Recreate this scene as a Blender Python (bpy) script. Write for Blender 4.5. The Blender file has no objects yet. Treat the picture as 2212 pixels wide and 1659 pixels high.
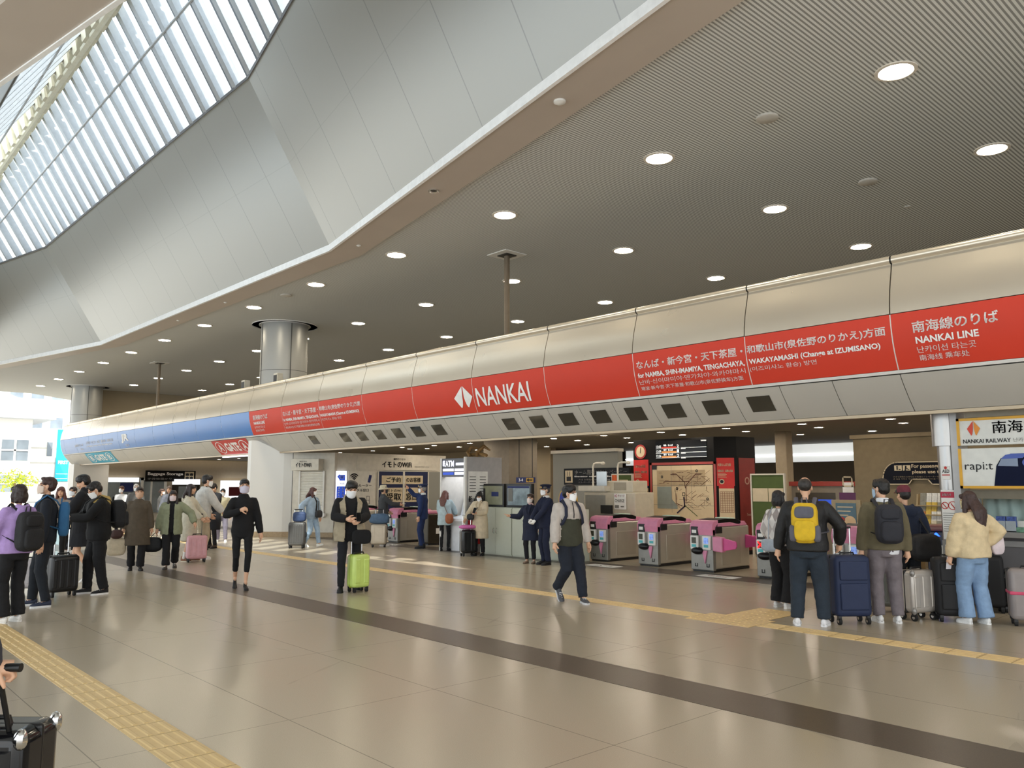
import bpy, bmesh, math, random
from mathutils import Vector, Matrix, noise as mnoise

# ------------------------------------------------------------------ camera, world, sun, exposure
SC = bpy.context.scene
COL = SC.collection
W_, H_, F_ = 2212.0, 1659.0, 1740.0
CAMH = 1.65
PITCH = math.atan((1045.0 - 829.5) / F_)
AZ = math.atan(1594.0 / math.hypot(F_, 215.5))          # angle of the view left of the fascia normal
FH = Vector((-math.cos(AZ), math.sin(AZ), 0)); RT = Vector((math.sin(AZ), math.cos(AZ), 0)); UP = Vector((0, 0, 1))
FW = FH * math.cos(PITCH) + UP * math.sin(PITCH); UV = UP * math.cos(PITCH) - FH * math.sin(PITCH)
CAM = Vector((0, 0, CAMH))
cam_d = bpy.data.cameras.new('camera'); cam_d.sensor_width = 36; cam_d.lens = 36 * F_ / W_; cam_d.clip_end = 800
cam = bpy.data.objects.new('camera', cam_d); COL.objects.link(cam)
cam.matrix_world = Matrix(((RT.x, UV.x, -FW.x, 0), (RT.y, UV.y, -FW.y, 0), (RT.z, UV.z, -FW.z, CAMH), (0, 0, 0, 1)))
SC.camera = cam
SC.view_settings.view_transform = 'Standard'; SC.view_settings.look = 'None'
SC.view_settings.gamma = 1; SC.view_settings.use_curve_mapping = False
SC.view_settings.exposure = 0.04
wd = bpy.data.worlds.new('sky'); SC.world = wd; wd.use_nodes = True
nt = wd.node_tree; bg = nt.nodes['Background']
tc = nt.nodes.new('ShaderNodeTexCoord'); nz = nt.nodes.new('ShaderNodeTexNoise'); rp = nt.nodes.new('ShaderNodeValToRGB')
nz.inputs['Scale'].default_value = 2.2; nz.inputs['Detail'].default_value = 4
rp.color_ramp.elements[0].position = .35; rp.color_ramp.elements[0].color = (.78, .90, 1.0, 1)
rp.color_ramp.elements[1].position = .62; rp.color_ramp.elements[1].color = (1, 1, .98, 1)
nt.links.new(tc.outputs['Generated'], nz.inputs['Vector']); nt.links.new(nz.outputs['Fac'], rp.inputs['Fac'])
nt.links.new(rp.outputs['Color'], bg.inputs['Color']); bg.inputs['Strength'].default_value = 2.7
sun_d = bpy.data.lights.new('sun', 'SUN'); sun_d.energy = 7.0; sun_d.angle = .009; sun_d.color = (1, .95, .86)
sun = bpy.data.objects.new('sun', sun_d); COL.objects.link(sun)
sun.rotation_euler = Vector((.60, -.43, .84)).to_track_quat('Z', 'Y').to_euler()
DOWNLIGHT_E = 110.0

def ray(px, py): return FW * F_ + RT * (px - W_ / 2) - UV * (py - H_ / 2)
def on_z(px, py, z=0.0):                                 # where a sight line meets a level
    d = ray(px, py); return CAM + d * ((z - CAMH) / d.z)
def on_y(px, py, y):
    d = ray(px, py); return CAM + d * (y / d.y)
def on_x(px, py, x):
    d = ray(px, py); return CAM + d * (x / d.x)
def ry(px0, pyt, px1, pyb, y):                           # rectangle standing in a plane y = const
    a, b = on_y(px0, (pyt + pyb) / 2, y), on_y(px1, (pyt + pyb) / 2, y); m = (px0 + px1) / 2
    return a.x, b.x, on_y(m, pyb, y).z, on_y(m, pyt, y).z

# ------------------------------------------------------------------ helpers
def lin(c):
    c = c.lstrip('#'); v = [int(c[i:i + 2], 16) / 255 for i in (0, 2, 4)]
    return tuple(x / 12.92 if x <= .04045 else ((x + .055) / 1.055) ** 2.4 for x in v)
MATS = {}
def mat(name, hexc, rough=.5, metal=0.0, var=.06, scale=8.0, emit=0.0, bump=0.0, bscale=60.0, spec=.5, coat=0.0):
    if name in MATS: return MATS[name]
    m = bpy.data.materials.new(name); m.use_nodes = True; t = m.node_tree; b = t.nodes['Principled BSDF']
    c = lin(hexc)
    tc = t.nodes.new('ShaderNodeTexCoord'); n = t.nodes.new('ShaderNodeTexNoise'); r = t.nodes.new('ShaderNodeValToRGB')
    n.inputs['Scale'].default_value = scale; n.inputs['Detail'].default_value = 3
    r.color_ramp.elements[0].position = .3; r.color_ramp.elements[0].color = tuple(x * (1 - var) for x in c) + (1,)
    r.color_ramp.elements[1].position = .7; r.color_ramp.elements[1].color = tuple(min(1, x * (1 + var)) for x in c) + (1,)
    t.links.new(tc.outputs['Object'], n.inputs['Vector']); t.links.new(n.outputs['Fac'], r.inputs['Fac'])
    t.links.new(r.outputs['Color'], b.inputs['Base Color'])
    b.inputs['Roughness'].default_value = rough; b.inputs['Metallic'].default_value = metal
    b.inputs['Specular IOR Level'].default_value = spec; b.inputs['Coat Weight'].default_value = coat
    if emit:
        t.links.new(r.outputs['Color'], b.inputs['Emission Color']); b.inputs['Emission Strength'].default_value = emit
    if bump:
        n2 = t.nodes.new('ShaderNodeTexNoise'); n2.inputs['Scale'].default_value = bscale; bp = t.nodes.new('ShaderNodeBump')
        bp.inputs['Strength'].default_value = bump; bp.inputs['Distance'].default_value = .01
        t.links.new(tc.outputs['Object'], n2.inputs['Vector']); t.links.new(n2.outputs['Fac'], bp.inputs['Height'])
        t.links.new(bp.outputs['Normal'], b.inputs['Normal'])
    MATS[name] = m; return m
def node_mat(name):
    m = bpy.data.materials.new(name); m.use_nodes = True; MATS[name] = m
    return m, m.node_tree, m.node_tree.nodes['Principled BSDF']
def math_node(t, op, a, b=None, c=None):
    n = t.nodes.new('ShaderNodeMath'); n.operation = op
    for i, v in enumerate((a, b, c)):
        if v is None: continue
        if isinstance(v, (int, float)): n.inputs[i].default_value = v
        else: t.links.new(v, n.inputs[i])
    return n.outputs[0]
def mix_col(t, fac, a, b):
    n = t.nodes.new('ShaderNodeMix'); n.data_type = 'RGBA'
    if isinstance(fac, (int, float)): n.inputs[0].default_value = fac
    else: t.links.new(fac, n.inputs[0])
    for s, v in ((6, a), (7, b)):
        if isinstance(v, str): n.inputs[s].default_value = lin(v) + (1,)
        else: t.links.new(v, n.inputs[s])
    return n.outputs[2]
def obj_xyz(t):
    tc = t.nodes.new('ShaderNodeTexCoord'); s = t.nodes.new('ShaderNodeSeparateXYZ')
    t.links.new(tc.outputs['Object'], s.inputs[0]); return tc.outputs['Object'], s.outputs[0], s.outputs[1], s.outputs[2]

class MB:
    def __init__(s): s.v = []; s.f = []; s.m = []; s.cur = 0
    def add(s, vs, fs):
        n = len(s.v); s.v += [tuple(v) for v in vs]; s.f += [tuple(i + n for i in f) for f in fs]; s.m += [s.cur] * len(fs); return s
    def box(s, x0, x1, y0, y1, z0, z1):
        if x0 > x1: x0, x1 = x1, x0
        if y0 > y1: y0, y1 = y1, y0
        if z0 > z1: z0, z1 = z1, z0
        return s.add([(x0, y0, z0), (x1, y0, z0), (x1, y1, z0), (x0, y1, z0), (x0, y0, z1), (x1, y0, z1), (x1, y1, z1), (x0, y1, z1)],
                     [(3, 2, 1, 0), (4, 5, 6, 7), (0, 1, 5, 4), (1, 2, 6, 5), (2, 3, 7, 6), (3, 0, 4, 7)])
    def hexa(s, lo, hi):                                  # two quads, each counter-clockwise seen from hi
        return s.add(list(lo) + list(hi), [(3, 2, 1, 0), (4, 5, 6, 7), (0, 1, 5, 4), (1, 2, 6, 5), (2, 3, 7, 6), (3, 0, 4, 7)])
    def prism(s, pts, z0, z1, plane='xy', at=None):       # polygon extruded; plane 'xy': along z, 'xz': along y, 'yz': along x
        n = len(pts)
        def P(p, q): return {'xy': (p[0], p[1], q), 'xz': (p[0], q, p[1]), 'yz': (q, p[0], p[1])}[plane]
        return s.add([P(p, z0) for p in pts] + [P(p, z1) for p in pts],
                     [tuple(range(n))[::-1], tuple(range(n, 2 * n))] + [(i, (i + 1) % n, n + (i + 1) % n, n + i) for i in range(n)])
    def ring_loft(s, rings, cap=True, closed=True):
        n = len(rings[0]); vs = [p for r in rings for p in r]; fs = []
        for k in range(len(rings) - 1):
            for i in range(n if closed else n - 1):
                j = (i + 1) % n; fs.append((k * n + i, k * n + j, (k + 1) * n + j, (k + 1) * n + i))
        if cap and closed:
            fs.append(tuple(range(n))[::-1]); fs.append(tuple(range((len(rings) - 1) * n, len(rings) * n)))
        return s.add(vs, fs)
    def cyl(s, p0, p1, r0, r1=None, n=16):
        return s.tube([p0, p1], [r0, r0 if r1 is None else r1], n)
    def tube(s, path, r, n=10, flat=None):
        path = [Vector(p) for p in path]
        if isinstance(r, (int, float)): r = [r] * len(path)
        rings = []; ref = None
        for i, p in enumerate(path):
            d = (path[min(i + 1, len(path) - 1)] - path[max(i - 1, 0)])
            d = d.normalized() if d.length > 1e-9 else Vector((0, 0, 1))
            if ref is None: ref = Vector((1, 0, 0)) if abs(d.x) < .9 else Vector((0, 1, 0))
            u = (ref - d * ref.dot(d)).normalized(); w = d.cross(u); ref = u
            rr = r[i]; ra, rb = rr if isinstance(rr, (tuple, list)) else (rr, rr)
            rings.append([p + u * (ra * math.cos(2 * math.pi * k / n)) + w * (rb * math.sin(2 * math.pi * k / n)) for k in range(n)])
        return s.ring_loft(rings)
    def ell(s, c, r, n=14, m=9, rot=None):
        c = Vector(c); rings = []
        for i in range(1, m):
            a = -math.pi / 2 + math.pi * i / m
            ring = []
            for k in range(n):
                b = 2 * math.pi * k / n
                v = Vector((r[0] * math.cos(a) * math.cos(b), r[1] * math.cos(a) * math.sin(b), r[2] * math.sin(a)))
                ring.append(c + (rot @ v if rot else v))
            rings.append(ring)
        k0 = len(s.v); s.ring_loft(rings, cap=False)
        nn = len(s.v); lo = Vector((0, 0, -r[2])); hi = Vector((0, 0, r[2]))
        s.v += [tuple(c + (rot @ lo if rot else lo)), tuple(c + (rot @ hi if rot else hi))]
        for k in range(n):
            s.f.append((nn, k0 + (k + 1) % n, k0 + k)); s.f.append((nn + 1, k0 + (m - 2) * n + k, k0 + (m - 2) * n + (k + 1) % n)); s.m += [s.cur, s.cur]
        return s
    def lathe(s, prof, c=(0, 0, 0), n=24, cap=True):
        return s.ring_loft([[(c[0] + r * math.cos(2 * math.pi * k / n), c[1] + r * math.sin(2 * math.pi * k / n), c[2] + z) for k in range(n)] for r, z in prof], cap)
    def mesh(s, name):
        me = bpy.data.meshes.new(name); me.from_pydata(s.v, [], s.f); me.validate(); return me
    def build(s, name, mats, parent=None, smooth=False, bevel=0, seg=2, angle=40):
        if not isinstance(mats, (list, tuple)): mats = [mats]
        me = bpy.data.meshes.new(name); me.from_pydata(s.v, [], s.f)
        for m in mats: me.materials.append(m)
        if len(mats) > 1: me.polygons.foreach_set('material_index', s.m)
        bm = bmesh.new(); bm.from_mesh(me); bmesh.ops.recalc_face_normals(bm, faces=bm.faces); bm.to_mesh(me); bm.free()
        if smooth:
            me.polygons.foreach_set('use_smooth', [True] * len(me.polygons))
            me.set_sharp_from_angle(angle=math.radians(angle))
        o = bpy.data.objects.new(name, me); COL.objects.link(o)
        if parent: o.parent = parent
        if bevel:
            b = o.modifiers.new('bevel', 'BEVEL'); b.width = bevel; b.segments = seg; b.limit_method = 'ANGLE'; b.angle_limit = math.radians(40)
        return o
def tag(o, label=None, cat=None, group=None, kind=None):
    for k, v in (('label', label), ('category', cat), ('group', group), ('kind', kind)):
        if v: o[k] = v
    return o
def empty(name, loc=(0, 0, 0), rz=0.0, label=None, cat=None, group=None):
    o = bpy.data.objects.new(name, None); o.empty_display_size = .2; COL.objects.link(o)
    o.location = loc; o.rotation_euler = (0, 0, rz); return tag(o, label, cat, group)
def copy_tree(o, parent=None):
    c = o.copy(); COL.objects.link(c)
    if parent: c.parent = parent
    for ch in list(o.children): copy_tree(ch, c)
    return c
def struct(o): o['kind'] = 'structure'; return o

# a scratch scene in which modifiers and text are turned into plain meshes
TMP = bpy.data.scenes.new('scratch')
def bake(o):
    TMP.collection.objects.link(o)
    with bpy.context.temp_override(scene=TMP, view_layer=TMP.view_layers[0]):
        dg = bpy.context.evaluated_depsgraph_get(); dg.update()
    me = bpy.data.meshes.new_from_object(o.evaluated_get(dg)); TMP.collection.objects.unlink(o); return me
TXT = {}
def text_poly(s, bold=0.0):
    key = (s, bold)
    if key not in TXT:
        cu = bpy.data.curves.new('t', 'FONT'); cu.body = s; cu.size = 1; cu.offset = bold; cu.resolution_u = 3 if len(s) < 30 else 2
        o = bpy.data.objects.new('t', cu); me = bake(o)
        vs = [v.co.copy() for v in me.vertices]; fs = [tuple(p.vertices) for p in me.polygons]
        bpy.data.objects.remove(o); bpy.data.curves.remove(cu); bpy.data.meshes.remove(me)
        if not vs: vs = [Vector((0, 0, 0))]
        x0, x1 = min(v.x for v in vs), max(v.x for v in vs); y0, y1 = min(v.y for v in vs), max(v.y for v in vs)
        w, h = max(x1 - x0, 1e-6), max(y1 - y0, 1e-6)
        TXT[key] = ([((v.x - x0) / w, (v.y - y0) / h) for v in vs], fs, w / h)
    return TXT[key]
def text(mb, s, u0, v0, u1, v1, f, bold=0.02, fit=True):  # lettering filling [u0,u1]x[v0,v1], placed in space by f(u,v)
    if bold > 0 and any(ord(ch) > 0x2fff for ch in s):    # thicker strokes for dense characters: two slightly shifted impressions
        dx = 1.1 * bold * (v1 - v0) * (1 if u1 > u0 else -1)
        dy = abs(dx) * .6; text(mb, s, u0 + dx, v0 + dy, u1 + dx, v1 + dy, f, 0, fit); text(mb, s, u0, v0 - dy, u1, v1 - dy, f, 0, fit); u0 -= dx; u1 -= dx; v0 += dy; v1 += dy; bold = 0
    vs, fs, asp = text_poly(s, bold)
    if not fit:
        w = (v1 - v0) * asp
        if w < abs(u1 - u0): u1 = u0 + w * (1 if u1 > u0 else -1)
    return mb.add([f(u0 + (u1 - u0) * a, v0 + (v1 - v0) * b) for a, b in vs], fs)
def quad(mb, u0, v0, u1, v1, f, nu=1):
    vs = []; fs = []
    for i in range(nu + 1):
        u = u0 + (u1 - u0) * i / nu; vs += [f(u, v0), f(u, v1)]
        if i: fs.append((2 * i - 2, 2 * i, 2 * i + 1, 2 * i - 1))
    return mb.add(vs, fs)
def poly(mb, pts, f): return mb.add([f(*p) for p in pts], [tuple(range(len(pts)))])
def stroke(mb, pts, w, f, closed=False):
    n = len(pts)
    for i in range(n if closed else n - 1):
        a, b = pts[i], pts[(i + 1) % n]; dx, dy = b[0] - a[0], b[1] - a[1]; l = math.hypot(dx, dy) or 1
        ex, ey = dx / l * w / 2, dy / l * w / 2; nx, ny = -ey, ex
        poly(mb, [(a[0] - ex + nx, a[1] - ey + ny), (a[0] - ex - nx, a[1] - ey - ny), (b[0] + ex - nx, b[1] + ey - ny), (b[0] + ex + nx, b[1] + ey + ny)], f)
def disc(mb, u, v, r, f, n=20, r_in=0, rv=None):
    rv = rv or r
    P = [(u + r * math.cos(2 * math.pi * k / n), v + rv * math.sin(2 * math.pi * k / n)) for k in range(n)]
    if not r_in: return poly(mb, P, f)
    Q = [(u + r_in * math.cos(2 * math.pi * k / n), v + r_in * rv / r * math.sin(2 * math.pi * k / n)) for k in range(n)]
    return mb.add([f(*p) for p in P + Q], [(k, (k + 1) % n, n + (k + 1) % n, n + k) for k in range(n)])
def face_y(y, eps=.006): return lambda u, v: (u, y - eps, v)          # onto a face looking at -y
def face_x(x, eps=.006): return lambda u, v: (x + eps, u, v)          # onto a face looking at +x
def arc(c, r, a0, a1, n=10): return [(c[0] + r * math.cos(math.radians(a0 + (a1 - a0) * i / n)), c[1] + r * math.sin(math.radians(a0 + (a1 - a0) * i / n))) for i in range(n + 1)]

# ------------------------------------------------------------------ shared materials
WHITE = mat('white_paint', '#dcd9d2', .45); CREAM = mat('cream_panel', '#cfc8b8', .45); BROWNWALL = mat('brown_wall', '#8f8168', .7, var=.04, scale=1.5)
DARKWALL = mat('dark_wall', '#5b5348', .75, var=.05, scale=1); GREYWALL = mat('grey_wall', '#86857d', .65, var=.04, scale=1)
SILVER = mat('silver_panel', '#b9b7b2', .34, .55, var=.02, scale=2); STEEL = mat('stainless_steel', '#b7b2a6', .2, .95, var=.05, scale=3)
DARKMETAL = mat('dark_metal', '#3a3936', .4, .6); CHROME = mat('chrome', '#d8d8d8', .15, 1.0); BLACK = mat('black_plastic', '#101012', .4)
BLACKGLOSS = mat('black_gloss', '#070708', .4, spec=.2); RUBBER = mat('black_rubber', '#141414', .8); PAPER = mat('white_paper', '#e8e6e0', .7)
INK = mat('black_ink', '#17171a', .6); WINK = mat('white_ink', '#eeece8', .6); NAVYINK = mat('navy_ink', '#16255e', .55)
REDINK = mat('red_ink', '#b8281f', .55); GREYINK = mat('grey_ink', '#77756f', .6); BEIGEINK = mat('beige_ink', '#c9b898', .6)
PINK = mat('pink_plastic', '#d24d8d', .35); PALEPINK = mat('pale_pink_plastic', '#d98aa8', .35)
LITWHITE = mat('lit_white_sign', '#eef0ff', .5, emit=1.2, var=.01); LITBLUE = mat('lit_blue_sign', '#2a4fc0', .5, emit=.6, var=.03)
FABRIC_GREY = mat('grey_fabric', '#77756f', .9)
# ------------------------------------------------------------------ the setting
CZ = 7.0
m, t, b = node_mat('stone_floor')
vec, X, Y, Z = obj_xyz(t)
n1 = t.nodes.new('ShaderNodeTexNoise'); n1.inputs['Scale'].default_value = 220; n1.inputs['Detail'].default_value = 2; t.links.new(vec, n1.inputs['Vector'])
n2 = t.nodes.new('ShaderNodeTexNoise'); n2.inputs['Scale'].default_value = .55; n2.inputs['Detail'].default_value = 3; t.links.new(vec, n2.inputs['Vector'])
sp = math_node(t, 'MULTIPLY_ADD', n1.outputs['Fac'], 2.2, -.6)
c1 = mix_col(t, sp, '#a49781', '#b9ac96'); c2 = mix_col(t, math_node(t, 'MULTIPLY', n2.outputs['Fac'], .45), c1, '#a49d8e')
gx = math_node(t, 'LESS_THAN', math_node(t, 'ABSOLUTE', math_node(t, 'SUBTRACT', math_node(t, 'FRACT', math_node(t, 'MULTIPLY_ADD', X, 1 / 1.9, 100.36)), .5)), .0018)
gy = math_node(t, 'LESS_THAN', math_node(t, 'ABSOLUTE', math_node(t, 'SUBTRACT', math_node(t, 'FRACT', math_node(t, 'MULTIPLY_ADD', Y, 1 / 1.27, 100.28)), .5)), .003)
jo = math_node(t, 'MULTIPLY', math_node(t, 'MAXIMUM', gx, gy), .55)
wv = t.nodes.new('ShaderNodeTexVoronoi'); wv.feature = 'DISTANCE_TO_EDGE'; wv.inputs['Scale'].default_value = .3; t.links.new(vec, wv.inputs['Vector'])
n3 = t.nodes.new('ShaderNodeTexNoise'); n3.inputs['Scale'].default_value = 1.4; t.links.new(vec, n3.inputs['Vector'])
cr = math_node(t, 'MULTIPLY', math_node(t, 'LESS_THAN', math_node(t, 'MULTIPLY_ADD', n3.outputs['Fac'], .05, wv.outputs['Distance']), .0245), .12)
t.links.new(mix_col(t, math_node(t, 'MAXIMUM', jo, cr), c2, '#4d463c'), b.inputs['Base Color'])
b.inputs['Roughness'].default_value = .2; b.inputs['Specular IOR Level'].default_value = .42
rr = math_node(t, 'MULTIPLY_ADD', n2.outputs['Fac'], .12, .18); t.links.new(rr, b.inputs['Roughness'])
FLOOR = m
struct(MB().box(-62, 8, -8, 36, -.3, 0).build('floor', FLOOR))
DSTONE = mat('dark_stone', '#574d41', .32, var=.18, scale=180, spec=.3)
struct(MB().box(-61, 8, 5.30, 5.84, -.01, .003).build('trim_1', DSTONE))
struct(MB().box(-46.5, 8, 12.32, 12.98, -.01, .003).build('trim_2', DSTONE))

# tactile paving
def tactile(x0, x1, y0, y1, name, label, bars=True):
    ox, oy = (x0 + x1) / 2, (y0 + y1) / 2
    r = MB().box(x0 - ox, x1 - ox, y0 - oy, y1 - oy, -.005, .003); n = max(1, round((x1 - x0) / .3)); st = (x1 - x0) / n; w = (y1 - y0) / 4
    for i in range(n):
        for k in range(4):
            xa, yc = x0 + i * st - ox, y0 + (k + .5) * w - oy
            if bars: r.hexa([(xa + .015, yc - .018, .003), (xa + st - .015, yc - .018, .003), (xa + st - .015, yc + .018, .003), (xa + .015, yc + .018, .003)],
                            [(xa + .022, yc - .01, .008), (xa + st - .022, yc - .01, .008), (xa + st - .022, yc + .01, .008), (xa + .022, yc + .01, .008)])
            else:
                for q in range(4): r.lathe([(.017, .003), (.011, .008)], (xa + (q + .5) * st / 4, yc, 0), 8)
    m, t, b = node_mat('tactile_line'); vec, X, Y, Z = obj_xyz(t)
    j = math_node(t, 'LESS_THAN', math_node(t, 'ABSOLUTE', math_node(t, 'SUBTRACT', math_node(t, 'FRACT', math_node(t, 'MULTIPLY_ADD', X, 1 / st, 1000 + (ox - x0) / st + .5)), .5)), .012)
    nn = t.nodes.new('ShaderNodeTexNoise'); nn.inputs['Scale'].default_value = 9; t.links.new(vec, nn.inputs['Vector'])
    t.links.new(mix_col(t, j, mix_col(t, nn.outputs['Fac'], '#ceb179', '#dcc08d'), '#8d7336'), b.inputs['Base Color']); b.inputs['Roughness'].default_value = .5
    o = r.build(name, m); o.location = (ox, oy, 0); tag(o, label, 'tactile paving')
tactile(-24, 1.5, 1.86, 2.16, 'tactile_paving', 'yellow tactile paving line crossing the lower left corner of the floor')
tactile(-46, -6.15, 8.62, 8.92, 'tactile_paving', 'long yellow tactile paving line running behind the man with the green suitcase')
tactile(-5.25, 2.4, 8.62, 8.92, 'tactile_paving', 'yellow tactile paving line below the queue at right')
tactile(-6.15, -5.25, 8.47, 9.07, 'tactile_paving', 'dotted yellow tactile paving square at the junction left of the yellow backpack man', False)
tactile(-5.95, -5.35, 9.08, 9.9, 'tactile_paving', 'short dotted tactile paving branch leading from the junction towards the gates', False)

# ceiling with the lens-shaped skylight well
FAR = [(-51.5, 5.0), (-33.19, 8.87), (-16.07, 9.0), (4.7, 5.0)]
NEAR = [(x, 10 - y) for x, y in FAR]
FARO = [(-54.6, 5.0), (-32.9, 9.55), (-15.95, 9.72), (8.4, 5.0)]
NEARO = [(x, 10 - y) for x, y in FARO]
m, t, b = node_mat('ribbed_ceiling')
vec, X, Y, Z = obj_xyz(t)
st = math_node(t, 'ABSOLUTE', math_node(t, 'SUBTRACT', math_node(t, 'FRACT', math_node(t, 'MULTIPLY', X, 1 / .055)), .5))
gap = math_node(t, 'GREATER_THAN', st, .27)
t.links.new(mix_col(t, gap, '#d9dad6', '#8f8f8b'), b.inputs['Base Color']); b.inputs['Roughness'].default_value = .6
RIBBED = m
def left_end(y): return -48.6 - (y - 5.0) * 1.0
cm = MB()
def strip(mb, top, z0, z1, inner, outer):
    for i in range(len(inner) - 1):
        a, b_, c, d = inner[i], inner[i + 1], outer[i + 1], outer[i]
        mb.hexa([(p[0], p[1], z0) for p in (a, b_, c, d)], [(p[0], p[1], z1) for p in (a, b_, c, d)])
FO = [(-58.0, 5.0)] + FARO[1:]
strip(cm, None, CZ, CZ + .3, FARO, [(-54.6, 30.5), (-32.9, 30.5), (-15.95, 30.5), (8.4, 30.5)])
strip(cm, None, CZ, CZ + .3, NEARO, [(-54.6, -9), (-32.9, -9), (-15.95, -9), (8.4, -9)])
cm.prism([(-54.6, 5), (-54.6, 30.5), (-57.5, 30.5), (-57.5, 13.8), (-54.62, 10.9)], CZ, CZ + .3)
cm.prism([(-54.6, -9), (-54.6, 5), (-54.62, -5)], CZ, CZ + .3)
struct(cm.build('ceiling', RIBBED))
TRIMM = mat('ceiling_trim_paint', '#b9ada0', .5, var=.03, scale=1)
tm = MB(); strip(tm, None, CZ - .05, CZ + .02, FAR, FARO); strip(tm, None, CZ - .05, CZ + .02, NEAR, NEARO)
struct(tm.build('trim_3', TRIMM))
LIPM = mat('white_lip', '#f2f2f0', .3)
lm = MB()
for L, sgn in ((FAR, -1), (NEAR, 1)):
    strip(lm, None, CZ - .07, CZ + .08, [(x, y + sgn * .06) for x, y in L], L)
struct(lm.build('trim_4', LIPM))

# the sloped well panels and the glazing above them
SL = 1.6                                                  # rise per metre towards the ridge
GZ = 10.4
def far_y(x):
    for (x0, y0), (x1, y1) in zip(FAR, FAR[1:]):
        if x0 <= x <= x1: return y0 + (y1 - y0) * (x - x0) / (x1 - x0)
    return 5.0
m, t, b = node_mat('well_panel')
vec, X, Y, Z = obj_xyz(t)
fx = math_node(t, 'ABSOLUTE', math_node(t, 'SUBTRACT', math_node(t, 'FRACT', math_node(t, 'MULTIPLY', X, 1 / 1.64)), .5))
seam = math_node(t, 'LESS_THAN', fx, .007)
fz = math_node(t, 'LESS_THAN', math_node(t, 'ABSOLUTE', math_node(t, 'SUBTRACT', Z, 8.75)), .008)
t.links.new(mix_col(t, math_node(t, 'MULTIPLY', math_node(t, 'MAXIMUM', seam, math_node(t, 'MULTIPLY', fz, .3)), .45), '#adaeaa', '#6c6c6e'), b.inputs['Base Color'])
b.inputs['Roughness'].default_value = .32; b.inputs['Metallic'].default_value = .25
PANEL = m
xs = sorted(set([p[0] for p in FAR] + [-48, -44, -40, -36.7, -29, -25, -20.5, -12.7, -9, -5.1, -4.6, 0]))
for sgn, nm in ((1, 'wall_north'), (-1, 'wall_south')):
    wm = MB()
    for xa, xb in zip(xs, xs[1:]):
        q = []
        for x in (xa, xb):
            y0 = far_y(x); zt = min(GZ, CZ + (y0 - 5) * SL); y1 = y0 - (zt - CZ) / SL
            q.append(((x, 5 + sgn * (y0 - 5), CZ), (x, 5 + sgn * (y1 - 5), zt)))
        off = Vector((0, sgn * .85, .53)) * .12
        lo = [q[0][0], q[1][0], q[1][1], q[0][1]]
        wm.hexa(lo, [tuple(Vector(p) + off) for p in lo])
    struct(wm.build(nm, PANEL))
SLATM = mat('white_slat', '#b4b7bb', .35, .1); SLATG = mat('grey_mullion', '#7f8288', .4, .3)
m, t, b = node_mat('skylight_glass')
tr = t.nodes.new('ShaderNodeBsdfTransparent'); gl = t.nodes.new('ShaderNodeBsdfGlossy'); mx = t.nodes.new('ShaderNodeMixShader')
tr.inputs[0].default_value = (.94, .98, 1, 1); gl.inputs['Roughness'].default_value = .05; mx.inputs[0].default_value = .06
t.links.new(tr.outputs[0], mx.inputs[1]); t.links.new(gl.outputs[0], mx.inputs[2]); t.links.new(mx.outputs[0], t.nodes['Material Output'].inputs[0])
GLASS = m
sky = struct(empty('window_1'))
RX0, RX1 = -44.0, -6.5
for sgn in (1, -1):
    pm = MB(); k = 0; gl_xs = [x for x in [-44, -40, -36.7, -33.19, -29, -25, -20.5, -16.07, -12.7, -9.5, -6.4]]
    for xa, xb in zip(gl_xs, gl_xs[1:]):
        q = []
        for x in (xa, xb):
            y0 = far_y(x); yr = max(0.0, y0 - 5 - (GZ - CZ) / SL); zr = GZ + yr * SL
            q += [(x, 5 + sgn * yr, GZ), (x, 5.0, zr)]
        off = Vector((0, sgn * .85, .53)) * .03; up = Vector((0, sgn * .85, .53)) * .22
        lo = [Vector(q[0]) + up, Vector(q[2]) + up, Vector(q[3]) + up, Vector(q[1]) + up]
        pm.hexa([tuple(p) for p in lo], [tuple(p + off) for p in lo])
    pm.build('pane', GLASS, sky)
    x = -43.6
    nrm = Vector((0, sgn * .848, .53))
    while x < RX1:
        y0 = far_y(x); yr = y0 - 5 - (GZ - CZ) / SL
        if yr > .08 and (sgn > 0 or x > -27):
            a = Vector((x, 5 + sgn * yr, GZ)); c = Vector((x, 5, GZ + yr * SL))
            def fin(mb, dx0, dx1, n0, n1):
                mb.hexa([tuple(a + nrm * n0 + Vector((dx0, 0, 0))), tuple(a + nrm * n0 + Vector((dx1, 0, 0))), tuple(c + nrm * n0 + Vector((dx1, 0, 0))), tuple(c + nrm * n0 + Vector((dx0, 0, 0)))],
                        [tuple(a + nrm * n1 + Vector((dx0, 0, 0))), tuple(a + nrm * n1 + Vector((dx1, 0, 0))), tuple(c + nrm * n1 + Vector((dx1, 0, 0))), tuple(c + nrm * n1 + Vector((dx0, 0, 0)))])
            fm = MB(); fin(fm, -.08, .08, -.03, .10); fin(fm, .03, .08, .10, .18); fm.build('slat', SLATM, sky)
            fm = MB(); fin(fm, -.22, -.175, .02, .17); fm.build('mullion', SLATG, sky)
        x += .815
    # cross rail with its clamps
    rm = MB(); prev = None; xx = -43.6
    for i in range(len(gl_xs)):
        x = gl_xs[i]; yr = far_y(x) - 5 - (GZ - CZ) / SL
        if yr < .9: prev = None; continue
        p = Vector((x, 5 + sgn * yr * .45, GZ + yr * .55 * SL)) - nrm * .03
        if prev is not None: rm.cyl(prev, p, .035, n=8)
        prev = p
    rm.build('cross_rail', SLATM, sky)
em = MB()
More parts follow.
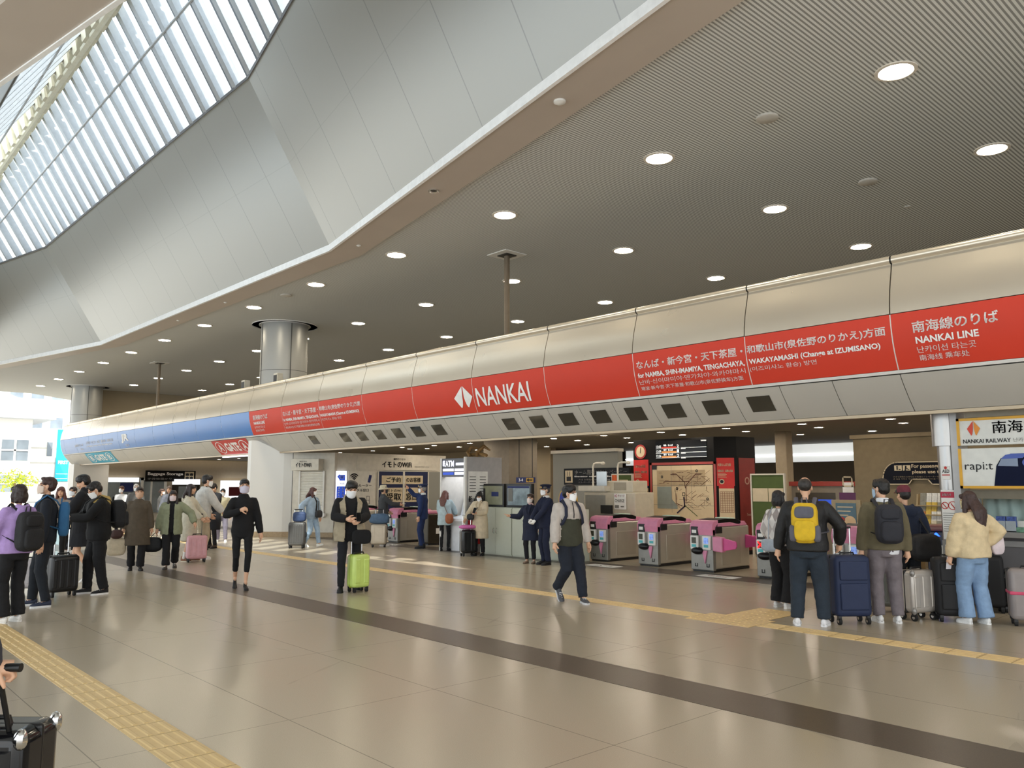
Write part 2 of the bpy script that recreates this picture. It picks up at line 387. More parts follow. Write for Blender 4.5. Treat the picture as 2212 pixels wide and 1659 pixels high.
for sgn in (1, -1):
    for xa, xb in zip(xs, xs[1:]):
        q = []
        for x in (xa, xb):
            yr = far_y(x) - 5 - (GZ - CZ) / SL
            q.append(None if yr < 0 else Vector((x, 5 + sgn * yr, GZ)))
        if None in q: continue
        n_ = Vector((0, sgn * .848, .53)); d_ = Vector((0, -sgn * .53, .848))
        lo = [q[0] - d_ * .03 - n_ * .03, q[1] - d_ * .03 - n_ * .03, q[1] + d_ * .02 - n_ * .03, q[0] + d_ * .02 - n_ * .03]
        em.hexa([tuple(p) for p in lo], [tuple(p + n_ * .3) for p in lo])
struct(em.build('trim_11', SLATG))
# cream lattice truss under the ridge
TRUSS = mat('cream_truss', '#d8d2bd', .5)
tr_ = empty('ridge_truss', (-29, 5, 13.35), 0, 'cream toothed truss beam along the ridge of the skylight', 'truss')
ZR = 13.35
def rz_at(x): return GZ + max(0.0, far_y(x) - 5 - (GZ - CZ) / SL) * SL
mb = MB()
for xa, xb in ((-42, -33.19), (-33.19, -16.07), (-16.07, -8)):
    for dz, dy in ((-.12, 0), (-.5, .0)):
        mb.cyl((xa + 29, dy, rz_at(xa) - ZR + dz), (xb + 29, dy, rz_at(xb) - ZR + dz), .085, n=8)
mb.build('chord', TRUSS, tr_, True)
mb = MB(); x = -41.5
while x < -9:
    z = rz_at(x) - ZR
    mb.hexa([(x + 29, -.14, z - .55), (x + 29.35, -.14, z - .55), (x + 29.35, .14, z - .55), (x + 29, .14, z - .55)],
            [(x + 28.8, -.3, z - .05), (x + 29.55, -.3, z - .05), (x + 29.55, .3, z - .05), (x + 28.8, .3, z - .05)])
    x += .83
mb.build('brackets', TRUSS, tr_)

# downlights
RING = mat('downlight_ring', '#d9d0c2', .4); GLOW = mat('downlight_glow', '#fff0d6', .5, emit=DOWNLIGHT_E, var=.01)
d0 = empty('downlight', (0, 0, CZ), 0)
MB().lathe([(.26, 0), (.26, -.015), (.215, -.02), (.205, .0)], n=28, cap=False).build('trim_ring', RING, d0, True)
MB().lathe([(.206, -.012), (.12, -.006), (.0001, -.005)], n=28, cap=False).build('lamp_disc', GLOW, d0, True)
first = True
for r, y in enumerate((10.39, 14.06, 17.8, 21.6)):
    for k in range(-1, 13 if r == 0 else 12):
        x = -3.98 - 3.83 * k
        if x > 6: continue
        if first: d = d0; first = False
        else: d = copy_tree(d0)
        d.location = (x, y, CZ)
        tag(d, ('warm round downlight in the row nearest the skylight well', 'warm round downlight in the middle ceiling row in front of the round columns', 'warm round downlight in the ceiling row just above the sign band', 'warm round downlight in the far ceiling row behind the round columns')[r], 'downlight',
            'downlights of ceiling row nearest the skylight,downlights of the middle ceiling row,downlights above the sign band,downlights of the far ceiling row'.split(',')[r])
# small ceiling fittings
sd = [(1209, 218), (775, 530), (385, 692), (487, 653), (937, 412)]
for i, (px, py) in enumerate(sd):
    p = on_z(px, py, CZ - .05)
    if i < 4:
        o = MB().lathe([(.085, 0), (.085, -.025), (.04, -.05), (.0001, -.052)], n=16, cap=False).build('smoke_detector' if i == 0 else 'sprinkler_head', WHITE, None, True)
        tag(o, ('round smoke detector on the pale ceiling trim at upper right', 'small sprinkler on the pale ceiling trim near the bend of the skylight edge', 'small sprinkler on the pale ceiling trim above the far column', 'small sprinkler on the pale trim between far column and bend')[i], 'ceiling fitting'); o.location = p
        if i: o.scale = (.6, .6, .6)
    else:
        e = empty('spotlight', p, 0, 'dark recessed spotlight in the pale ceiling trim at upper centre', 'spotlight')
        MB().lathe([(.1, 0), (.1, -.015), (.08, -.015), (.06, -.003)], n=18, cap=False).build('bezel', CHROME, e, True)
        MB().lathe([(.06, -.004), (.0001, -.004)], n=18, cap=False).build('reflector', DARKMETAL, e)
for px, py, la in ((1657, 253, 'round white ceiling speaker left of the largest downlight'), (1875, 391, 'round ceiling speaker in the dim ceiling at right'), (618, 637, 'round ceiling speaker near the row of downlights by the skylight at left'), (1961, 446, 'tiny round ceiling sensor at the right')):
    o = MB().lathe([(.16, 0), (.16, -.03), (.14, -.04), (.0001, -.042)], n=20, cap=False).build('ceiling_speaker', mat('speaker_grille', '#b9b4aa', .6), None, True)
    o.location = on_z(px, py, CZ); tag(o, la, 'ceiling speaker')
    if 'tiny' in la: o.scale = (.4, .4, .5)

# round columns standing on the roof of the lower block
COLM = mat('grey_column', '#a2a29e', .38, .35, var=.03, scale=1); CGAP = mat('column_joint', '#4a4a48', .6)
for (cx, cy, la) in ((-25.2, 12.45, 'grey round column with a white ceiling collar, nearer one at centre left'), (-48.7, 12.45, 'grey round column at the far left end above the blue band')):
    e = empty('round_column', (cx, cy, 4.66), 0, la, 'column')
    MB().lathe([(.77, 0), (.77, CZ - 4.66)], n=40).build('shaft', COLM, e, True)
    MB().lathe([(1.08, CZ - 4.66 - .03), (1.08, CZ - 4.66), (.85, CZ - 4.66), (.85, CZ - 4.66 - .03)], n=40, cap=False).build('collar', WHITE, e, True)
    g = MB(); g.lathe([(.774, .72), (.774, .735)], n=40, cap=False)
    for a in (math.radians(-10), math.radians(-95)): g.box(.77 * math.cos(a) - .012, .77 * math.cos(a) + .012, .77 * math.sin(a) - .012, .77 * math.sin(a) + .012, 0, CZ - 4.66 - .04)
    g.build('joint_lines', CGAP, e)
PIPE = mat('brown_pipe', '#6a5d4c', .5, .2)
for (px, py, la) in ((1095, 550, 'thin brown pole between ceiling plate and sign band at centre'), (345, 784, 'thin brown pole between ceiling plate and sign band at far left')):
    p = on_z(px, py, CZ); e = empty('support_pole', (p.x, p.y, 4.66), 0, la, 'pole'); h = CZ - 4.66
    MB().cyl((0, 0, 0), (0, 0, h), .065, n=14).build('shaft', PIPE, e, True)
    MB().box(-.33, .33, -.33, .33, h - .02, h).build('ceiling_plate', WHITE, e); MB().box(-.16, .16, -.16, .16, h - .04, h - .02).build('socket', DARKMETAL, e)
# ------------------------------------------------------------------ the curved sign canopy
PZ = [2.65, 2.78, 2.92, 3.05, 3.19, 3.37, 3.56, 3.76, 3.96, 4.08, 4.21, 4.35, 4.48, 4.60, 4.70]
PY = [11.77, 11.63, 11.50, 11.39, 11.29, 11.21, 11.15, 11.115, 11.10, 11.11, 11.13, 11.16, 11.20, 11.235, 11.26]
def prof(z):
    if z <= PZ[0]: return PY[0]
    for i in range(len(PZ) - 1):
        if z <= PZ[i + 1]: return PY[i] + (PY[i + 1] - PY[i]) * (z - PZ[i]) / (PZ[i + 1] - PZ[i])
    return PY[-1]
def fc(eps=.007): return lambda u, v: (u, prof(v) - eps, v)
def gridq(mb, u0, v0, u1, v1, f, n=6):
    vs = []; fs = []
    for i in range(n + 1):
        v = v0 + (v1 - v0) * i / n; vs += [f(u0, v), f(u1, v)]
        if i: fs.append((2 * i - 2, 2 * i - 1, 2 * i + 1, 2 * i))
    return mb.add(vs, fs)
def shell(mb, x0, x1, z0, z1, th=.03, n=7):
    zs = [z0 + (z1 - z0) * i / n for i in range(n + 1)]
    ring = [(prof(z), z) for z in zs] + [(prof(z) + th, z) for z in reversed(zs)]
    return mb.prism(ring, x0, x1, 'yz')
CX0, CX1 = -48.0, 2.25
canopy = empty('sign_canopy', (-24.7, 11.8, 2.65), 0, 'long curved silver canopy carrying the red and blue station sign bands', 'canopy')
CL = Vector(canopy.location)
class CB(MB):                                             # collects in world space, is stored relative to the canopy
    def build(s, name, mats, parent=None, **k):
        par = parent or canopy; off = CL + (Vector(parent.location) if parent else Vector())
        s.v = [tuple(Vector(v) - off) for v in s.v]; return MB.build(s, name, mats, par, **k)
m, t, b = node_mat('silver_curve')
b.inputs['Base Color'].default_value = lin('#d9cfbd') + (1,); b.inputs['Metallic'].default_value = .6; b.inputs['Roughness'].default_value = .3  # base colour warmed to carry the reflected glow of the downlights
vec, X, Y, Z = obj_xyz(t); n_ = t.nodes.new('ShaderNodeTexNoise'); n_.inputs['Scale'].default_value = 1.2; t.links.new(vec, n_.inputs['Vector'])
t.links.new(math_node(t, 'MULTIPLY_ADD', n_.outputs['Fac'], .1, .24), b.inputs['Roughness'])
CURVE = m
UNDER = mat('canopy_underside', '#bfbbb2', .42, .1, var=.02, scale=2)
REDB = mat('red_sign_band', '#cf3f2b', .5, var=.02, scale=2, spec=.25); BLUEB = mat('blue_sign_band', '#1f6fb8', .3, var=.03, scale=2)
DARKB = mat('canopy_core', '#3a3935', .8)
cb = CB(); zs = PZ
cb.prism([(prof(z) + .05, z) for z in zs] + [(prof(zs[-1]) + .3, 4.66), (11.95, 2.68)], CX0 + .05, CX1, 'yz'); cb.build('core', DARKB)
x = CX1
edges = [2.22 - 2.25 * i for i in range(0, 23)]
edges = [CX1] + [e for e in [-4.53 + 2.25 * k for k in range(2, -20, -1)] if e < CX1 - .2] + [CX0]
for xa, xb in zip(edges[1:], edges):
    g = .009
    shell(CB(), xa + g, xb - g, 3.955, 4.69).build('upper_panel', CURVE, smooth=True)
    shell(CB(), xa + g, xb - g, 3.2, 3.945).build('blue_band_panel' if xb < -24.6 else 'red_band_panel', BLUEB if xb < -24.6 else REDB, smooth=True)
e = CB()
for xx in edges[1:-1]: gridq(e, xx - .009, 3.2, xx + .009, 3.945, fc(-.004))
e.build('band_seams', WHITE)
e = CB(); shell(e, CX0, CX1, 3.155, 3.195); e.build('band_edge', mat('band_edge', '#e6e4df', .4))
lx = [-5.5] + [-6.345 - .845 * k for k in range(0, 20)]
lx = [CX1, -2.25, -4.53] + lx + [-24.0] + [-24.75 - 2.25 * k for k in range(1, 11)] + [CX0]
lx = sorted(set(round(v, 3) for v in lx), reverse=True)
for xb, xa in zip(lx, lx[1:]):
    if xb - xa < .1: continue
    shell(CB(), xa + .006, xb - .006, 2.66, 3.14, n=6).build('lower_panel', UNDER, smooth=True)
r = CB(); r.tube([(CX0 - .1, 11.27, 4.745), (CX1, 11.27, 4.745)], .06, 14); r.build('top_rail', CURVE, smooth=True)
r = CB()
for xx in edges[1:-1]: r.tube([(xx - .012, 11.27, 4.745), (xx + .012, 11.27, 4.745)], .062, 14)
r.build('rail_joints', DARKMETAL)
e = CB(); e.prism([(prof(z), z) for z in PZ] + [(12.0, 4.7), (12.0, 2.65)], CX0 - .02, CX0 + .04, 'yz'); e.build('end_plate', UNDER)
e = CB(); e.box(CX0, CX1, 11.76, 11.86, 2.61, 2.655); e.build('lower_lip', mat('lip_metal', '#a08f76', .35, .6))
VENT = mat('dark_reflector', '#2b2a24', .08, .0, spec=.8)
sqx = [-6.77 - .845 * k for k in range(8)] + [-15.21 - .85 * k for k in range(6)] + [-21.2]
for sx in sqx:
    v = CB(); gridq(v, sx - .205, 2.795, sx + .205, 3.025, fc(.006)); v.build('vent_window', VENT)
# lettering of the bands
def canopy_text(name, m, items, bold=.02, eps=.008):
    for it in items: b_ = CB(); text(b_, it[0], it[1], it[2], it[3], it[4], fc(eps), it[5] if len(it) > 5 else bold); wrap(b_.build(name, m), eps)
def wrap(o, eps):                                          # cuts flat lettering into bands and lays it on the curve
    bm = bmesh.new(); bm.from_mesh(o.data)
    for i in range(60):
        z = 3.0 + .03 * i - CL.z
        bmesh.ops.bisect_plane(bm, geom=bm.verts[:] + bm.edges[:] + bm.faces[:], plane_co=(0, 0, z), plane_no=(0, 0, 1))
    for v in bm.verts: v.co.y = prof(v.co.z + CL.z) - eps - CL.y
    bm.to_mesh(o.data); bm.free(); return o
def dest(x0):                                             # the destination text, x0 = panel edge at its right
    canopy_text('destination_lettering', WINK, [
        ('なんば・新今宮・天下茶屋・', x0 - 4.42, 3.655, x0 - 2.30, 3.795, .022), ('和歌山市(泉佐野のりかえ)方面', x0 - 2.22, 3.655, x0 - .08, 3.795, .022),
        ('for NAMBA, SHIN-IMAMIYA, TENGACHAYA,', x0 - 4.42, 3.485, x0 - 2.29, 3.585, .03), ('WAKAYAMASHI (Change at IZUMISANO)', x0 - 2.21, 3.485, x0 - .17, 3.585, .03),
        ('난바·신이마미야·덴가차야·와카야마시', x0 - 4.42, 3.385, x0 - 2.30, 3.465, .008), ('(이즈미사노 환승) 방면', x0 - 2.22, 3.385, x0 - 1.12, 3.465, .008),
        ('难波·新今宫·天下茶屋·和歌山市(泉佐野换车)方面', x0 - 4.41, 3.275, x0 - 2.37, 3.35, .01)])
def line_(x0):
    canopy_text('line_lettering', WINK, [('南海線のりば', x0 + .28, 3.655, x0 + 1.31, 3.805, .022), ('NANKAI LINE', x0 + .30, 3.51, x0 + 1.07, 3.60, .03),
                                         ('난카이선 타는곳', x0 + .30, 3.385, x0 + 1.02, 3.47, .008), ('南海线 乘车处', x0 + .31, 3.285, x0 + .92, 3.36, .01)])
dest(-4.53); line_(-4.53); dest(-18.03); line_(-24.78)
def tent(mb, cx, cz, w, h, f, half):                       # the folded-roof emblem, two leaning sheets
    s = -1 if half == 'l' else 1
    pts = [(cx + s * .02 * w, cz + .5 * h), (cx + s * .5 * w, cz - .03 * h), (cx + s * .2 * w, cz - .5 * h)] + \
          [(cx + s * (.2 - .17 * math.sin(a)) * w, cz + (-.5 + .75 * (1 - math.cos(a))) * h) for a in (.3, .6, .9, 1.2)]
    return poly(mb, pts, f)
e = CB(); tent(e, -13.87, 3.56, .64, .47, fc(.008), 'l'); tent(e, -13.87, 3.56, .64, .47, fc(.008), 'r'); wrap(e.build('emblem', WINK), .008)
canopy_text('name_lettering', WINK, [('NANKAI', -13.43, 3.32, -11.75, 3.715, .012)])
canopy_text('name_lettering', WINK, [('JR', -37.85, 3.42, -36.85, 3.80, .05), ('西日本', -37.45, 3.26, -36.95, 3.36, .02), ('JR線のりば', -45.3, 3.48, -43.8, 3.62, .02), ('JR Line', -44.4, 3.3, -43.9, 3.4, .02),
                                     ('日根野・天王寺・大阪・新大阪・京都方面', -43.2, 3.56, -39.0, 3.69, .02), ('for Hineno, Tennoji, Osaka, Shin-Osaka, Kyoto', -43.2, 3.41, -39.2, 3.5, .02)])
def gate_sign(x0, x1, letter, m):
    b_ = CB(); gridq(b_, x0, 2.67, x1, 3.135, fc(.012)); g = b_.build('gate_panel', m)
    b_ = CB(); w = x1 - x0
    for c in (x0 + .16 * w, x1 - .16 * w):
        for k in range(28):
            a0, a1 = 2 * math.pi * k / 28, 2 * math.pi * (k + 1) / 28
            P = [(c + r_ * .12 * w * math.cos(a), 2.9 + r_ * .19 * math.sin(a)) for r_, a in ((1, a0), (1, a1), (.88, a1), (.88, a0))]
            poly(b_, P, fc(.018))
        text(b_, letter, c - .055 * w, 2.79, c + .055 * w, 3.01, fc(.018), .03)
    text(b_, 'GATE', x0 + .31 * w, 2.76, x1 - .31 * w, 3.04, fc(.018), .05)
    b_.build('gate_lettering', WINK)
gate_sign(-28.3, -25.45, 'A', mat('gate_red', '#c4322e', .45)); gate_sign(-44.1, -39.95, 'B', mat('gate_cyan', '#24a5c4', .45))
e = CB(); e.box(-28.2, -25.5, 11.72, 11.8, 2.57, 2.61); e.build('gate_light', mat('cool_tube', '#f4f2ff', .5, emit=2.0))
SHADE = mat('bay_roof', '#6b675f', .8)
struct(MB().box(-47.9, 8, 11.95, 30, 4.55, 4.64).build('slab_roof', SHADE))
for i, (px, py, la) in enumerate(((527, 826, 'small black loudspeaker box left of the near round column'), (597, 818, 'small black loudspeaker box in front of the near round column'))):
    p = on_y(px, py + 18, 11.45); e = empty('loudspeaker_box', (p.x, 11.5, 4.69), 0, la, 'loudspeaker')
    MB().box(-.13, .13, -.1, .1, 0, .42).build('cabinet', mat('speaker_case', '#b8b4a8', .5), e, bevel=.01); MB().box(-.1, .1, -.112, -.1, .06, .36).build('grille', BLACK, e)

# ------------------------------------------------------------------ walls and rooms behind the canopy
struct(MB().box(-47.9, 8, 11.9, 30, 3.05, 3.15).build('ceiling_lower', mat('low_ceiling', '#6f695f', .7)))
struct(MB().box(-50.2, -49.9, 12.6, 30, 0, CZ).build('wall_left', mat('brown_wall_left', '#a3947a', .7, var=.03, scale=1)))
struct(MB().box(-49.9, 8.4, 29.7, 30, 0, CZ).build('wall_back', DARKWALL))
struct(MB().box(8.4, 8.7, 11.9, 29.7, 0, CZ + .3).build('wall_right', mat('right_wall', '#8d8478', .7)))
# bulkhead and shop glazing of the far left concourse
struct(MB().box(-49.9, -49.4, 12.7, 29.7, 2.02, 3.05).build('trim_5', mat('bulkhead', '#c2b197', .7, var=.03)))
PIERW = mat('white_pier', '#d9d6cf', .4, var=.02, scale=1); BASEB = mat('stone_base', '#a48d6c', .5, var=.15, scale=30)
pp = [(-24.62, 11.16), (-23.75, 11.86), (-23.5, 12.2), (-24.6, 12.9), (-25.5, 12.7), (-24.85, 11.16)]
def cutz(x, y):                                           # underside of the canopy over a point
    for z in [2.66 + .02 * i for i in range(40)]:
        if prof(z) + .02 < y: return z
    return 3.4
pier = MB(); n = len(pp)
dense = []
for i in range(n):
    a, c = pp[i], pp[(i + 1) % n]
    for k in range(6): dense.append((a[0] + (c[0] - a[0]) * k / 6, a[1] + (c[1] - a[1]) * k / 6))
ztop = [min(3.02, (cutz(*p) if p[1] < 11.78 else 2.64)) for p in dense]
pier.ring_loft([[(p[0], p[1], .16) for p in dense], [(p[0], p[1], z) for p, z in zip(dense, ztop)]])
struct(pier.build('pillar_1', PIERW))
pb = MB(); pb.ring_loft([[(p[0], p[1], 0) for p in dense], [(p[0], p[1], .16) for p in dense]]); struct(pb.build('baseboard_pillar', BASEB))
struct(MB().box(-47.6, -46.6, 11.5, 13.2, 0, 2.66).build('pillar_2', PIERW))
# diagonal wall with the shutter
A_, B_ = Vector((-23.62, 12.06, 0)), Vector((-22.45, 12.92, 0)); DD = (B_ - A_); DL = DD.length; DD.normalize(); DN = Vector((DD.y, -DD.x, 0))
def fd(d=0): return lambda u, v: tuple(A_ + DD * u + DN * d + Vector((0, 0, v)))
def dbox(mb, u0, u1, d0, d1, z0, z1):
    f0, f1 = fd(d0), fd(d1); return mb.hexa([f1(u0, z0), f1(u1, z0), f0(u1, z0), f0(u0, z0)], [f1(u0, z1), f1(u1, z1), f0(u1, z1), f0(u0, z1)])
w = MB(); dbox(w, .05, DL, -.2, 0, 0, 2.62); struct(w.build('wall_front', CREAM))
w = MB(); dbox(w, .05, DL, 0, .012, 0, .15); struct(w.build('baseboard_front', BASEB))
w = MB(); dbox(w, .0, .05, -.15, .004, 0, 2.62); struct(w.build('trim_6', BLACK))
SHX = -22.6
struct(MB().box(-23.4, SHX, 12.95, 17.4, 0, 2.62).build('wall_shop', CREAM))
struct(MB().box(SHX, SHX + .012, 12.98, 17.4, 0, .15).build('baseboard_shop', BASEB))
sh = empty('roller_shutter', tuple(A_ + DD * .72 + DN * .02), math.atan2(DD.y, DD.x), 'cream slatted roller shutter behind the woman in the denim jacket', 'shutter')
s_ = MB()
for k in range(26): z = .72 + .05 * k; s_.prism([(-.03, z), (-.012, z + .01), (-.012, z + .04), (-.03, z + .05), (0, z + .05), (0, z)], -.38, .38, 'yz')
s_.build('slats', mat('shutter_slat', '#d6d2c6', .45), sh)
MB().box(-.43, -.38, -.05, 0, .6, 2.05).box(.38, .43, -.05, 0, .6, 2.05).build('guide_rails', WHITE, sh)
MB().box(-.5, .5, -.14, 0, .64, .74).build('counter_shelf', WHITE, sh); MB().box(-.07, .07, -.04, -.03, 1.3, 1.5).build('notice', PAPER, sh)
pbx = empty('projecting_sign', tuple(A_ + DD * .62 + DN * .02 + Vector((0, 0, 2.06))), math.atan2(DD.y, DD.x), 'white box sign projecting above the roller shutter', 'sign')
MB().box(-.46, .46, -.34, 0, 0, .36).build('box', CREAM, pbx, bevel=.01)
q = MB(); f_ = lambda u, v: (u, -.347, v); text(q, 'イモトのWiFi', -.3, .1, .22, .24, f_, .03); text(q, '海外行くなら!', -.18, .26, .06, .3, f_); q.build('lettering', INK, pbx)
def flat_sign(name, label, cat, y0, y1, z0, z1, m, depth=.03, xx=SHX):
    e = empty(name, (xx, (y0 + y1) / 2, z0), 0, label, cat); w, h = (y1 - y0) / 2, z1 - z0
    MB().box(.002, depth, -w, w, 0, h).build('panel', m, e); return e, w, h, (lambda u, v: (depth + .005, u, v))
# shop face looking along +x
def sy(px, X=SHX): return on_x(px, 1050, X).y
e, w, h, f = flat_sign('shop_header_sign', 'cream header sign of the router rental shop with black lettering', 'sign', sy(770), sy(945), 2.1, 2.55, CREAM)
q = MB(); text(q, 'イモトのWiFi', -w * .42, .09, w * .3, .28, f, .045); text(q, '海外行くなら!', -w * .15, .33, w * .15, .4, f, .02); text(q, '※XCOMグローバル', w * .38, .1, w * .75, .14, f); q.build('lettering', INK, e)
e, w, h, f = flat_sign('rental_light_column', 'tall white lit sign with a blue arrow and vertical lettering left of the gates', 'sign', 13.0, 13.4, .75, 2.05, LITWHITE, .08)
q = MB(); poly(q, [(-.14, 1.12), (-.06, 1.21), (-.06, 1.18), (.14, 1.18), (.14, 1.0), (-.06, 1.0), (-.06, 1.03)], f); quad(q, -.15, .08, .15, .82, f); q.build('blue_panel', LITBLUE, e)
f2 = lambda u, v: (.09, u, v); q = MB()
for i, ch in enumerate('JAPAN WiFi'.replace(' ', '')): text(q, ch, -.11, .74 - i * .073, -.05, .79 - i * .073, f2, .03)
for i, ch in enumerate('海外用WiFi'): text(q, ch, .04, .72 - i * .1, .11, .79 - i * .1, f2, .03)
for r_ in (.05, .085, .12): stroke(q, arc((.02, 1.03), r_, 45, 135, 8), .018, f2)
q.build('white_lettering', WINK, e); q = MB(); text(q, 'レンタル窓口', -.15, .88, .15, .94, f2); q.build('black_lettering', INK, e)
e, w, h, f = flat_sign('rental_notice_board', 'pale board with a black wireless symbol and Japanese lettering', 'sign', 13.5, 14.5, .5, 2.05, mat('pale_board', '#d6d0c1', .5), .03)
q = MB(); cy_ = -.3
for r_ in (.06, .12, .18): stroke(q, arc((cy_, 1.28), r_, 45, 135, 10), .035, f)
disc(q, cy_, 1.29, .025, f, 10); text(q, 'Wi-Fiルーター', -w + .08, 1.05, w - .15, 1.14, f, .02); text(q, 'レンタル窓口', -w + .08, .9, w - .25, .99, f, .02)
for dx in (.18,): stroke(q, [(dx, .5), (dx + .1, .5), (dx + .1, .75), (dx, .75)], .015, f, True); stroke(q, [(dx, .62), (dx + .1, .62)], .012, f)
q.build('lettering', INK, e)
q = MB(); poly(q, [(.2, 1.2), (.3, 1.18), (.36, 1.42), (.26, 1.44)], f); q.build('phone_symbol', NAVYINK, e)
e, w, h, f = flat_sign('reservation_window_sign', 'navy window signs with white boxes for reserved customers behind the station officer', 'sign', 14.62, 16.6, .62, 2.05, mat('navy_sheet', '#101c44', .5), .03)
W2 = w; q = MB(); quad(q, -W2 + .12, 1.02, -.04, 1.3, f); quad(q, .04, 1.02, W2 - .2, 1.3, f); quad(q, -W2 + .12, .42, -.04, .9, f); quad(q, .04, .42, W2 - .35, .9, f)
poly(q, [(W2 - .4, .3), (W2 - .08, .66), (W2 - .4, 1.0)], f); q.build('pale_boxes', BEIGEINK, e)
f2 = lambda u, v: (.04, u, v); q = MB(); text(q, 'ご予約', -W2 + .3, 1.08, -.12, 1.24, f2, .03); text(q, 'のお客様', .1, 1.08, W2 - .3, 1.24, f2, .03)
text(q, 'イモトのWi', -W2 + .2, .76, -.1, .85, f2); text(q, 'Fi', .1, .76, .22, .85, f2); text(q, '受取', -W2 + .3, .48, -.1, .72, f2, .03); text(q, '窓口', .1, .48, W2 - .45, .72, f2, .03); q.build('lettering', INK, e)
MB().box(.03, .05, -.035, .035, 0, h).box(.03, .05, -w - .04, -w, 0, h).box(.03, .05, w, w + .04, 0, h).build('mullions', CREAM, e)
MB().box(.002, .03, 1.0, 1.75, 0, 1.43).build('grey_door', GREYWALL, e)

# concourse background left: bright shops on the far wall
XL = -49.4
def left_unit(name, label, cat, px0, px1, z0, z1, m, d=.15):
    y0, y1 = on_x(px0, 1045, XL).y, on_x(px1, 1045, XL).y; e = empty(name, (XL, (y0 + y1) / 2, 0), 0, label, cat); h = (y1 - y0) / 2
    MB().box(0, d, -h, h, z0, z1).build('panel', m, e); return e, h
LITBACK = mat('lit_shop_window', '#f2f4f6', .5, emit=1.3, var=.05)
GLASSY = mat('shop_glass', '#8f989c', .12, .1, var=.2, scale=1.5)
e, h = left_unit('shop_window', 'grey shop window with a lit upper band behind the white haired man', 'shop window', 200, 298, 0, 1.75, GLASSY)
MB().box(.0, .16, -.6, h, 1.75, 2.0).build('lit_band', LITBACK, e); MB().box(0, .17, -h, -.6, 1.78, 1.98).build('grey_band', mat('grey_band', '#9aa4aa', .4), e); MB().box(.15, .18, .2, h - .3, 1.2, 1.7).build('blue_poster', NAVYINK, e)
e, h = left_unit('shop_window', 'glass shop door in a white frame under the baggage storage sign', 'shop window', 302, 358, 0, 1.95, GLASSY)
MB().box(.15, .2, -h, -h + .15, 0, 2.0).box(.15, .2, h - .15, h, 0, 2.0).box(.15, .2, -h, h, 1.85, 2.0).box(.15, .2, -h + .55, -h + .65, 0, 1.9).build('frame', WHITE, e)
e, h = left_unit('vending_machine', 'dark vending machine with a lit top right of the glass shop door', 'vending machine', 372, 425, 0, 1.6, DARKMETAL, .5)
MB().box(0, .52, -h, h, 1.6, 1.92).build('lit_header', LITBACK, e); MB().box(.5, .52, -h + .2, h - .2, .8, 1.5).build('front', GLASSY, e)
e, h = left_unit('vending_machine', 'white vending machine with red panel left of the white pier', 'vending machine', 476, 545, 0, 1.85, LITBACK, .5)
MB().box(.5, .53, -.7, .7, .9, 1.45).build('red_panel', mat('maroon_panel', '#6d2630', .4), e)
bs = empty('baggage_storage_sign', (XL + .3, 0, 0), 0, 'black baggage storage sign with white lettering hanging at far left', 'sign')
y0, y1 = on_x(315, 1017, XL + .3).y, on_x(422, 1037, XL + .3).y; bs.location.y = (y0 + y1) / 2; h = (y1 - y0) / 2
MB().box(-.06, 0, -h, h, 1.78, 2.42).build('board', BLACKGLOSS, bs)
f = lambda u, v: (.006, u, v); q = MB(); text(q, 'Baggage Storage', -h + .12, 2.1, h - .75, 2.32, f, .03); text(q, '手荷物預かり', -h + .12, 1.88, h - 1.4, 2.0, f)
q.build('lettering', WINK, bs); q = MB(); quad(q, h - .65, 1.86, h - .1, 2.36, f); q.build('pictogram_plate', BEIGEINK, bs)
f = lambda u, v: (.012, u, v); q = MB()
for i in (0, 1):
    for k in (0, 1): quad(q, h - .6 + .25 * i, 1.92 + .2 * k, h - .4 + .25 * i, 2.06 + .2 * k, f); quad(q, h - .54 + .25 * i, 2.06 + .2 * k, h - .46 + .25 * i, 2.08 + .2 * k, f)
q.build('bag_pictograms', INK, bs)
struct(MB().box(-47, -22.5, 22.5, 22.8, 0, 3.05).build('wall_bay', BROWNWALL))
# ------------------------------------------------------------------ interior behind the gates
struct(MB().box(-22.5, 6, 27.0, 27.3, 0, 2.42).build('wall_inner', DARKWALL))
w9 = struct(empty('far_ceiling_glow', (0, 0, 0)))  # glowing sheet and strip stand in for the brighter ceiling farther back
MB().box(-22.5, 6, 27.1, 27.14, 2.42, 3.05).build('glow_sheet', mat('glow_sheet_lit', '#dfe2e0', .5, emit=.75, var=.08, scale=.5), w9)
MB().box(-22.5, 6, 27.05, 27.1, 2.66, 2.70).build('glow_strip', mat('lit_strip', '#ffffff', .5, emit=1.5), w9)
l0 = empty('small_downlight', (0, 0, 3.05), 0)
MB().lathe([(.13, 0), (.13, -.012), (.1, -.014)], n=18, cap=False).build('trim_ring', RING, l0, True)
MB().lathe([(.1, -.01), (.0001, -.006)], n=18, cap=False).build('lamp_disc', mat('small_glow', '#fff0dc', .5, emit=130.0, var=.01), l0, True)
first = True
for y in (14.2, 16.0, 17.75, 19.15, 21.5):  # front rows, hidden behind the canopy lip, added to brighten gates and map
    for k in range(13 if y > 15 else 10):
        x = -1.2 - 2.05 * k + (0 if y != 19.15 else -.3)
        o = l0 if first else copy_tree(l0); first = False; o.location = (x, y, 3.05)
        tag(o, 'small round downlight in the low ceiling behind the ticket gates, front rows added', 'downlight', 'small downlights in the low ceiling behind the gates')
for y in (13.6, 16.2, 18.8):  # extra lamps added to brighten the far left concourse
    for k in range(8):
        o = copy_tree(l0); o.location = (-26.8 - 2.7 * k, y, 3.05); tag(o, 'added small round downlight brightening the far left concourse', 'downlight', 'added small downlights in the far left concourse')
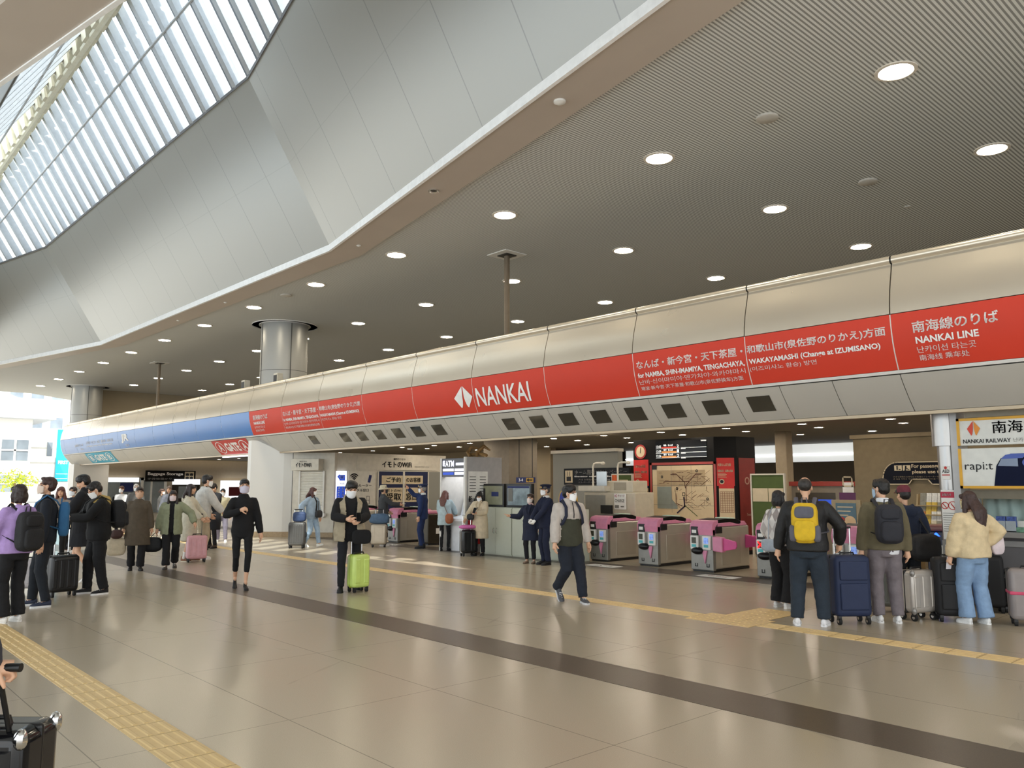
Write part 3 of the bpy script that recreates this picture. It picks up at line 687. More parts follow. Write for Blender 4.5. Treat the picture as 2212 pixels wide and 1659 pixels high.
def column(px0, px1, y, la, m):
    a, c = on_y(px0, 1000, y).x, on_y(px1, 1000, y).x; o = MB().box(a, c, y, y + (c - a), 0, 3.05).build('pillar', m, None, bevel=.02); return struct(o)
column(1675, 1700, 20, '', mat('beige_pillar', '#a4957d', .6))
# screen walls
x0, x1, z0, z1 = ry(1195, 985, 1366, 1115, 17.4)
struct(MB().box(x0, x1 - .5, 17.4, 17.6, 0, 2.55).build('wall_elevator', GREYWALL)); struct(MB().box(x0, x1 - .5, 17.3, 17.65, 2.55, 2.64).build('trim_7', CREAM))
struct(MB().box(-19.6, -18.4, 16.6, 17.8, 0, 3.05).build('pillar_3', mat('grey_brown', '#7b7264', .7)))
x0, x1, z0, z1 = ry(1848, 945, 2046, 1180, 17.0)
struct(MB().box(x0, x1 + 2, 17.0, 17.25, 0, 2.6).build('wall_office', mat('office_wall', '#77694f', .75))); struct(MB().box(x0 - .05, x1 + 2, 16.96, 17.29, 2.6, 2.68).build('trim_8', mat('cap_wood', '#8d7d60', .6)))
# black sign panels
def board(name, label, cat, px0, pyt, px1, pyb, y, m, d=.06):
    x0, x1, z0, z1 = ry(px0, pyt, px1, pyb, y); e = empty(name, ((x0 + x1) / 2, y, z0), 0, label, cat); w, h = (x1 - x0) / 2, z1 - z0
    MB().box(-w, w, -d, 0, 0, h).build('board', m, e, bevel=.008); return e, w, h, (lambda u, v: (u, -d - .005, v)), (lambda u, v: (u, -d - .01, v))
e, w, h, f, g = board('elevator_sign', 'black elevator sign with white Japanese lettering on the grey wall', 'sign', 1221, 1011, 1363, 1047, 17.40, BLACKGLOSS)
q = MB(); quad(q, -w + .06, .06, -w + .36, h - .06, f); q.build('pictogram_plate', BEIGEINK, e)
q = MB(); quad(q, -w + .12, .1, -w + .3, h * .5, g); stroke(q, [(-w + .15, h * .55), (-w + .15, h * .8)], .02, g); stroke(q, [(-w + .25, h * .55), (-w + .25, h * .8)], .02, g); q.build('pictogram', INK, e)
q = MB(); text(q, 'ホーム階行きエレベーター', -w + .44, h * .62, w - .08, h * .9, f, .012); text(q, 'Elevator to the platform', -w + .44, h * .44, w - .5, h * .54, f); text(q, '大きな荷物をお持ちの方は', -w + .6, h * .26, w - .7, h * .36, f); text(q, 'エレベーターをご利用ください', -w + .6, h * .1, w - .6, h * .2, f); q.build('lettering', WINK, e)
e, w, h, f, g = board('passenger_advice_sign', 'dark rounded sign advising passengers with luggage on the brown office wall', 'sign', 1905, 998, 2060, 1046, 17.0, mat('dark_navy_board', '#14161f', .7, spec=.15), .03)
for o in list(e.children): bpy.data.objects.remove(o)
q = MB(); pts = [(-w, 0)] + arc((-w + .35, h - .3), .3, 180, 90, 8)[0:] + [(w, h), (w, 0), (-w + 1.0, 0), (-w + .92, .1), (-w + .62, .1), (-w + .55, 0)]; pts[1] = (-w + .02, h - .42)
q.prism(pts, -.05, 0, 'xz'); q.build('board', mat('dark_navy_board', '#14161f', .7, spec=.15), e)
f = lambda u, v: (u, -.056, v); q = MB(); text(q, 'For passengers with', -w + .62, h * .68, w + .05, h * .9, f, .02); text(q, 'please use the elevator', -w + .63, h * .44, w + .25, h * .64, f, .02)
text(q, '大きな荷物をお持ちのお客様はエレベーターをご利用下さい', -w + .25, h * .3, w, h * .37, f); text(q, '큰 짐을 가지고 계신 고객님은 엘리베이터를 이용해 주십시오', -w + .25, h * .2, w, h * .27, f)
stroke(q, pts, .02, f, True); q.build('lettering', BEIGEINK, e)
q = MB(); quad(q, -w + .28, h * .62, -w + .43, h * .86, f); quad(q, -w + .45, h * .62, -w + .6, h * .86, f); q.build('pictogram_plates', BEIGEINK, e)
f = lambda u, v: (u, -.062, v); q = MB(); disc(q, -w + .34, h * .8, .018, f, 10); quad(q, -w + .325, h * .65, -w + .355, h * .77, f); quad(q, -w + .37, h * .65, -w + .41, h * .7, f); disc(q, -w + .51, h * .8, .018, f, 10); stroke(q, [(-w + .51, h * .77), (-w + .5, h * .65)], .03, f); stroke(q, [(-w + .51, h * .74), (-w + .57, h * .66)], .015, f); q.build('pictograms', INK, e)
e, w, h, f, g = board('platform_number_sign', 'small navy platform sign with yellow arrow panel beside the kiosk screens', 'sign', 1118, 1031, 1157, 1043, 16.0, NAVYINK)
MB().cyl((-w + .1, -.03, h), (-w + .1, -.03, 3.05 - e.location.z), .012, n=8).cyl((w - .1, -.03, h), (w - .1, -.03, 3.05 - e.location.z), .012, n=8).build('hanger_rods', DARKMETAL, e)
q = MB(); quad(q, w * .15, .02, w - .02, h - .02, f); q.build('yellow_panel', mat('sign_yellow', '#c79a2c', .5), e); q = MB(); text(q, '3-4', -w + .12, h * .25, -w * .2, h * .8, f, .02); q.build('lettering', WINK, e)
q = MB(); stroke(q, [(w * .3, h * .5), (w * .8, h * .5)], .03, g); stroke(q, [(w * .42, h * .7), (w * .28, h * .5), (w * .42, h * .3)], .03, g); q.build('arrow', INK, e)

# ATM booth
def bx(e, name, m, *a, bevel=.004): return MB().box(*a).build(name, m, e, bevel=bevel)
AT = empty('cash_machine_booth', (-15.75, 12.35, 0), 0, 'tall white and grey cash machine booth with lit sign, used by a woman', 'cash machine')
GREYP = mat('booth_grey', '#a9a8a8', .4); DGREY = mat('booth_dark', '#55555a', .4)
bx(AT, 'side_panel', WHITE, -.52, -.46, 0, 1.15, 0, 2.28); bx(AT, 'side_panel', GREYP, .46, .52, 0, 1.15, 0, 2.3); bx(AT, 'back_panel', GREYP, -.46, .46, 1.1, 1.15, 0, 2.28)
bx(AT, 'roof', DGREY, -.46, .46, .1, 1.1, 2.2, 2.28); bx(AT, 'lit_sign', DGREY, -.46, .46, .02, .14, 1.82, 2.27)
bx(AT, 'booth_lamp', mat('booth_lamp', '#f4f6ff', .5, emit=6.0), -.4, .4, .3, .9, 2.17, 2.2)
bx(AT, 'edge_strip', WHITE, .455, .525, -.03, .02, 0, 2.3)
f = lambda u, v: (u, .012, v); q = MB(); quad(q, -.42, 1.96, .02, 2.02, f); quad(q, .05, 1.96, .42, 2.02, f); quad(q, .05, 1.87, .42, 1.93, f); quad(q, .1, 2.1, .42, 2.16, f); q.build('lit_labels', LITWHITE, AT)
q = MB(); text(q, 'ATM', -.32, 2.07, .02, 2.22, f, .02); text(q, '銀行', -.42, 2.08, -.34, 2.22, f, .03); q.build('sign_lettering', LITWHITE, AT)
q = MB(); quad(q, -.42, 1.87, .02, 1.93, f); q.build('blue_label', LITBLUE, AT)
mb = MB(); mb.prism([(.25, 0), (.25, .62), (.12, .74), (.12, .8), (.55, .86), (.68, 1.35), (1.08, 1.35), (1.08, 0)], -.38, .40, 'yz'); mb.build('machine_body', mat('machine_white', '#e4e5e8', .35), AT, bevel=.01)
mb = MB(); mb.hexa([(-.16, .575, .93), (.2, .575, .93), (.2, .66, 1.28), (-.16, .66, 1.28)], [(-.16, .56, .935), (.2, .56, .935), (.2, .645, 1.285), (-.16, .645, 1.285)]); mb.build('screen', BLACKGLOSS, AT)
bx(AT, 'front_panel', DGREY, .1, .3, .235, .25, .25, .55); bx(AT, 'foot', BLACK, -.38, .4, .27, 1.05, 0, .04); bx(AT, 'poster', mat('warm_poster', '#d8cf9a', .6, var=.5, scale=9), -.1, .42, 1.07, 1.1, 1.4, 1.8)
bx(AT, 'blue_header', NAVYINK, -.2, .46, 1.02, 1.06, 1.66, 1.8)
f = lambda u, v: (.526, u, v); q = MB(); quad(q, .06, 1.3, .68, 1.95, f); q.build('side_notice', PAPER, AT)
q = MB(); f2 = lambda u, v: (.530, u, v); text(q, 'ATM', .22, 1.2, .72, 1.36, f2, .0); text(q, '銀行', .08, 1.21, .18, 1.36, f2)
for i in range(6): quad(q, .1, 1.46 + .07 * i, .3, 1.475 + .07 * i, f2); quad(q, .42, 1.46 + .07 * i, .62, 1.475 + .07 * i, f2)
for i in range(4): stroke(q, [(.1, 1.1 - .09 * i), (.5, 1.1 - .09 * i)], .025, f2)
q.build('side_lettering', INK, AT); q = MB(); quad(q, .06, .2, .9, .78, f); q.build('red_side_panel', mat('red_side', '#c01f24', .4), AT); q = MB(); text(q, '時間外手数料', .08, .8, .7, .87, f2, .02); q.build('red_lettering', REDINK, AT)
DR = mat('driftwood', '#8a6a3c', .6, var=.3, scale=10)
mb = MB(); mb.tube([(-.05, .3, 0), (-.2, .35, .12), (-.12, .4, .24), (.02, .5, .22)], [.035, .05, .045, .02], 8); mb.tube([(.1, .4, 0), (.05, .45, .12), (.2, .55, .26), (.36, .6, .16)], [.03, .045, .05, .02], 8); mb.tube([(-.2, .4, .05), (.1, .5, .08), (.35, .5, .03)], .04, 8)
o = mb.build('driftwood_ornament', DR, None, True); o.location = (-15.35, 12.3, 2.305); tag(o, 'curly brown driftwood ornament lying on top of the cash machine booth', 'ornament')

# cabinets and screens
CABM = mat('cabinet_sage', '#c2c4b2', .45, var=.02)
cxs = [(-15.0, -13.88), (-13.86, -12.72), (-12.70, -12.1)]
for i, (xa, xb) in enumerate(cxs[:2] + [(-12.70, -11.95)]):
    e = empty('storage_cabinet', ((xa + xb) / 2, 12.62, 0), 0, ('pale green storage cabinet nearest the cash machine, behind the woman in the beige coat', 'pale green storage cabinet behind the staff woman with the outstretched arm', 'pale green storage cabinet mostly hidden behind the station officer in white gloves')[i], 'cabinet', None)
    hw = (xb - xa) / 2; bx(e, 'carcass', CABM, -hw, hw, 0, .5, 0, 1.1)
    for s in (-1, 1):
        d = MB().box(min(.004 * s, s * (hw - .008)), max(.004 * s, s * (hw - .008)), -.02, 0, .03, 1.08).build('door', CABM, e, bevel=.003)
        MB().tube([(.05 * s, -.022, .5), (.05 * s, -.05, .52), (.05 * s, -.05, .6), (.05 * s, -.022, .62)], .009, 8).build('handle', CHROME, d, True)
POSTM = mat('olive_board', '#8b8a70', .3, var=.25, scale=4)
for (pa, pb, la, m2) in ((1038, 1092, 'dark framed olive information screen standing on the cabinets', POSTM), (1097, 1151, 'dark framed information screen with a pale blue notice on the cabinets', mat('blue_notice', '#7f8f94', .3, var=.35, scale=6))):
    x0, x1, z0, z1 = ry(pa, 1045, pb, 1092, 12.95)
    e = empty('information_screen', ((x0 + x1) / 2, 12.95, 1.1), 0, la, 'screen'); w = (x1 - x0) / 2
    bx(e, 'housing', BLACK, -w, w, -.05, .05, .0, z1 - 1.1); bx(e, 'display', m2, -w + .05, w - .05, -.056, -.05, .05, z1 - 1.15)
    f = lambda u, v: (u, -.062, v); q = MB(); h = z1 - 1.1
    if 'olive' in la: quad(q, .02, h * .45, w * .6, h * .65, f)
    else: quad(q, -w + .06, h - .1, w - .06, h - .055, f)
    q.build('blue_label', NAVYINK, e); q = MB(); quad(q, -w + .08, h * .25, -w * .45, h * .8, f); q.build('grey_label', DARKMETAL if 'olive' in la else GREYINK, e)

# ticket gates
GSTEEL = mat('gate_steel', '#c9c4b8', .28, .55, var=.06, scale=3)
def ticket_gate(x, y, la, flap_l=True, flap_r=True, cross=False):
    e = empty('ticket_gate', (x, y, 0), 0, la, 'ticket gate', 'pink topped ticket gates')
    bx(e, 'body', GSTEEL, -.24, .24, .06, 1.28, .05, .84, bevel=.03); bx(e, 'plinth', BLACK, -.235, .235, .04, 1.26, 0, .05)
    bx(e, 'front_post', mat('gate_grey', '#8e8c86', .35, .5), -.25, .25, 0, .1, .03, .8, bevel=.015)
    bx(e, 'service_door', mat('steel_door', '#bdb7aa', .3, .5, var=.06, scale=3), .238, .246, .3, .95, .12, .62, bevel=.002)
    mb = MB(); mb.prism([(.0, .68), (-.025, .8), (.01, .90), (.06, .945), (.2, .965), (.2, .90), (.14, .86), (.1, .8), (.1, .68)], -.25, .25, 'yz'); mb.prism([(.19, .84), (.19, .905), (.62, .915), (.95, .86), (.95, .84)], -.23, .25, 'yz'); mb.prism([(1.0, .84), (1.0, .93), (1.16, .92), (1.24, .86), (1.24, .84)], -.22, .22, 'yz'); mb.build('pink_cowl', PALEPINK, e, bevel=.02)
    mb = MB(); mb.prism([(.2, .90), (.2, .968), (.5, .99), (.86, .97), (1.0, .935), (1.0, .88)], -.2, .235, 'yz'); mb.build('black_top', BLACKGLOSS, e, bevel=.01)
    mb = MB(); mb.box(-.12, .2, .66, .84, .975, .995); mb.build('ticket_slot', mat('pale_green_card', '#cfe0cc', .5), e)
    bx(e, 'side_reader', BLACK, .2, .268, .1, .3, .72, .84)
    for s in (-1, 1):
        d = MB().box(s * .05, s * .22, -.05, 0, .42, .67).build('display_panel', PAPER, e, bevel=.006)
        f = lambda u, v: (u, -.057, v); q = MB(); quad(q, s * .135 - .05, .53, s * .135 + .05, .64, f)
        if cross and s < 0: q.build('display', BLACK, d); q = MB(); stroke(q, [(s * .135 - .04, .54), (s * .135 + .04, .63)], .028, lambda u, v: (u, -.06, v)); stroke(q, [(s * .135 - .04, .63), (s * .135 + .04, .54)], .028, lambda u, v: (u, -.06, v)); q.build('red_cross', mat('lit_red', '#ff2020', .5, emit=1.5), d)
        else: q.build('display', mat('lit_display', '#7f9be8', .5, emit=.5, var=.4, scale=30) if s > 0 else mat('dark_display', '#3f4030', .3, var=.5, scale=30), d)
        q = MB(); quad(q, s * .135 - .05, .46, s * .135 + .05, .51, f); q.build('arrow_label', mat('teal_label', '#59b8bd', .5), d)
    MB().ell((-.08, -.02, .39), (.13, .09, .07)).build('bumper', BLACK, e, True)
    mb = MB(); mb.prism([(.02, .4), (.13, .4), (.08, .16)], -.025, .0, 'xz'); mb.build('pink_wedge', PALEPINK, e)
    bx(e, 'card_reader', BLACK, -.22, -.06, -.03, .06, .68, .84, bevel=.012); bx(e, 'reader_label', PAPER, -.19, -.09, -.036, -.03, .72, .78)
    for s in (-1, 1):
        q = MB(); f = lambda u, v: (u, -.006, v); stroke(q, [(s * .13 - .02, .15), (s * .13 - .02, .1), (s * .13 + .03, .1), (s * .13 + .03, .15)], .014, f); q.build('foot_mark', INK, e)
    fm = PINK
    if flap_r:
        mb = MB(); mb.prism([(.25, .4), (.46, .38), (.46, .66), (.25, .67)], -.02, .12, 'xz'); mb.build('flap_housing', PALEPINK, e, bevel=.02)
        mb = MB(); mb.prism([(.46, .41), (.72, .46), (.74, .5), (.74, .57), (.72, .6), (.46, .645)], .02, .05, 'xz'); mb.build('flap', fm, e, bevel=.008)
    if flap_l:
        mb = MB(); mb.prism([(-.25, .41), (-.42, .44), (-.44, .5), (-.44, .58), (-.42, .62), (-.25, .65)], 1.1, 1.15, 'xz'); mb.build('flap', fm, e, bevel=.008)
    mb = MB(); mb.prism([(.24, .4), (.5, .44), (.5, .62), (.24, .66)], 1.12, 1.2, 'xz'); mb.build('rear_flap', fm, e, bevel=.01)
    return e
for x, y, la, fl, fr, cr in ((-9.07, 13.1, 'pink topped ticket gate nearest the argyle sweater woman, complete and unobstructed', True, True, False), (-10.43, 13.2, 'pink topped ticket gate in the middle of the three in front of the map board', True, False, False),
                             (-11.8, 13.25, 'pink topped ticket gate partly hidden by the man in the fleece pullover', True, False, False), (-7.6, 13.0, 'ticket gate with red cross display beside the argyle sweater woman', True, False, True),
                             (-6.2, 13.0, 'ticket gate mostly hidden behind the yellow backpack man', True, False, False), (-19.45, 13.1, 'brown sided ticket gate behind the pointing station officer', False, False, False), (-22.1, 13.15, 'ticket gate at the white wall left of the man with the green suitcase', False, False, False)):
    ticket_gate(x, y, la, fl, fr, cr)
e = empty('ticket_gate', (-18.05, 13.1, 0), 0, 'dark ticket gate right of the pointing officer, beside the cash machine', 'ticket gate', 'pink topped ticket gates'); bx(e, 'body', mat('bronze_steel', '#4a453c', .3, .8), -.24, .24, .04, 1.2, .05, .84, bevel=.03); bx(e, 'plinth', BLACK, -.23, .23, .05, 1.2, 0, .05); bx(e, 'pink_cowl', PALEPINK, -.25, .25, 0, 1.22, .84, .92, bevel=.03); bx(e, 'side_notice', PAPER, .242, .248, .3, .55, .3, .45, bevel=.001)
# blue reader post
p = on_z(2030, 1272, 0); e = empty('blue_gate_post', (p.x, p.y, 0), 0, 'dark blue gate post with a lit blue arrow at right behind the queue', 'gate post')
bx(e, 'post', mat('dark_blue_post', '#141a3a', .35), -.16, .16, 0, .9, 0, .9, bevel=.02); bx(e, 'cowl', mat('mauve_cowl', '#8d5f5c', .4), -.17, .17, -.02, .92, .9, .99, bevel=.03)
q = MB(); f = lambda u, v: (u, -.006, v); stroke(q, [(0, .74), (0, .84)], .05, f); poly(q, [(-.06, .82), (.06, .82), (0, .88)], f); q.build('lit_arrow', mat('lit_blue', '#2a5cff', .5, emit=4), e); q = MB(); quad(q, -.09, .5, .09, .68, f); q.build('notice', PAPER, e)
# floor stickers
for (x, y, la) in ((-11.05, 12.55, 'white floor sticker in front of the left gate'), (-8.4, 12.62, 'white floor sticker with red marks in front of the right gate'), (-18.75, 12.6, 'white floor sticker beside the pointing officer')):
    e = empty('floor_sticker', (x, y, .0035), 0, la, 'floor sticker'); MB().box(-.38, .38, -.16, .16, 0, .002).build('sheet', PAPER, e); q = MB(); f = lambda u, v: (u, v, .003); text(q, 'のりば' if x > -9 else '入口', -.2, -.06, .2, .06, f, .02); q.build('marks', REDINK if x > -9 else INK, e)

# fare map kiosk
KY = 16.4
KB = mat('kiosk_black', '#100f0e', .6, spec=.2); KRED = mat('kiosk_red', '#c9271f', .5); KMAP = mat('map_paper', '#d8c29c', .6, var=.03)
x0, x1, z0, z1 = ry(1369, 955, 1544, 1130, KY); kx1 = x1; ZT = 2.76
e = empty('fare_map_kiosk', ((x0 + x1) / 2, KY, 0), 0, 'black and red fare map kiosk with clock and departure board behind the gates', 'kiosk'); w = (x1 - x0) / 2
# plan: front, angled right wing, right side
P1 = (w, 0); P2 = (w + .40, .33); P3 = (w + .46, 1.05)
mb = MB(); mb.prism([(-w, 0), P1, P2, P3, (-w, 1.05)], 0, ZT, 'xy'); mb.build('body', KB, e, bevel=.01)
fk = lambda u, v: (u, -.012, v); fk2 = lambda u, v: (u, -.018, v); fk3 = lambda u, v: (u, -.024, v)
def kx(px): return on_y(px, 1040, KY).x - e.location.x
def kz(px, py): return on_y(px, py, KY).z
def kr(px0, pyt, px1, pyb): return kx(px0), kz((px0 + px1) / 2, pyb), kx(px1), kz((px0 + px1) / 2, pyt)
q = MB(); u0, v0, u1, v1 = kr(1407, 1001, 1545, 1125); v0 = .7; stroke(q, [(u0, v0), (u0, v1), (u1, v1), (u1, v0)], .06, fk); q.build('red_frame', mat('frame_red', '#a8433c', .4), e)
q = MB(); quad(q, u0 + .05, v0, u1 - .05, v1 - .05, fk); q.build('route_map', KMAP, e)
ma, mz = u1 - u0 - .1, v1 - .05 - .95
def MP(a, b_): return (u0 + .05 + ma * a, .95 + mz * b_)
def lines(name, m, w_, segs):
    q = MB()
    for s in segs: stroke(q, [MP(*p) for p in s], w_, fk3)
    q.build(name, m, e)
q = MB(); poly(q, [MP(.08, .08), MP(.42, .08), MP(.42, .15), MP(.33, .28), MP(.32, .55), MP(.08, .55)], fk2); q.build('map_sea', mat('map_grey', '#8d948c', .6), e)
q = MB(); poly(q, [MP(.08, .56), MP(.88, .56), MP(.88, .9), MP(.08, .9)], fk2); q.build('map_zone', mat('map_tan', '#b29b76', .6), e)
rnd = random.Random(5); segs = []
for i in range(60):
    a, b_ = rnd.uniform(.36, .92), rnd.uniform(.08, .86); d = rnd.choice([(1, 0), (0, 1), (.7, .7), (.7, -.7)]); l = rnd.uniform(.04, .16); segs.append([(a, b_), (min(.97, a + d[0] * l), max(.05, min(.9, b_ + d[1] * l)))])
for i in range(30):
    a, b_ = rnd.uniform(.1, .85), rnd.uniform(.58, .86); segs.append([(a, b_), (a + rnd.uniform(.03, .1), b_)])
lines('map_thin_lines', mat('map_ink', '#6b4a3a', .6), .007, segs)
lines('map_panel_joints', GREYINK, .006, [[(0, .58), (1, .58)], [(.33, 0), (.33, 1)], [(.66, 0), (.66, 1)], [(0, .16), (1, .16)]])
lines('map_routes', mat('map_brown', '#5a2f22', .6), .016, [[(.2, .62), (.2, .65), (.25, .66), (.62, .66)], [(.32, .81), (.42, .81), (.55, .64), (.55, .58), (.57, .5)], [(.82, .81), (.73, .81), (.57, .58), (.57, .25)], [(.52, .76), (.52, .66)], [(.4, .4), (.4, .2), (.5, .14)]])
lines('map_main_line', mat('map_purple', '#2a1b35', .6), .035, [[(.53, .32), (.54, .14), (.42, .0)]]); lines('map_green_line', mat('map_green', '#4c5a2a', .6), .018, [[(.54, .16), (.74, -.06)]])
q = MB(); f_ = fk3
for a, b_ in ((.17, .76), (.75, .88), (.42, .51), (.91, .3)): q_ = MB(); disc(q_, *MP(a, b_), .035, f_, 14, .015); q_.build('line_marker', INK, e)
stroke(q, [MP(.51, .36), MP(.55, .36), MP(.55, .42), MP(.51, .42)], .014, f_, True); quad(q, *MP(0, .92), *MP(.08, 1.0), f_); q.build('map_marks', INK, e)
# departure board
u0, v0, u1, v1 = kr(1419, 951, 1529, 989); q = MB(); quad(q, u0, v0, u1, v1, fk); db = q.build('departure_board', mat('board_black', '#060606', .2), e)
def DP(a, b_): return (u0 + (u1 - u0) * a, v0 + (v1 - v0) * b_)
LITW = mat('lit_white_text', '#e8e8e4', .5, emit=.8); q = MB()
for i, (tm_, pl_) in enumerate((('12:05', '2'), ('12:09', '1'), ('12:26', '2'))):
    b0 = .6 - .27 * i; text(q, tm_, *DP(.01, b0), *DP(.11, b0 + .15), fk2, .02); text(q, 'なんば', *DP(.25, b0 + .1), *DP(.35, b0 + .2), fk2, .01); text(q, '急行' if i else '特急', *DP(.16, b0 + .1), *DP(.22, b0 + .2), fk2, .01); text(q, pl_, *DP(.43, b0), *DP(.47, b0 + .17), fk2, .03)
    quad(q, *DP(.0, b0 - .05), *DP(.48, b0 - .035), fk2); quad(q, *DP(.51, b0 - .03), *DP(1, b0 - .01), fk2); quad(q, *DP(.51, b0 - .09), *DP(.6, b0 - .05), fk2)
text(q, 'NANKAI', *DP(.9, .9), *DP(1.0, .98), fk2, .01); q.build('board_lettering', LITW, db)
q = MB(); quad(q, *DP(.12, .575), *DP(.42, .66), fk2); q.build('red_row', mat('lit_red_row', '#c83a2a', .5, emit=.7), db); q = MB(); quad(q, *DP(.12, .305), *DP(.42, .4), fk2); quad(q, *DP(.12, .035), *DP(.42, .13), fk2); q.build('orange_rows', mat('lit_orange', '#d08a4a', .5, emit=.7), db)
# clock
c = (kx(1385.5), kz(1385, 976)); q = MB(); disc(q, c[0], c[1], .145, fk, 32); k_ = q.build('clock_face', mat('clock_cream', '#d8c4a0', .5), e); q = MB(); disc(q, c[0], c[1], .185, fk2, 36, .14); q.build('clock_rim', mat('clock_red', '#a8342c', .4), k_)
q = MB(); stroke(q, [(c[0] - .005, c[1] - .03), (c[0] + .012, c[1] + .09)], .018, fk2); stroke(q, [(c[0] - .003, c[1] - .03), (c[0] + .015, c[1] + .11)], .01, fk2); q.build('clock_hands', INK, k_)
# side panels with red heads and timetables
def fw_(a, b_):
    D = Vector((b_[0] - a[0], b_[1] - a[1], 0)); L = D.length; D.normalize(); N = Vector((D.y, -D.x, 0)); return L, (lambda d: (lambda u, v: tuple(Vector((a[0], a[1], 0)) + D * u + N * d + Vector((0, 0, v)))))
def timetable(L0, L1, F, head):
    q = MB(); quad(q, L0, 1.6, L1, 2.26, F(.01)); r_ = q.build('red_head', KRED, e); wd_ = L1 - L0
    q = MB(); text(q, '大阪なんば方面', L0 + .06 * wd_, 2.06, L0 + .8 * wd_, 2.13, F(.016), .02); text(q, '和歌山市・高野山方面', L0 + .06 * wd_, 1.92, L0 + .9 * wd_, 1.98, F(.016), .02)
    for i in range(4): quad(q, L0 + .06 * wd_, 1.89 - .03 * i, L0 + (.5 + .06 * (i % 2)) * wd_, 1.9 - .03 * i, F(.016))
    disc(q, L0 + .27 * wd_, 1.7, .06, F(.016), 18); q.build('white_lettering', BEIGEINK, r_); q = MB(); disc(q, L0 + .27 * wd_, 1.7, .04, F(.02), 14); q.build('clock_symbol', INK, r_)
    q = MB(); quad(q, L0 + .04, .75, L1 - .02, 1.54, F(.01)); t_ = q.build('timetable', KMAP, e); q = MB()
    for i in range(13): quad(q, L0 + .06, .98 + .04 * i, L1 - .03, .99 + .04 * i, F(.014))
    for i in range(7): quad(q, L0 + .06 + (wd_ - .1) * i / 6, .98, L0 + .07 + (wd_ - .1) * i / 6, 1.47, F(.014))
    q.build('timetable_lines', mat('tt_brown', '#8a5a40', .6), t_); q = MB(); quad(q, L0 + .04, 1.54, L1 - .02, 1.6, F(.012)); q.build('timetable_header', head, t_)
timetable(kx(1370), kx(1402), lambda d: (lambda u, v: (u, -d, v)), NAVYINK)
L, F = fw_(P1, P2); timetable(.05, L - .06, F, KRED)
L, F = fw_(P2, P3); q = MB(); quad(q, .06, .1, L - .05, 2.26, F(.01)); q.build('red_side', mat('dull_red', '#7d2a24', .45), e); q = MB(); disc(q, .35, 1.72, .09, F(.016), 18, .06); text(q, 'Timetable', .3, .9, .5, .96, F(.016)); q.build('side_marks', mat('dull_ink', '#b08a78', .6), e)
# green notice boards
GREENB = mat('green_felt', '#4b5a2c', .85)
def notice(px0, px1, pyt, y, la, papers):
    x0, x1, z0, z1 = ry(px0, pyt, px1, 1130, y); e = empty('notice_board', ((x0 + x1) / 2, y, 0), 0, la, 'notice board'); w = (x1 - x0) / 2
    bx(e, 'board', GREENB, -w, w, -.03, 0, .5, z1); MB().box(-w - .03, w + .03, -.05, .02, z1, z1 + .03).box(-w - .03, -w, -.05, .02, 0, z1).box(w, w + .03, -.05, .02, 0, z1).build('frame', CREAM, e)
    for (a, b_, c_, d_) in papers: bx(e, 'paper', BEIGEINK, -w + 2 * w * a, -w + 2 * w * b_, -.04, -.03, c_, d_, bevel=.001)
    return e
notice(1627, 1696, 1026, 16.6, 'green notice board with two beige notices right of the fare map kiosk', [(.02, .5, 1.25, 1.55), (.52, .98, 1.25, 1.55)])
notice(1326, 1367, 1026, 16.0, 'green notice board with a beige paper left of the fare map kiosk', [(.35, .8, 1.3, 1.75)])
# attendant counter with machines, lamps and notices
x0, x1, z0, z1 = ry(1262, 1055, 1372, 1140, 14.6); e = empty('attendant_counter', ((x0 + x1) / 2, 14.6, 0), 0, 'cream attendant counter with machine panels left of the fare map kiosk', 'counter'); w = (x1 - x0) / 2
CBE = mat('machine_beige', '#c4bba6', .5); bx(e, 'body', CBE, -w, w, 0, .7, 0, 1.45, bevel=.02); bx(e, 'door', mat('machine_grey', '#8f8c82', .5), -w + .05, -.1, -.012, 0, .5, 1.38); bx(e, 'machine_top', CBE, -.1, w - .1, .05, .6, 1.45, 1.72, bevel=.02); bx(e, 'shelf', CREAM, -w - .05, 0, -.15, .4, 1.48, 1.6)
bx(e, 'screen', BLACK, -.22, .12, -.05, 0, .95, 1.15); bx(e, 'orange_lamp', mat('orange_lamp', '#c85a2a', .5), .02, .09, .1, .2, 1.72, 1.86); bx(e, 'grille', mat('grille', '#9b927f', .6), .12, .5, .045, .05, 1.5, 1.68)
o = empty('price_notice', (e.location.x + .38, 14.55, 1.06), 0, 'white paper notice with coloured lettering taped to the attendant counter', 'notice'); bx(o, 'sheet', PAPER, -.17, .17, -.005, .03, 0, .36, bevel=.001)
f = lambda u, v: (u, -.011, v); q = MB(); text(q, 'IC', -.14, .28, -.07, .34, f, .02); text(q, 'チャージ', -.05, .28, .14, .34, f, .01); q.build('red_lettering', mat('magenta_ink', '#b0305a', .6), o); q = MB(); text(q, 'CHARGE', -.14, .16, .14, .24, f, .02); quad(q, -.14, .03, -.02, .1, f); quad(q, .03, .05, .13, .08, f); q.build('dark_lettering', GREYINK, o)
for i, (dx, la) in enumerate(((-.62, 'white hooked lamp post on the attendant counter, left one'), (.16, 'white hooked lamp post on the attendant counter, right one'))):
    o = empty('hooked_lamp', (e.location.x + dx, 14.75, 1.6 if dx < 0 else 1.72), 0, la, 'lamp'); z = 2.15 - o.location.z
    MB().tube([(0, 0, 0), (0, 0, z - .1), (.03, 0, z - .02), (.1, 0, z), (.3, 0, z)], .022, 10).build('arm', CREAM, o, True); MB().ell((.32, 0, z - .01), (.06, .05, .04)).build('head', CREAM, o, True)
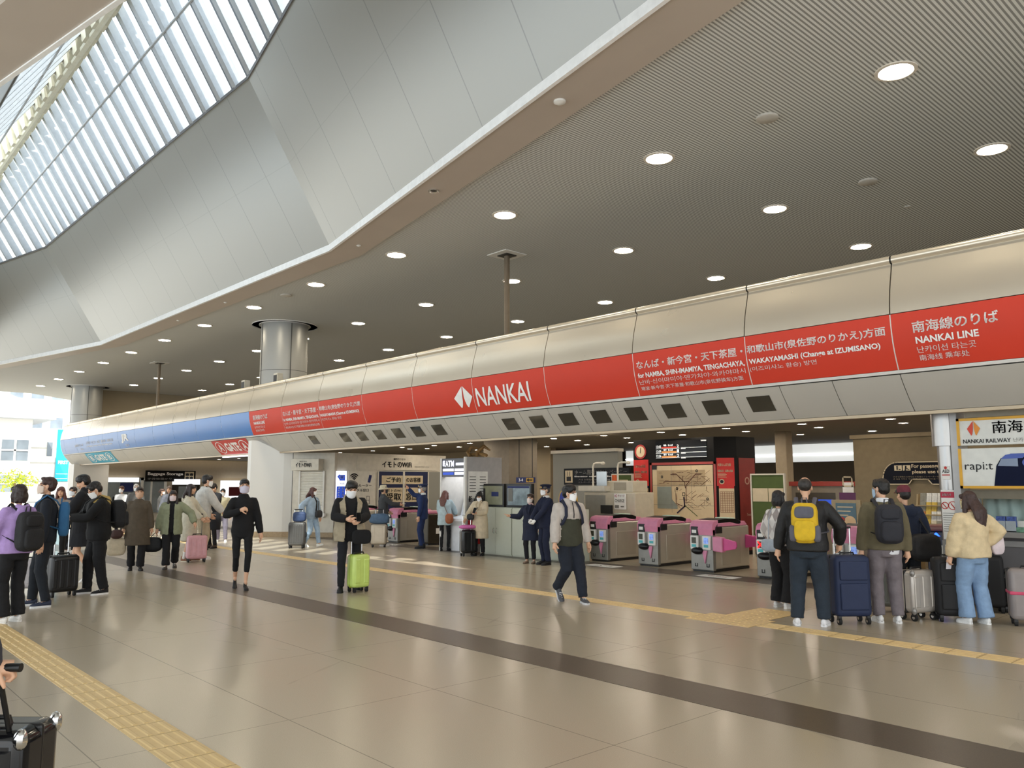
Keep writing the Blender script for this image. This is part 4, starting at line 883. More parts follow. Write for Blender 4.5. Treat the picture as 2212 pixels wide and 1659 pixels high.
o = MB().box(-.16, .16, -.01, .01, 0, .34).build('glass_plate', mat('shiny_plate', '#a9adad', .3, .8), None, bevel=.004); o.location = (e.location.x - .12, 14.5, 1.6); tag(o, 'shiny glass plate standing on the counter shelf', 'glass plate')
# grey barrier frame and things left of it
e = empty('metal_barrier', (-12.6, 13.0, 0), 0, 'low grey tubular barrier beside the left pink gate', 'barrier')
MB().tube([(-.2, 0, 0), (-.2, 0, .78), (-.17, 0, .82), (.22, 0, .82), (.25, 0, .78), (.25, 0, 0)], .022, 8).tube([(-.2, 0, .25), (.25, 0, .25)], .015, 8).build('frame', CHROME, e, True); bx(e, 'box', DARKMETAL, -.16, .2, .05, .3, .1, .4)
# small ad stand with blue and yellow frame behind the gloved officer
x0, x1, z0, z1 = ry(1192, 1062, 1222, 1215, 12.95); e = empty('poster_stand', ((x0 + x1) / 2 + .05, 13.2, 0), 0, 'poster stand with blue and yellow rounded frame behind the station officer', 'poster stand'); w = .27
mb = MB(); mb.prism([(-w, 0), (w, 0), (w, 1.3)] + arc((0, 1.3), w, 0, 180, 12)[1:-1] + [(-w, 1.3)], -.02, .03, 'xz'); mb.build('yellow_frame', mat('stand_yellow', '#d6a52c', .5), e)
mb = MB(); mb.prism([(-w + .03, .05), (w - .03, .05), (w - .03, 1.3)] + arc((0, 1.3), w - .03, 0, 180, 12)[1:-1] + [(-w + .03, 1.3)], -.03, -.02, 'xz'); mb.build('blue_panel', mat('stand_blue', '#1f2f8c', .5), e)
bx(e, 'poster', mat('stand_poster', '#d9a48c', .5, var=.6, scale=7), -.18, .18, -.036, -.03, .75, 1.3); bx(e, 'red_base', REDINK, -.2, -.05, -.036, -.03, .1, .6); bx(e, 'white_base', PAPER, -.05, .18, -.036, -.03, .1, .6)

# ticket machines and shelves behind the queue
x0, x1, z0, z1 = ry(1712, 1040, 1840, 1180, 17.6); e = empty('ticket_machine', ((x0 + x1) / 2, 17.6, 0), 0, 'grey ticket machine with a red top strip behind the yellow backpack man', 'ticket machine'); w = (x1 - x0) / 2
bx(e, 'body', mat('tm_grey', '#857a69', .5), -w, w, 0, .6, 0, 1.62); bx(e, 'red_top', mat('tm_red', '#a0392c', .5), -w - .03, w + .03, -.06, .6, 1.6, 1.7); bx(e, 'recess', mat('tm_dark', '#4a4236', .5), -w + .1, w - .35, -.01, 0, 1.0, 1.45); bx(e, 'display', LITBLUE, -.05, .3, -.016, -.01, 1.1, 1.3)
e = board('poster', 'white and purple poster on the dark wall right of the ticket machine', 'poster', 1821, 1042, 1845, 1080, 17.5, PAPER, .02)[0]; 
q = MB(); w = .18; quad(q, -.2, 0, .2, .16, lambda u, v: (u, -.03, v)); q.build('purple_foot', mat('purple_red', '#5a2050', .5), e); q = MB(); stroke(q, [(-.1, .3), (.1, .3), (.1, .5), (-.1, .5)], .03, lambda u, v: (u, -.03, v), True); q.build('drawing', BEIGEINK, e)
x0, x1, z0, z1 = ry(1797, 1080, 1860, 1145, 15.8); e = empty('framed_poster', ((x0 + x1) / 2, 15.8, 0), 0, 'blue grey poster in a beige frame stand behind the queue', 'poster'); w = (x1 - x0) / 2
bx(e, 'frame', mat('frame_beige', '#9c8c6c', .5), -w, w, 0, .05, .55, z1); bx(e, 'print', mat('poster_blue', '#54707e', .6, var=.08), -w + .09, w - .09, -.008, 0, z0 + .05, z1 - .06); MB().box(-w, -w + .05, 0, .05, 0, .6).box(w - .05, w, 0, .05, 0, .6).build('legs', DARKMETAL, e)
f = lambda u, v: (u, -.014, v); q = MB(); hh = z1 - .06
for i in range(3): stroke(q, [(-w + .14, hh - .08 - .08 * i), (w - .16 - .05 * i, hh - .08 - .08 * i)], .022, f)
q.build('lettering', BEIGEINK, e); q = MB(); disc(q, w - .22, z0 + .16, .12, f, 18); q.build('pale_shape', mat('peach', '#d8b890', .6), e); q = MB(); disc(q, -.12, z0 + .2, .1, f, 18, rv=.06); q.build('red_shape', REDINK, e)
# leaflet rack
x0, x1, z0, z1 = ry(1965, 1068, 2030, 1190, 14.9); e = empty('leaflet_rack', ((x0 + x1) / 2, 14.9, 0), 0, 'tiered wooden leaflet rack full of pamphlets behind the maroon cap man', 'rack'); w = (x1 - x0) / 2
RK = mat('rack_wood', '#a8926a', .6)
mb = MB(); mb.prism([(0, 0), (.5, 0), (.5, z1), (.38, z1)], -w, -w + .03, 'yz'); mb.prism([(0, 0), (.5, 0), (.5, z1), (.38, z1)], w - .03, w, 'yz'); mb.build('sides', RK, e)
for k in range(6): z = .45 + k * (z1 - .5) / 6; y = .38 * z / z1; MB().box(-w, w, y - .02, y + .14, z, z + .02).build('shelf', RK, e)
rnd = random.Random(3); pc = [mat('pamphlet_' + n_, c_, .6, var=.2, scale=20) for n_, c_ in (('cream', '#d8cdb0'), ('white', '#dedbd2'), ('orange', '#c07a40'), ('grey', '#8c8878'), ('yellow', '#cfae48'))]
for k in range(6):
    z = .47 + k * (z1 - .5) / 6; y = .38 * z / z1
    for i in range(4):
        u = -w + .06 + (2 * w - .12) * (i + .5) / 4; o = MB().hexa([(-.055, 0, 0), (.055, 0, 0), (.055, .02, 0), (-.055, .02, 0)], [(-.055, .05, .21), (.055, .05, .21), (.055, .07, .21), (-.055, .07, .21)]).build('pamphlet', rnd.choice(pc)); o.location = (e.location.x + u, 14.9 + y + .03, z)
        tag(o, 'paper pamphlet in the wooden leaflet rack behind the maroon cap man', 'pamphlet', 'pamphlets in the leaflet rack')

# ticket office at the right
OY = 12.2
OFM = mat('office_metal', '#a8a6a4', .4, .3)
struct(MB().box(-4.05, 8, OY + .02, OY + .4, 2.56, 3.05).build('trim_9', mat('beige_metal', '#b0a48e', .5)))
pm = MB(); pm.lathe([(.19, 2.18), (.19, 3.05)], (-4.33, 12.3, 0), 28); pm.lathe([(.14, .0), (.14, 2.18)], (-4.32, 12.3, 0), 28)
struct(pm.build('pillar_4', mat('steel_clad', '#a9a7a4', .28, .75, var=.03), None, True))
struct(MB().box(-4.22, -4.13, 12.13, 12.5, 0, 3.0).build('pillar_5', OFM))
YEL = mat('yellow_frame', '#d9a21f', .45)
def bigsign(name, la, z0, z1, xa=-4.12, xb=0.2, drop_bottom=False):
    e = empty(name, ((xa + xb) / 2, OY, z0), 0, la, 'sign'); w, h = (xb - xa) / 2, z1 - z0
    bx(e, 'panel', mat('sign_white', '#d9d9d2', .45), -w, w, -.1, .02, 0, h)
    t_ = .035; mb = MB().box(-w, -w + t_, -.115, -.1, 0, h)
    if drop_bottom: mb.box(-w, w, -.115, -.1, h - t_, h)
    else: mb.box(-w, w, -.115, -.1, 0, t_)
    mb.build('yellow_frame', YEL, e); return e, w, h
def oz(px, py): return on_y(px, py, OY - .1).z
def ox(px, py): return on_y(px, py, OY - .1).x
e, w, h = bigsign('railway_name_sign', 'white railway name sign in a yellow frame above the ticket window', 2.17, 2.545, drop_bottom=True); EX, EZ = e.location.x, e.location.z
f = lambda u, v: (u - EX, -.107, v - EZ)
q = MB(); tent(q, ox(2104, 940), 2.405, .165, .2, f, 'l'); q.build('emblem_red', mat('emblem_red', '#cf3f24', .5), e); q = MB(); tent(q, ox(2104, 940), 2.405, .165, .2, f, 'r'); q.build('emblem_orange', mat('emblem_orange', '#dd8a26', .5), e)
q = MB(); text(q, '南海電鉄', ox(2144, 930), 2.325, ox(2144, 930) + .74, 2.49, f, .012); text(q, 'NANKAI RAILWAY', ox(2081, 956), 2.2, ox(2184, 950), 2.255, f, .018); q.build('lettering', INK, e)
q = MB(); text(q, '난카이전철', ox(2189, 950), 2.2, ox(2189, 950) + .3, 2.255, f, 0); q.build('grey_lettering', GREYINK, e)
z0 = oz(2080, 1055); e, w, h = bigsign('train_advert_sign', 'white advertising sign with a dark blue train nose in a yellow frame', z0, 2.13); EX, EZ = e.location.x, e.location.z
f = lambda u, v: (u - EX, -.107, v - EZ); f2 = lambda u, v: (u - EX, -.112, v - EZ); f3 = lambda u, v: (u - EX, -.117, v - EZ)
q = MB(); text(q, 'rapi:t', ox(2085, 1015), oz(2100, 1020), ox(2145, 1005), oz(2120, 1000) + .01, f, .0); q.build('lettering', INK, e)
tx = ox(2147, 1030); zb, zt = z0 + .035, z0 + .46
q = MB(); poly(q, [(tx, zb), (tx + .9, zb), (tx + .9, zt - .02), (tx + .42, zt), (tx + .22, zt), (tx + .1, zt - .06), (tx + .04, zt - .16), (tx + .02, zt - .3)], f); q.build('train_nose', mat('train_navy', '#0f1630', .7, spec=.15), e)
q = MB(); poly(q, [(tx + .06, zt - .16), (tx + .11, zt - .06), (tx + .2, zt - .01), (tx + .3, zt - .05), (tx + .3, zt - .17)], f2); q.build('train_window', mat('train_glass', '#6f7c93', .2), e)
q = MB(); poly(q, [(tx + .1, zt - .07), (tx + .16, zt - .015), (tx + .24, zt), (tx + .42, zt), (tx + .36, zt - .06)], f3); disc(q, tx + .4, zt - .12, .05, f3, 14); q.build('train_roof', mat('train_blue', '#24429c', .3), e)
# office front under the signs
struct(MB().box(-4.05, 8, OY + .05, OY + .3, z0 - .14, z0 - .02).build('trim_10', mat('office_beam', '#77705f', .6)))
cur = MB(); xx = -4.0; pts = []
while xx < 1.5: pts.append((xx, OY + .35 + .025 * math.sin(xx * 42))); xx += .025
cur.add([(p[0], p[1], .95) for p in pts] + [(p[0], p[1], z0 - .1) for p in pts], [(i, i + 1, len(pts) + i + 1, len(pts) + i) for i in range(len(pts) - 1)])
o = cur.build('window_curtain', mat('sage_curtain', '#c3ccc0', .85), None, True); s_ = o.modifiers.new('thickness', 'SOLIDIFY'); s_.thickness = .006; tag(o, 'grey green curtain hanging behind the ticket office window', 'curtain')
w3 = struct(empty('window_3', (0, 0, 0))); MB().box(-4.05, 8, OY + .2, OY + .21, 1.0, z0 - .12).build('pane', GLASS, w3); MB().box(-4.05, -3.98, OY + .17, OY + .24, 1.0, z0 - .12).build('frame', OFM, w3)
ct = empty('ticket_counter', (-2, OY, 0), 0, 'grey ticket counter under the curtained window at right', 'counter')
bx(ct, 'worktop', mat('counter_top', '#8d8a86', .3), -2.05, 4, -.25, .3, .95, 1.02); bx(ct, 'front', mat('counter_front', '#6c6a6c', .5), -2.05, 4, .0, .3, .12, .95); bx(ct, 'rail', OFM, -2.05, 4, -.03, 0, .82, .9); bx(ct, 'kickplate', DARKMETAL, -2.05, 4, .05, .3, 0, .12)
for i, px in enumerate((2159, 2182, 2205)):
    x = ox(px, 1130); e = empty('leaflet_holder', (x, OY - .05, 1.02), 0, ('clear holder of blue leaflets beside the beige sweatshirt woman', 'clear holder of blue leaflets on the counter, middle one', 'stack tray of green leaflets at the right edge of the counter')[i], 'leaflet holder')
    if i < 2: bx(e, 'leaflets', mat('leaflet_blue', '#3f5596', .5, var=.5, scale=25), -.055, .055, 0, .04, .02, .2); MB().box(-.06, .06, -.03, -.025, 0, .14).box(-.06, .06, .04, .06, 0, .2).box(-.06, .06, -.03, .05, 0, .012).build('holder', mat('clear_acrylic', '#aab2b8', .1), e)
    else: bx(e, 'leaflets', mat('leaflet_green', '#6f9a80', .5, var=.4, scale=20), -.08, .3, -.02, .1, 0, .06); bx(e, 'card', PAPER, -.08, .25, .1, .12, 0, .14)
# notices on the steel pillar
def pill_notice(name, la, px0, pyt, px1, pyb, y, m): return board(name, la, 'notice', px0, pyt, px1, pyb, y, m, .02)
e, w, h, f, g = pill_notice('safety_notice', 'white notice with a red header and prohibition symbols on the steel pillar', 2036, 1058, 2072, 1165, 12.165, PAPER)
q = MB(); quad(q, -w, h * .84, w * .75, h * .96, f); q.build('red_header', mat('crimson', '#b01a3a', .5), e); q = MB(); disc(q, -w * .55, h * .68, .05, f, 18, .04); disc(q, w * .4, h * .68, .06, f, 18, .05); stroke(q, [(w * .2, h * .72), (w * .6, h * .63)], .012, f); stroke(q, [(-w * .8, h * .72), (-w * .4, h * .64)], .012, f); q.build('prohibition_symbols', REDINK, e)
q = MB()
for i in range(9): quad(q, -w * .85, h * (.52 - .045 * i), w * (.7 - .15 * (i % 3)), h * (.53 - .045 * i), f)
q.build('text_lines', GREYINK, e); q = MB(); text(q, 'お知らせ', -w * .8, h * .87, w * .3, h * .93, g); q.build('header_lettering', WINK, e)
e, w, h, f, g = pill_notice('defibrillator_notice', 'small white AED notice high on the steel pillar', 2036, 1007, 2053, 1036, 12.165, PAPER)
q = MB(); text(q, 'AED', -w * .9, h * .5, w * .9, h * .75, f, .02); q.build('lettering', INK, e); q = MB(); quad(q, -w, h * .3, w, h * .38, f); disc(q, 0, h * .88, .02, f, 10); q.build('red_marks', REDINK, e)
e, w, h, f, g = pill_notice('no_smoking_box', 'grey wall box with a small prohibition sticker below the pillar notice', 2038, 1167, 2068, 1232, 12.15, mat('box_grey', '#8f8d88', .5))
q = MB(); quad(q, -.05, h * .5, .06, h * .85, f); q.build('sticker', PAPER, e); q = MB(); disc(q, .005, h * .68, .04, g, 14, .03); q.build('symbol', REDINK, e)

# ------------------------------------------------------------------ outside, seen through the open left end
struct(MB().box(-260, -62, -60, 120, -.32, -.02).build('ground', mat('plaza', '#c9c6bf', .7, var=.08, scale=.3)))
BW = mat('white_facade', '#dcdad5', .6, var=.03, scale=.2); BG = mat('facade_glass', '#7d8790', .15, .2, var=.3, scale=.4); BR = mat('facade_roof', '#a4a7ab', .5)
def bld(name, la, x, y0, y1, h, d=12):
    e = empty(name, (x, (y0 + y1) / 2, 0), 0, la, 'building'); w = (y1 - y0) / 2; MB().box(-d, 0, -w, w, 0, h).build('wall', BW, e); return e, w
X1 = -78
def by(px, X): return on_x(px, 980, X).y
def bz(py, px, X): return on_x(px, py, X).z
e, w = bld('low_building', 'white low terminal wing with wide windows at far left outside', X1, by(-260, X1), by(66, X1), bz(905, 40, X1))
for k, (pa, pb, ya, yb) in enumerate(((-120, -6, 950, 995), (2, 60, 950, 995), (-120, -6, 1027, 1062), (4, 62, 1027, 1062))):
    o = MB().box(0, .05, by(pa, X1) - e.location.y, by(pb, X1) - e.location.y, bz(yb, (pa + pb) / 2, X1), bz(ya, (pa + pb) / 2, X1)).build('window', BG, e)
    a, c, z0_, z1_ = by(pa, X1) - e.location.y, by(pb, X1) - e.location.y, bz(yb, (pa + pb) / 2, X1), bz(ya, (pa + pb) / 2, X1)
    MB().box(.05, .12, (a + c) / 2 - .08, (a + c) / 2 + .08, z0_, z1_).box(.05, .12, a, c, (z0_ + z1_) / 2 - .06, (z0_ + z1_) / 2 + .06).build('mullions', WHITE, o)
mb = MB(); h = bz(905, 40, X1); mb.prism([(-w - 2, h), (w + 1.5, h), (w + 1.5, h + .5), (0, h + 3.2), (-w - 2, h + 3.6)], -10, 1.2, 'yz'); mb.build('roof', BR, e)
X2 = -84
e, w = bld('white_tower_block', 'bright white building block beside the cyan banner outside', X2, by(60, X2), by(160, X2), bz(925, 100, X2))
MB().box(0, .08, -w * .2, w * .02, bz(985, 98, X2), bz(955, 98, X2)).build('window', BG, e)
g = MB()
for py in (968, 1000, 1040): g.box(0, .04, -w, w, bz(py, 100, X2) - .05, bz(py, 100, X2) + .05)
g.build('ledges', mat('ledge_grey', '#b8b4aa', .6), e)
X3 = -130
e, w = bld('far_tower', 'pale office tower with rows of windows rising far outside at left', X3, by(-300, X3), by(190, X3), 40, 20)
for r_ in range(4):
    for k in range(6):
        ya = -w * .2 + k * w * .2; zz = 8.5 + r_ * 5.2; MB().box(0, .1, ya, ya + w * .12, zz, zz + 2.6).build('window', BG, e)
e = empty('cyan_banner', (X2 + .16, by(136, X2 + .16), 0), 0, 'tall cyan banner with white lettering on the white building outside', 'banner'); w = (by(150, X2 + .16) - by(122, X2 + .16)) / 2
z0_, z1_ = bz(1040, 136, X2 + .16), bz(928, 136, X2 + .16); bx(e, 'sheet', mat('banner_cyan', '#22b4d4', .6), -.1, 0, -w, w, z0_, z1_); f = lambda u, v: (.03, u, v)
q = MB(); text(q, 'FIRST', -w * .7, z0_ + (z1_ - z0_) * .33, w * .9, z0_ + (z1_ - z0_) * .4, f, .03); quad(q, -w * .9, z0_ + (z1_ - z0_) * .14, w * .9, z0_ + (z1_ - z0_) * .15, f); quad(q, -w * .9, z0_ + (z1_ - z0_) * .05, w * .9, z0_ + (z1_ - z0_) * .06, f); q.build('lettering', WINK, e)
e = empty('roadside_tree', (-72, by(35, -72), 0), 0, 'small yellow green tree outside the open end of the hall', 'tree'); rnd = random.Random(11); mb = MB(); mb.tube([(0, 0, 0), (.05, 0, 1.2), (0, .1, 2)], [.12, .1, .06], 8); mb.build('trunk', mat('bark', '#6a5540', .9), e, True)
mb = MB()
for k in range(420):
    a, b_, r_ = rnd.uniform(0, 6.28), rnd.uniform(-1, 1), rnd.random() ** .4; s = math.sqrt(1 - b_ * b_); c = Vector((r_ * s * math.cos(a) * 1.3, r_ * s * math.sin(a) * 1.6, 1.9 + r_ * b_ * .9)); d1 = Vector((rnd.uniform(-1, 1), rnd.uniform(-1, 1), rnd.uniform(-.5, 1))).normalized(); d2 = d1.cross(Vector((rnd.uniform(-1, 1), .3, 1))).normalized()
    mb.add([c - d1 * .14, c + d2 * .07, c + d1 * .14, c - d2 * .07], [(0, 1, 2, 3)])
mb.build('foliage', mat('spring_leaf', '#a8b428', .7, var=.35, scale=3), e)
e = empty('plaza_railing', (-62.5, 6, 0), 0, 'pale railing across the open left end of the hall', 'railing')
MB().box(-.05, .05, -9, 5.5, 1.0, 1.08).box(-.05, .05, -9, 5.5, .1, .16).build('rails', WHITE, e)
mb = MB(); y = -9
while y < 5.5: mb.box(-.015, .015, y, y + .03, .1, 1.0); y += .3
mb.build('balusters', WHITE, e)
# ------------------------------------------------------------------ people
SKIN = '#d9ab8c'
def skin_mat(hexc=SKIN): return mat('skin_' + hexc[1:], hexc, .55, var=.05, scale=12)
EYE = mat('eye_dark', '#1c1614', .3); LIPS = mat('lips', '#b0665c', .5)
def cloth(hexc, rough=.9): return mat('cloth_' + hexc[1:], hexc, rough, var=.10, scale=14, bump=.35, bscale=90)
def hairm(hexc): return mat('hair_' + hexc[1:], hexc, .45, var=.3, scale=40, bump=.4, bscale=120)

def remesh(mb, voxel, smooth=2, wr=0.0, wscale=(7, 7, 12), seed=0.0):
    me = mb.mesh('tmp'); o = bpy.data.objects.new('tmp', me)
    r = o.modifiers.new('r', 'REMESH'); r.mode = 'VOXEL'; r.voxel_size = voxel; r.use_smooth_shade = True
    if smooth: s = o.modifiers.new('s', 'SMOOTH'); s.factor = .5; s.iterations = smooth
    out = bake(o); bpy.data.objects.remove(o); bpy.data.meshes.remove(me)
    if wr:
        nrm = [v.normal.copy() for v in out.vertices]
        for v, vn in zip(out.vertices, nrm):
            c = v.co.copy(); n = mnoise.noise(Vector((c.x * wscale[0] + seed, c.y * wscale[1], c.z * wscale[2]))) + .5 * mnoise.noise(Vector((c.x * wscale[0] * 2.3, c.y * wscale[1] * 2.3 + seed, c.z * wscale[2] * 2.3)))
            v.co = c + vn * (n * wr)
    return out
def obj_of(me, name, mats, parent):
    me.name = name
    if len(me.materials): me.materials.clear()
    for m in (mats if isinstance(mats, (list, tuple)) else [mats]): me.materials.append(m)
    o = bpy.data.objects.new(name, me); COL.objects.link(o); o.parent = parent; return o
def join_meshes(mes):
    vs, fs, mi = [], [], []
    for me in mes:
        n = len(vs); vs += [tuple(v.co) for v in me.vertices]
        for p in me.polygons: fs.append(tuple(i + n for i in p.vertices)); mi.append(p.material_index)
        bpy.data.meshes.remove(me)
    out = bpy.data.meshes.new('body'); out.from_pydata(vs, [], fs); out.polygons.foreach_set('material_index', mi); out.polygons.foreach_set('use_smooth', [True] * len(fs)); return out
def ik(a, t, l1, l2, hint):
    d = t - a; L = d.length; mx = (l1 + l2) * .998
    if L > mx: t = a + d * (mx / L); d = t - a; L = mx
    L = max(L, abs(l1 - l2) + 1e-3, 1e-3); u = d.normalized(); h = hint - u * hint.dot(u); h = h.normalized() if h.length > 1e-5 else Vector((1, 0, 0))
    c = (l1 * l1 + L * L - l2 * l2) / (2 * L); s = math.sqrt(max(0, l1 * l1 - c * c)); return a + u * c + h * s, t
def lerp_path(pts, n):                                     # pts: [(Vector, radius)], resampled with rounded corners
    out = []
    for i in range(len(pts) - 1):
        (a, ra), (b, rb) = pts[i], pts[i + 1]
        for k in range(n): f = k / n; out.append((a.lerp(b, f), ra + (rb - ra) * f))
    out.append(pts[-1]); return out
def limb(mb, pts, n=4, seg=10):
    P = lerp_path(pts, n); return mb.tube([p for p, r in P], [r for p, r in P], seg)

def hand_mesh(mb, w, d, n, side, k, curl):
    """palm, four fingers of unequal length and a thumb; d along the hand, n out of the palm, side = thumb direction"""
    d = d.normalized(); n = (n - d * n.dot(d)).normalized(); t = side
    t = (t - d * t.dot(d) - n * t.dot(n)); t = t.normalized()
    mb.tube([w - d * .01 * k, w + d * .03 * k, w + d * .085 * k], [.026 * k, .034 * k, .036 * k], 8)
    for s_ in (-1, 0, 1): mb.tube([w + d * .015 * k + t * .016 * s_ * k, w + d * .09 * k + t * .026 * s_ * k], .0145 * k, 8)
    for i, L in enumerate((.068, .077, .071, .055)):
        p = w + d * (.088 - .006 * abs(i - 1.2)) * k + t * (.029 - .0195 * i) * k; dirv = d.copy(); path = [p - d * .02 * k]; a = 0
        path.append(p)
        for j in range(3):
            a += curl * (.75, .8, .6)[j] + .06; v = d * math.cos(a) + n * math.sin(a) + t * (.10 - .07 * i) * (1 - curl * .5); path.append(path[-1] + v.normalized() * L * k * (.45, .32, .26)[j])
        mb.tube(path, [.0095 * k, .0095 * k, .009 * k, .008 * k, .0065 * k], 7)
    p = w + d * .03 * k + t * .026 * k; v1 = (t * .75 + d * .55 + n * (.25 + .5 * curl)).normalized(); v2 = (t * .25 + d * .8 + n * (.3 + .7 * curl)).normalized()
    mb.tube([p - v1 * .015 * k, p + v1 * .036 * k, p + v1 * .036 * k + v2 * .03 * k, p + v1 * .036 * k + v2 * .05 * k], [.014 * k, .0115 * k, .0105 * k, .0075 * k], 7)

FOOT = [(-.065, .018), (-.05, .031), (-.01, .034), (.05, .038), (.10, .046), (.14, .042), (.165, .032), (.18, .015)]
def shoe(par, ank, yaw, pitch, k, upper, solem, kind):
    c, s = math.cos(yaw), math.sin(yaw); cp, sp = math.cos(pitch), math.sin(pitch)
    piv = -.06 if pitch < 0 else .11                      # turns about the heel or the ball of the foot
    heel = .055 if kind == 'heel' else 0
    def T(x, y, z):
        if heel: z += heel * max(0, min(1, (.10 - y) / .15))
        y0 = y - piv; yy, zz = y0 * cp + z * sp + piv, z * cp - y0 * sp
        return Vector(((x * c - yy * s) * k, (x * s + yy * c) * k, zz * k)) + Vector(ank)
    hts = {'boot': (.12, .13, .12, .085, .06, .05, .04, .03), 'heel': (.055, .05, .03, .025, .035, .03, .022, .012)}.get(kind, (.075, .085, .085, .072, .055, .047, .038, .025))
    mb = MB(); n = 12; rings = []
    for (y, w), h in zip(FOOT, hts):
        if kind == 'heel': w *= .8
        rings.append([T(w * math.cos(a) * (1.0 if math.sin(a) < .3 else .82), y, .012 + max(0, h * (.5 + .5 * math.sin(a)))) for a in [2 * math.pi * i / n for i in range(n)]])
    mb.ring_loft(rings); o = mb.build('shoe', upper, par, True, angle=80)
    mb = MB(); out = [(w * (.85 if kind == 'heel' else 1.06), y) for y, w in FOOT] + [(-w * (.85 if kind == 'heel' else 1.06), y) for y, w in reversed(FOOT)]
    lo = [T(x, y, 0) for x, y in out]; hi = [T(x, y, .01 if kind == 'heel' else .026) for x, y in out]; mb.ring_loft([lo, hi])
    if heel: mb.tube([Vector(T(0, -.045, 0)) - Vector((0, 0, heel * k * cp)), T(0, -.045, .0)], [.011 * k, .02 * k], 8)
    mb.build('sole', solem, o)
    if kind == 'sneaker':
        mb = MB()
        for i in range(4):
            y = .045 + .022 * i; h = .080 - .008 * i; mb.tube([T(-.026, y, h - .008), T(0, y, h + .008), T(.026, y, h - .008)], .004 * k, 6)
        mb.build('laces', WINK if True else solem, o)

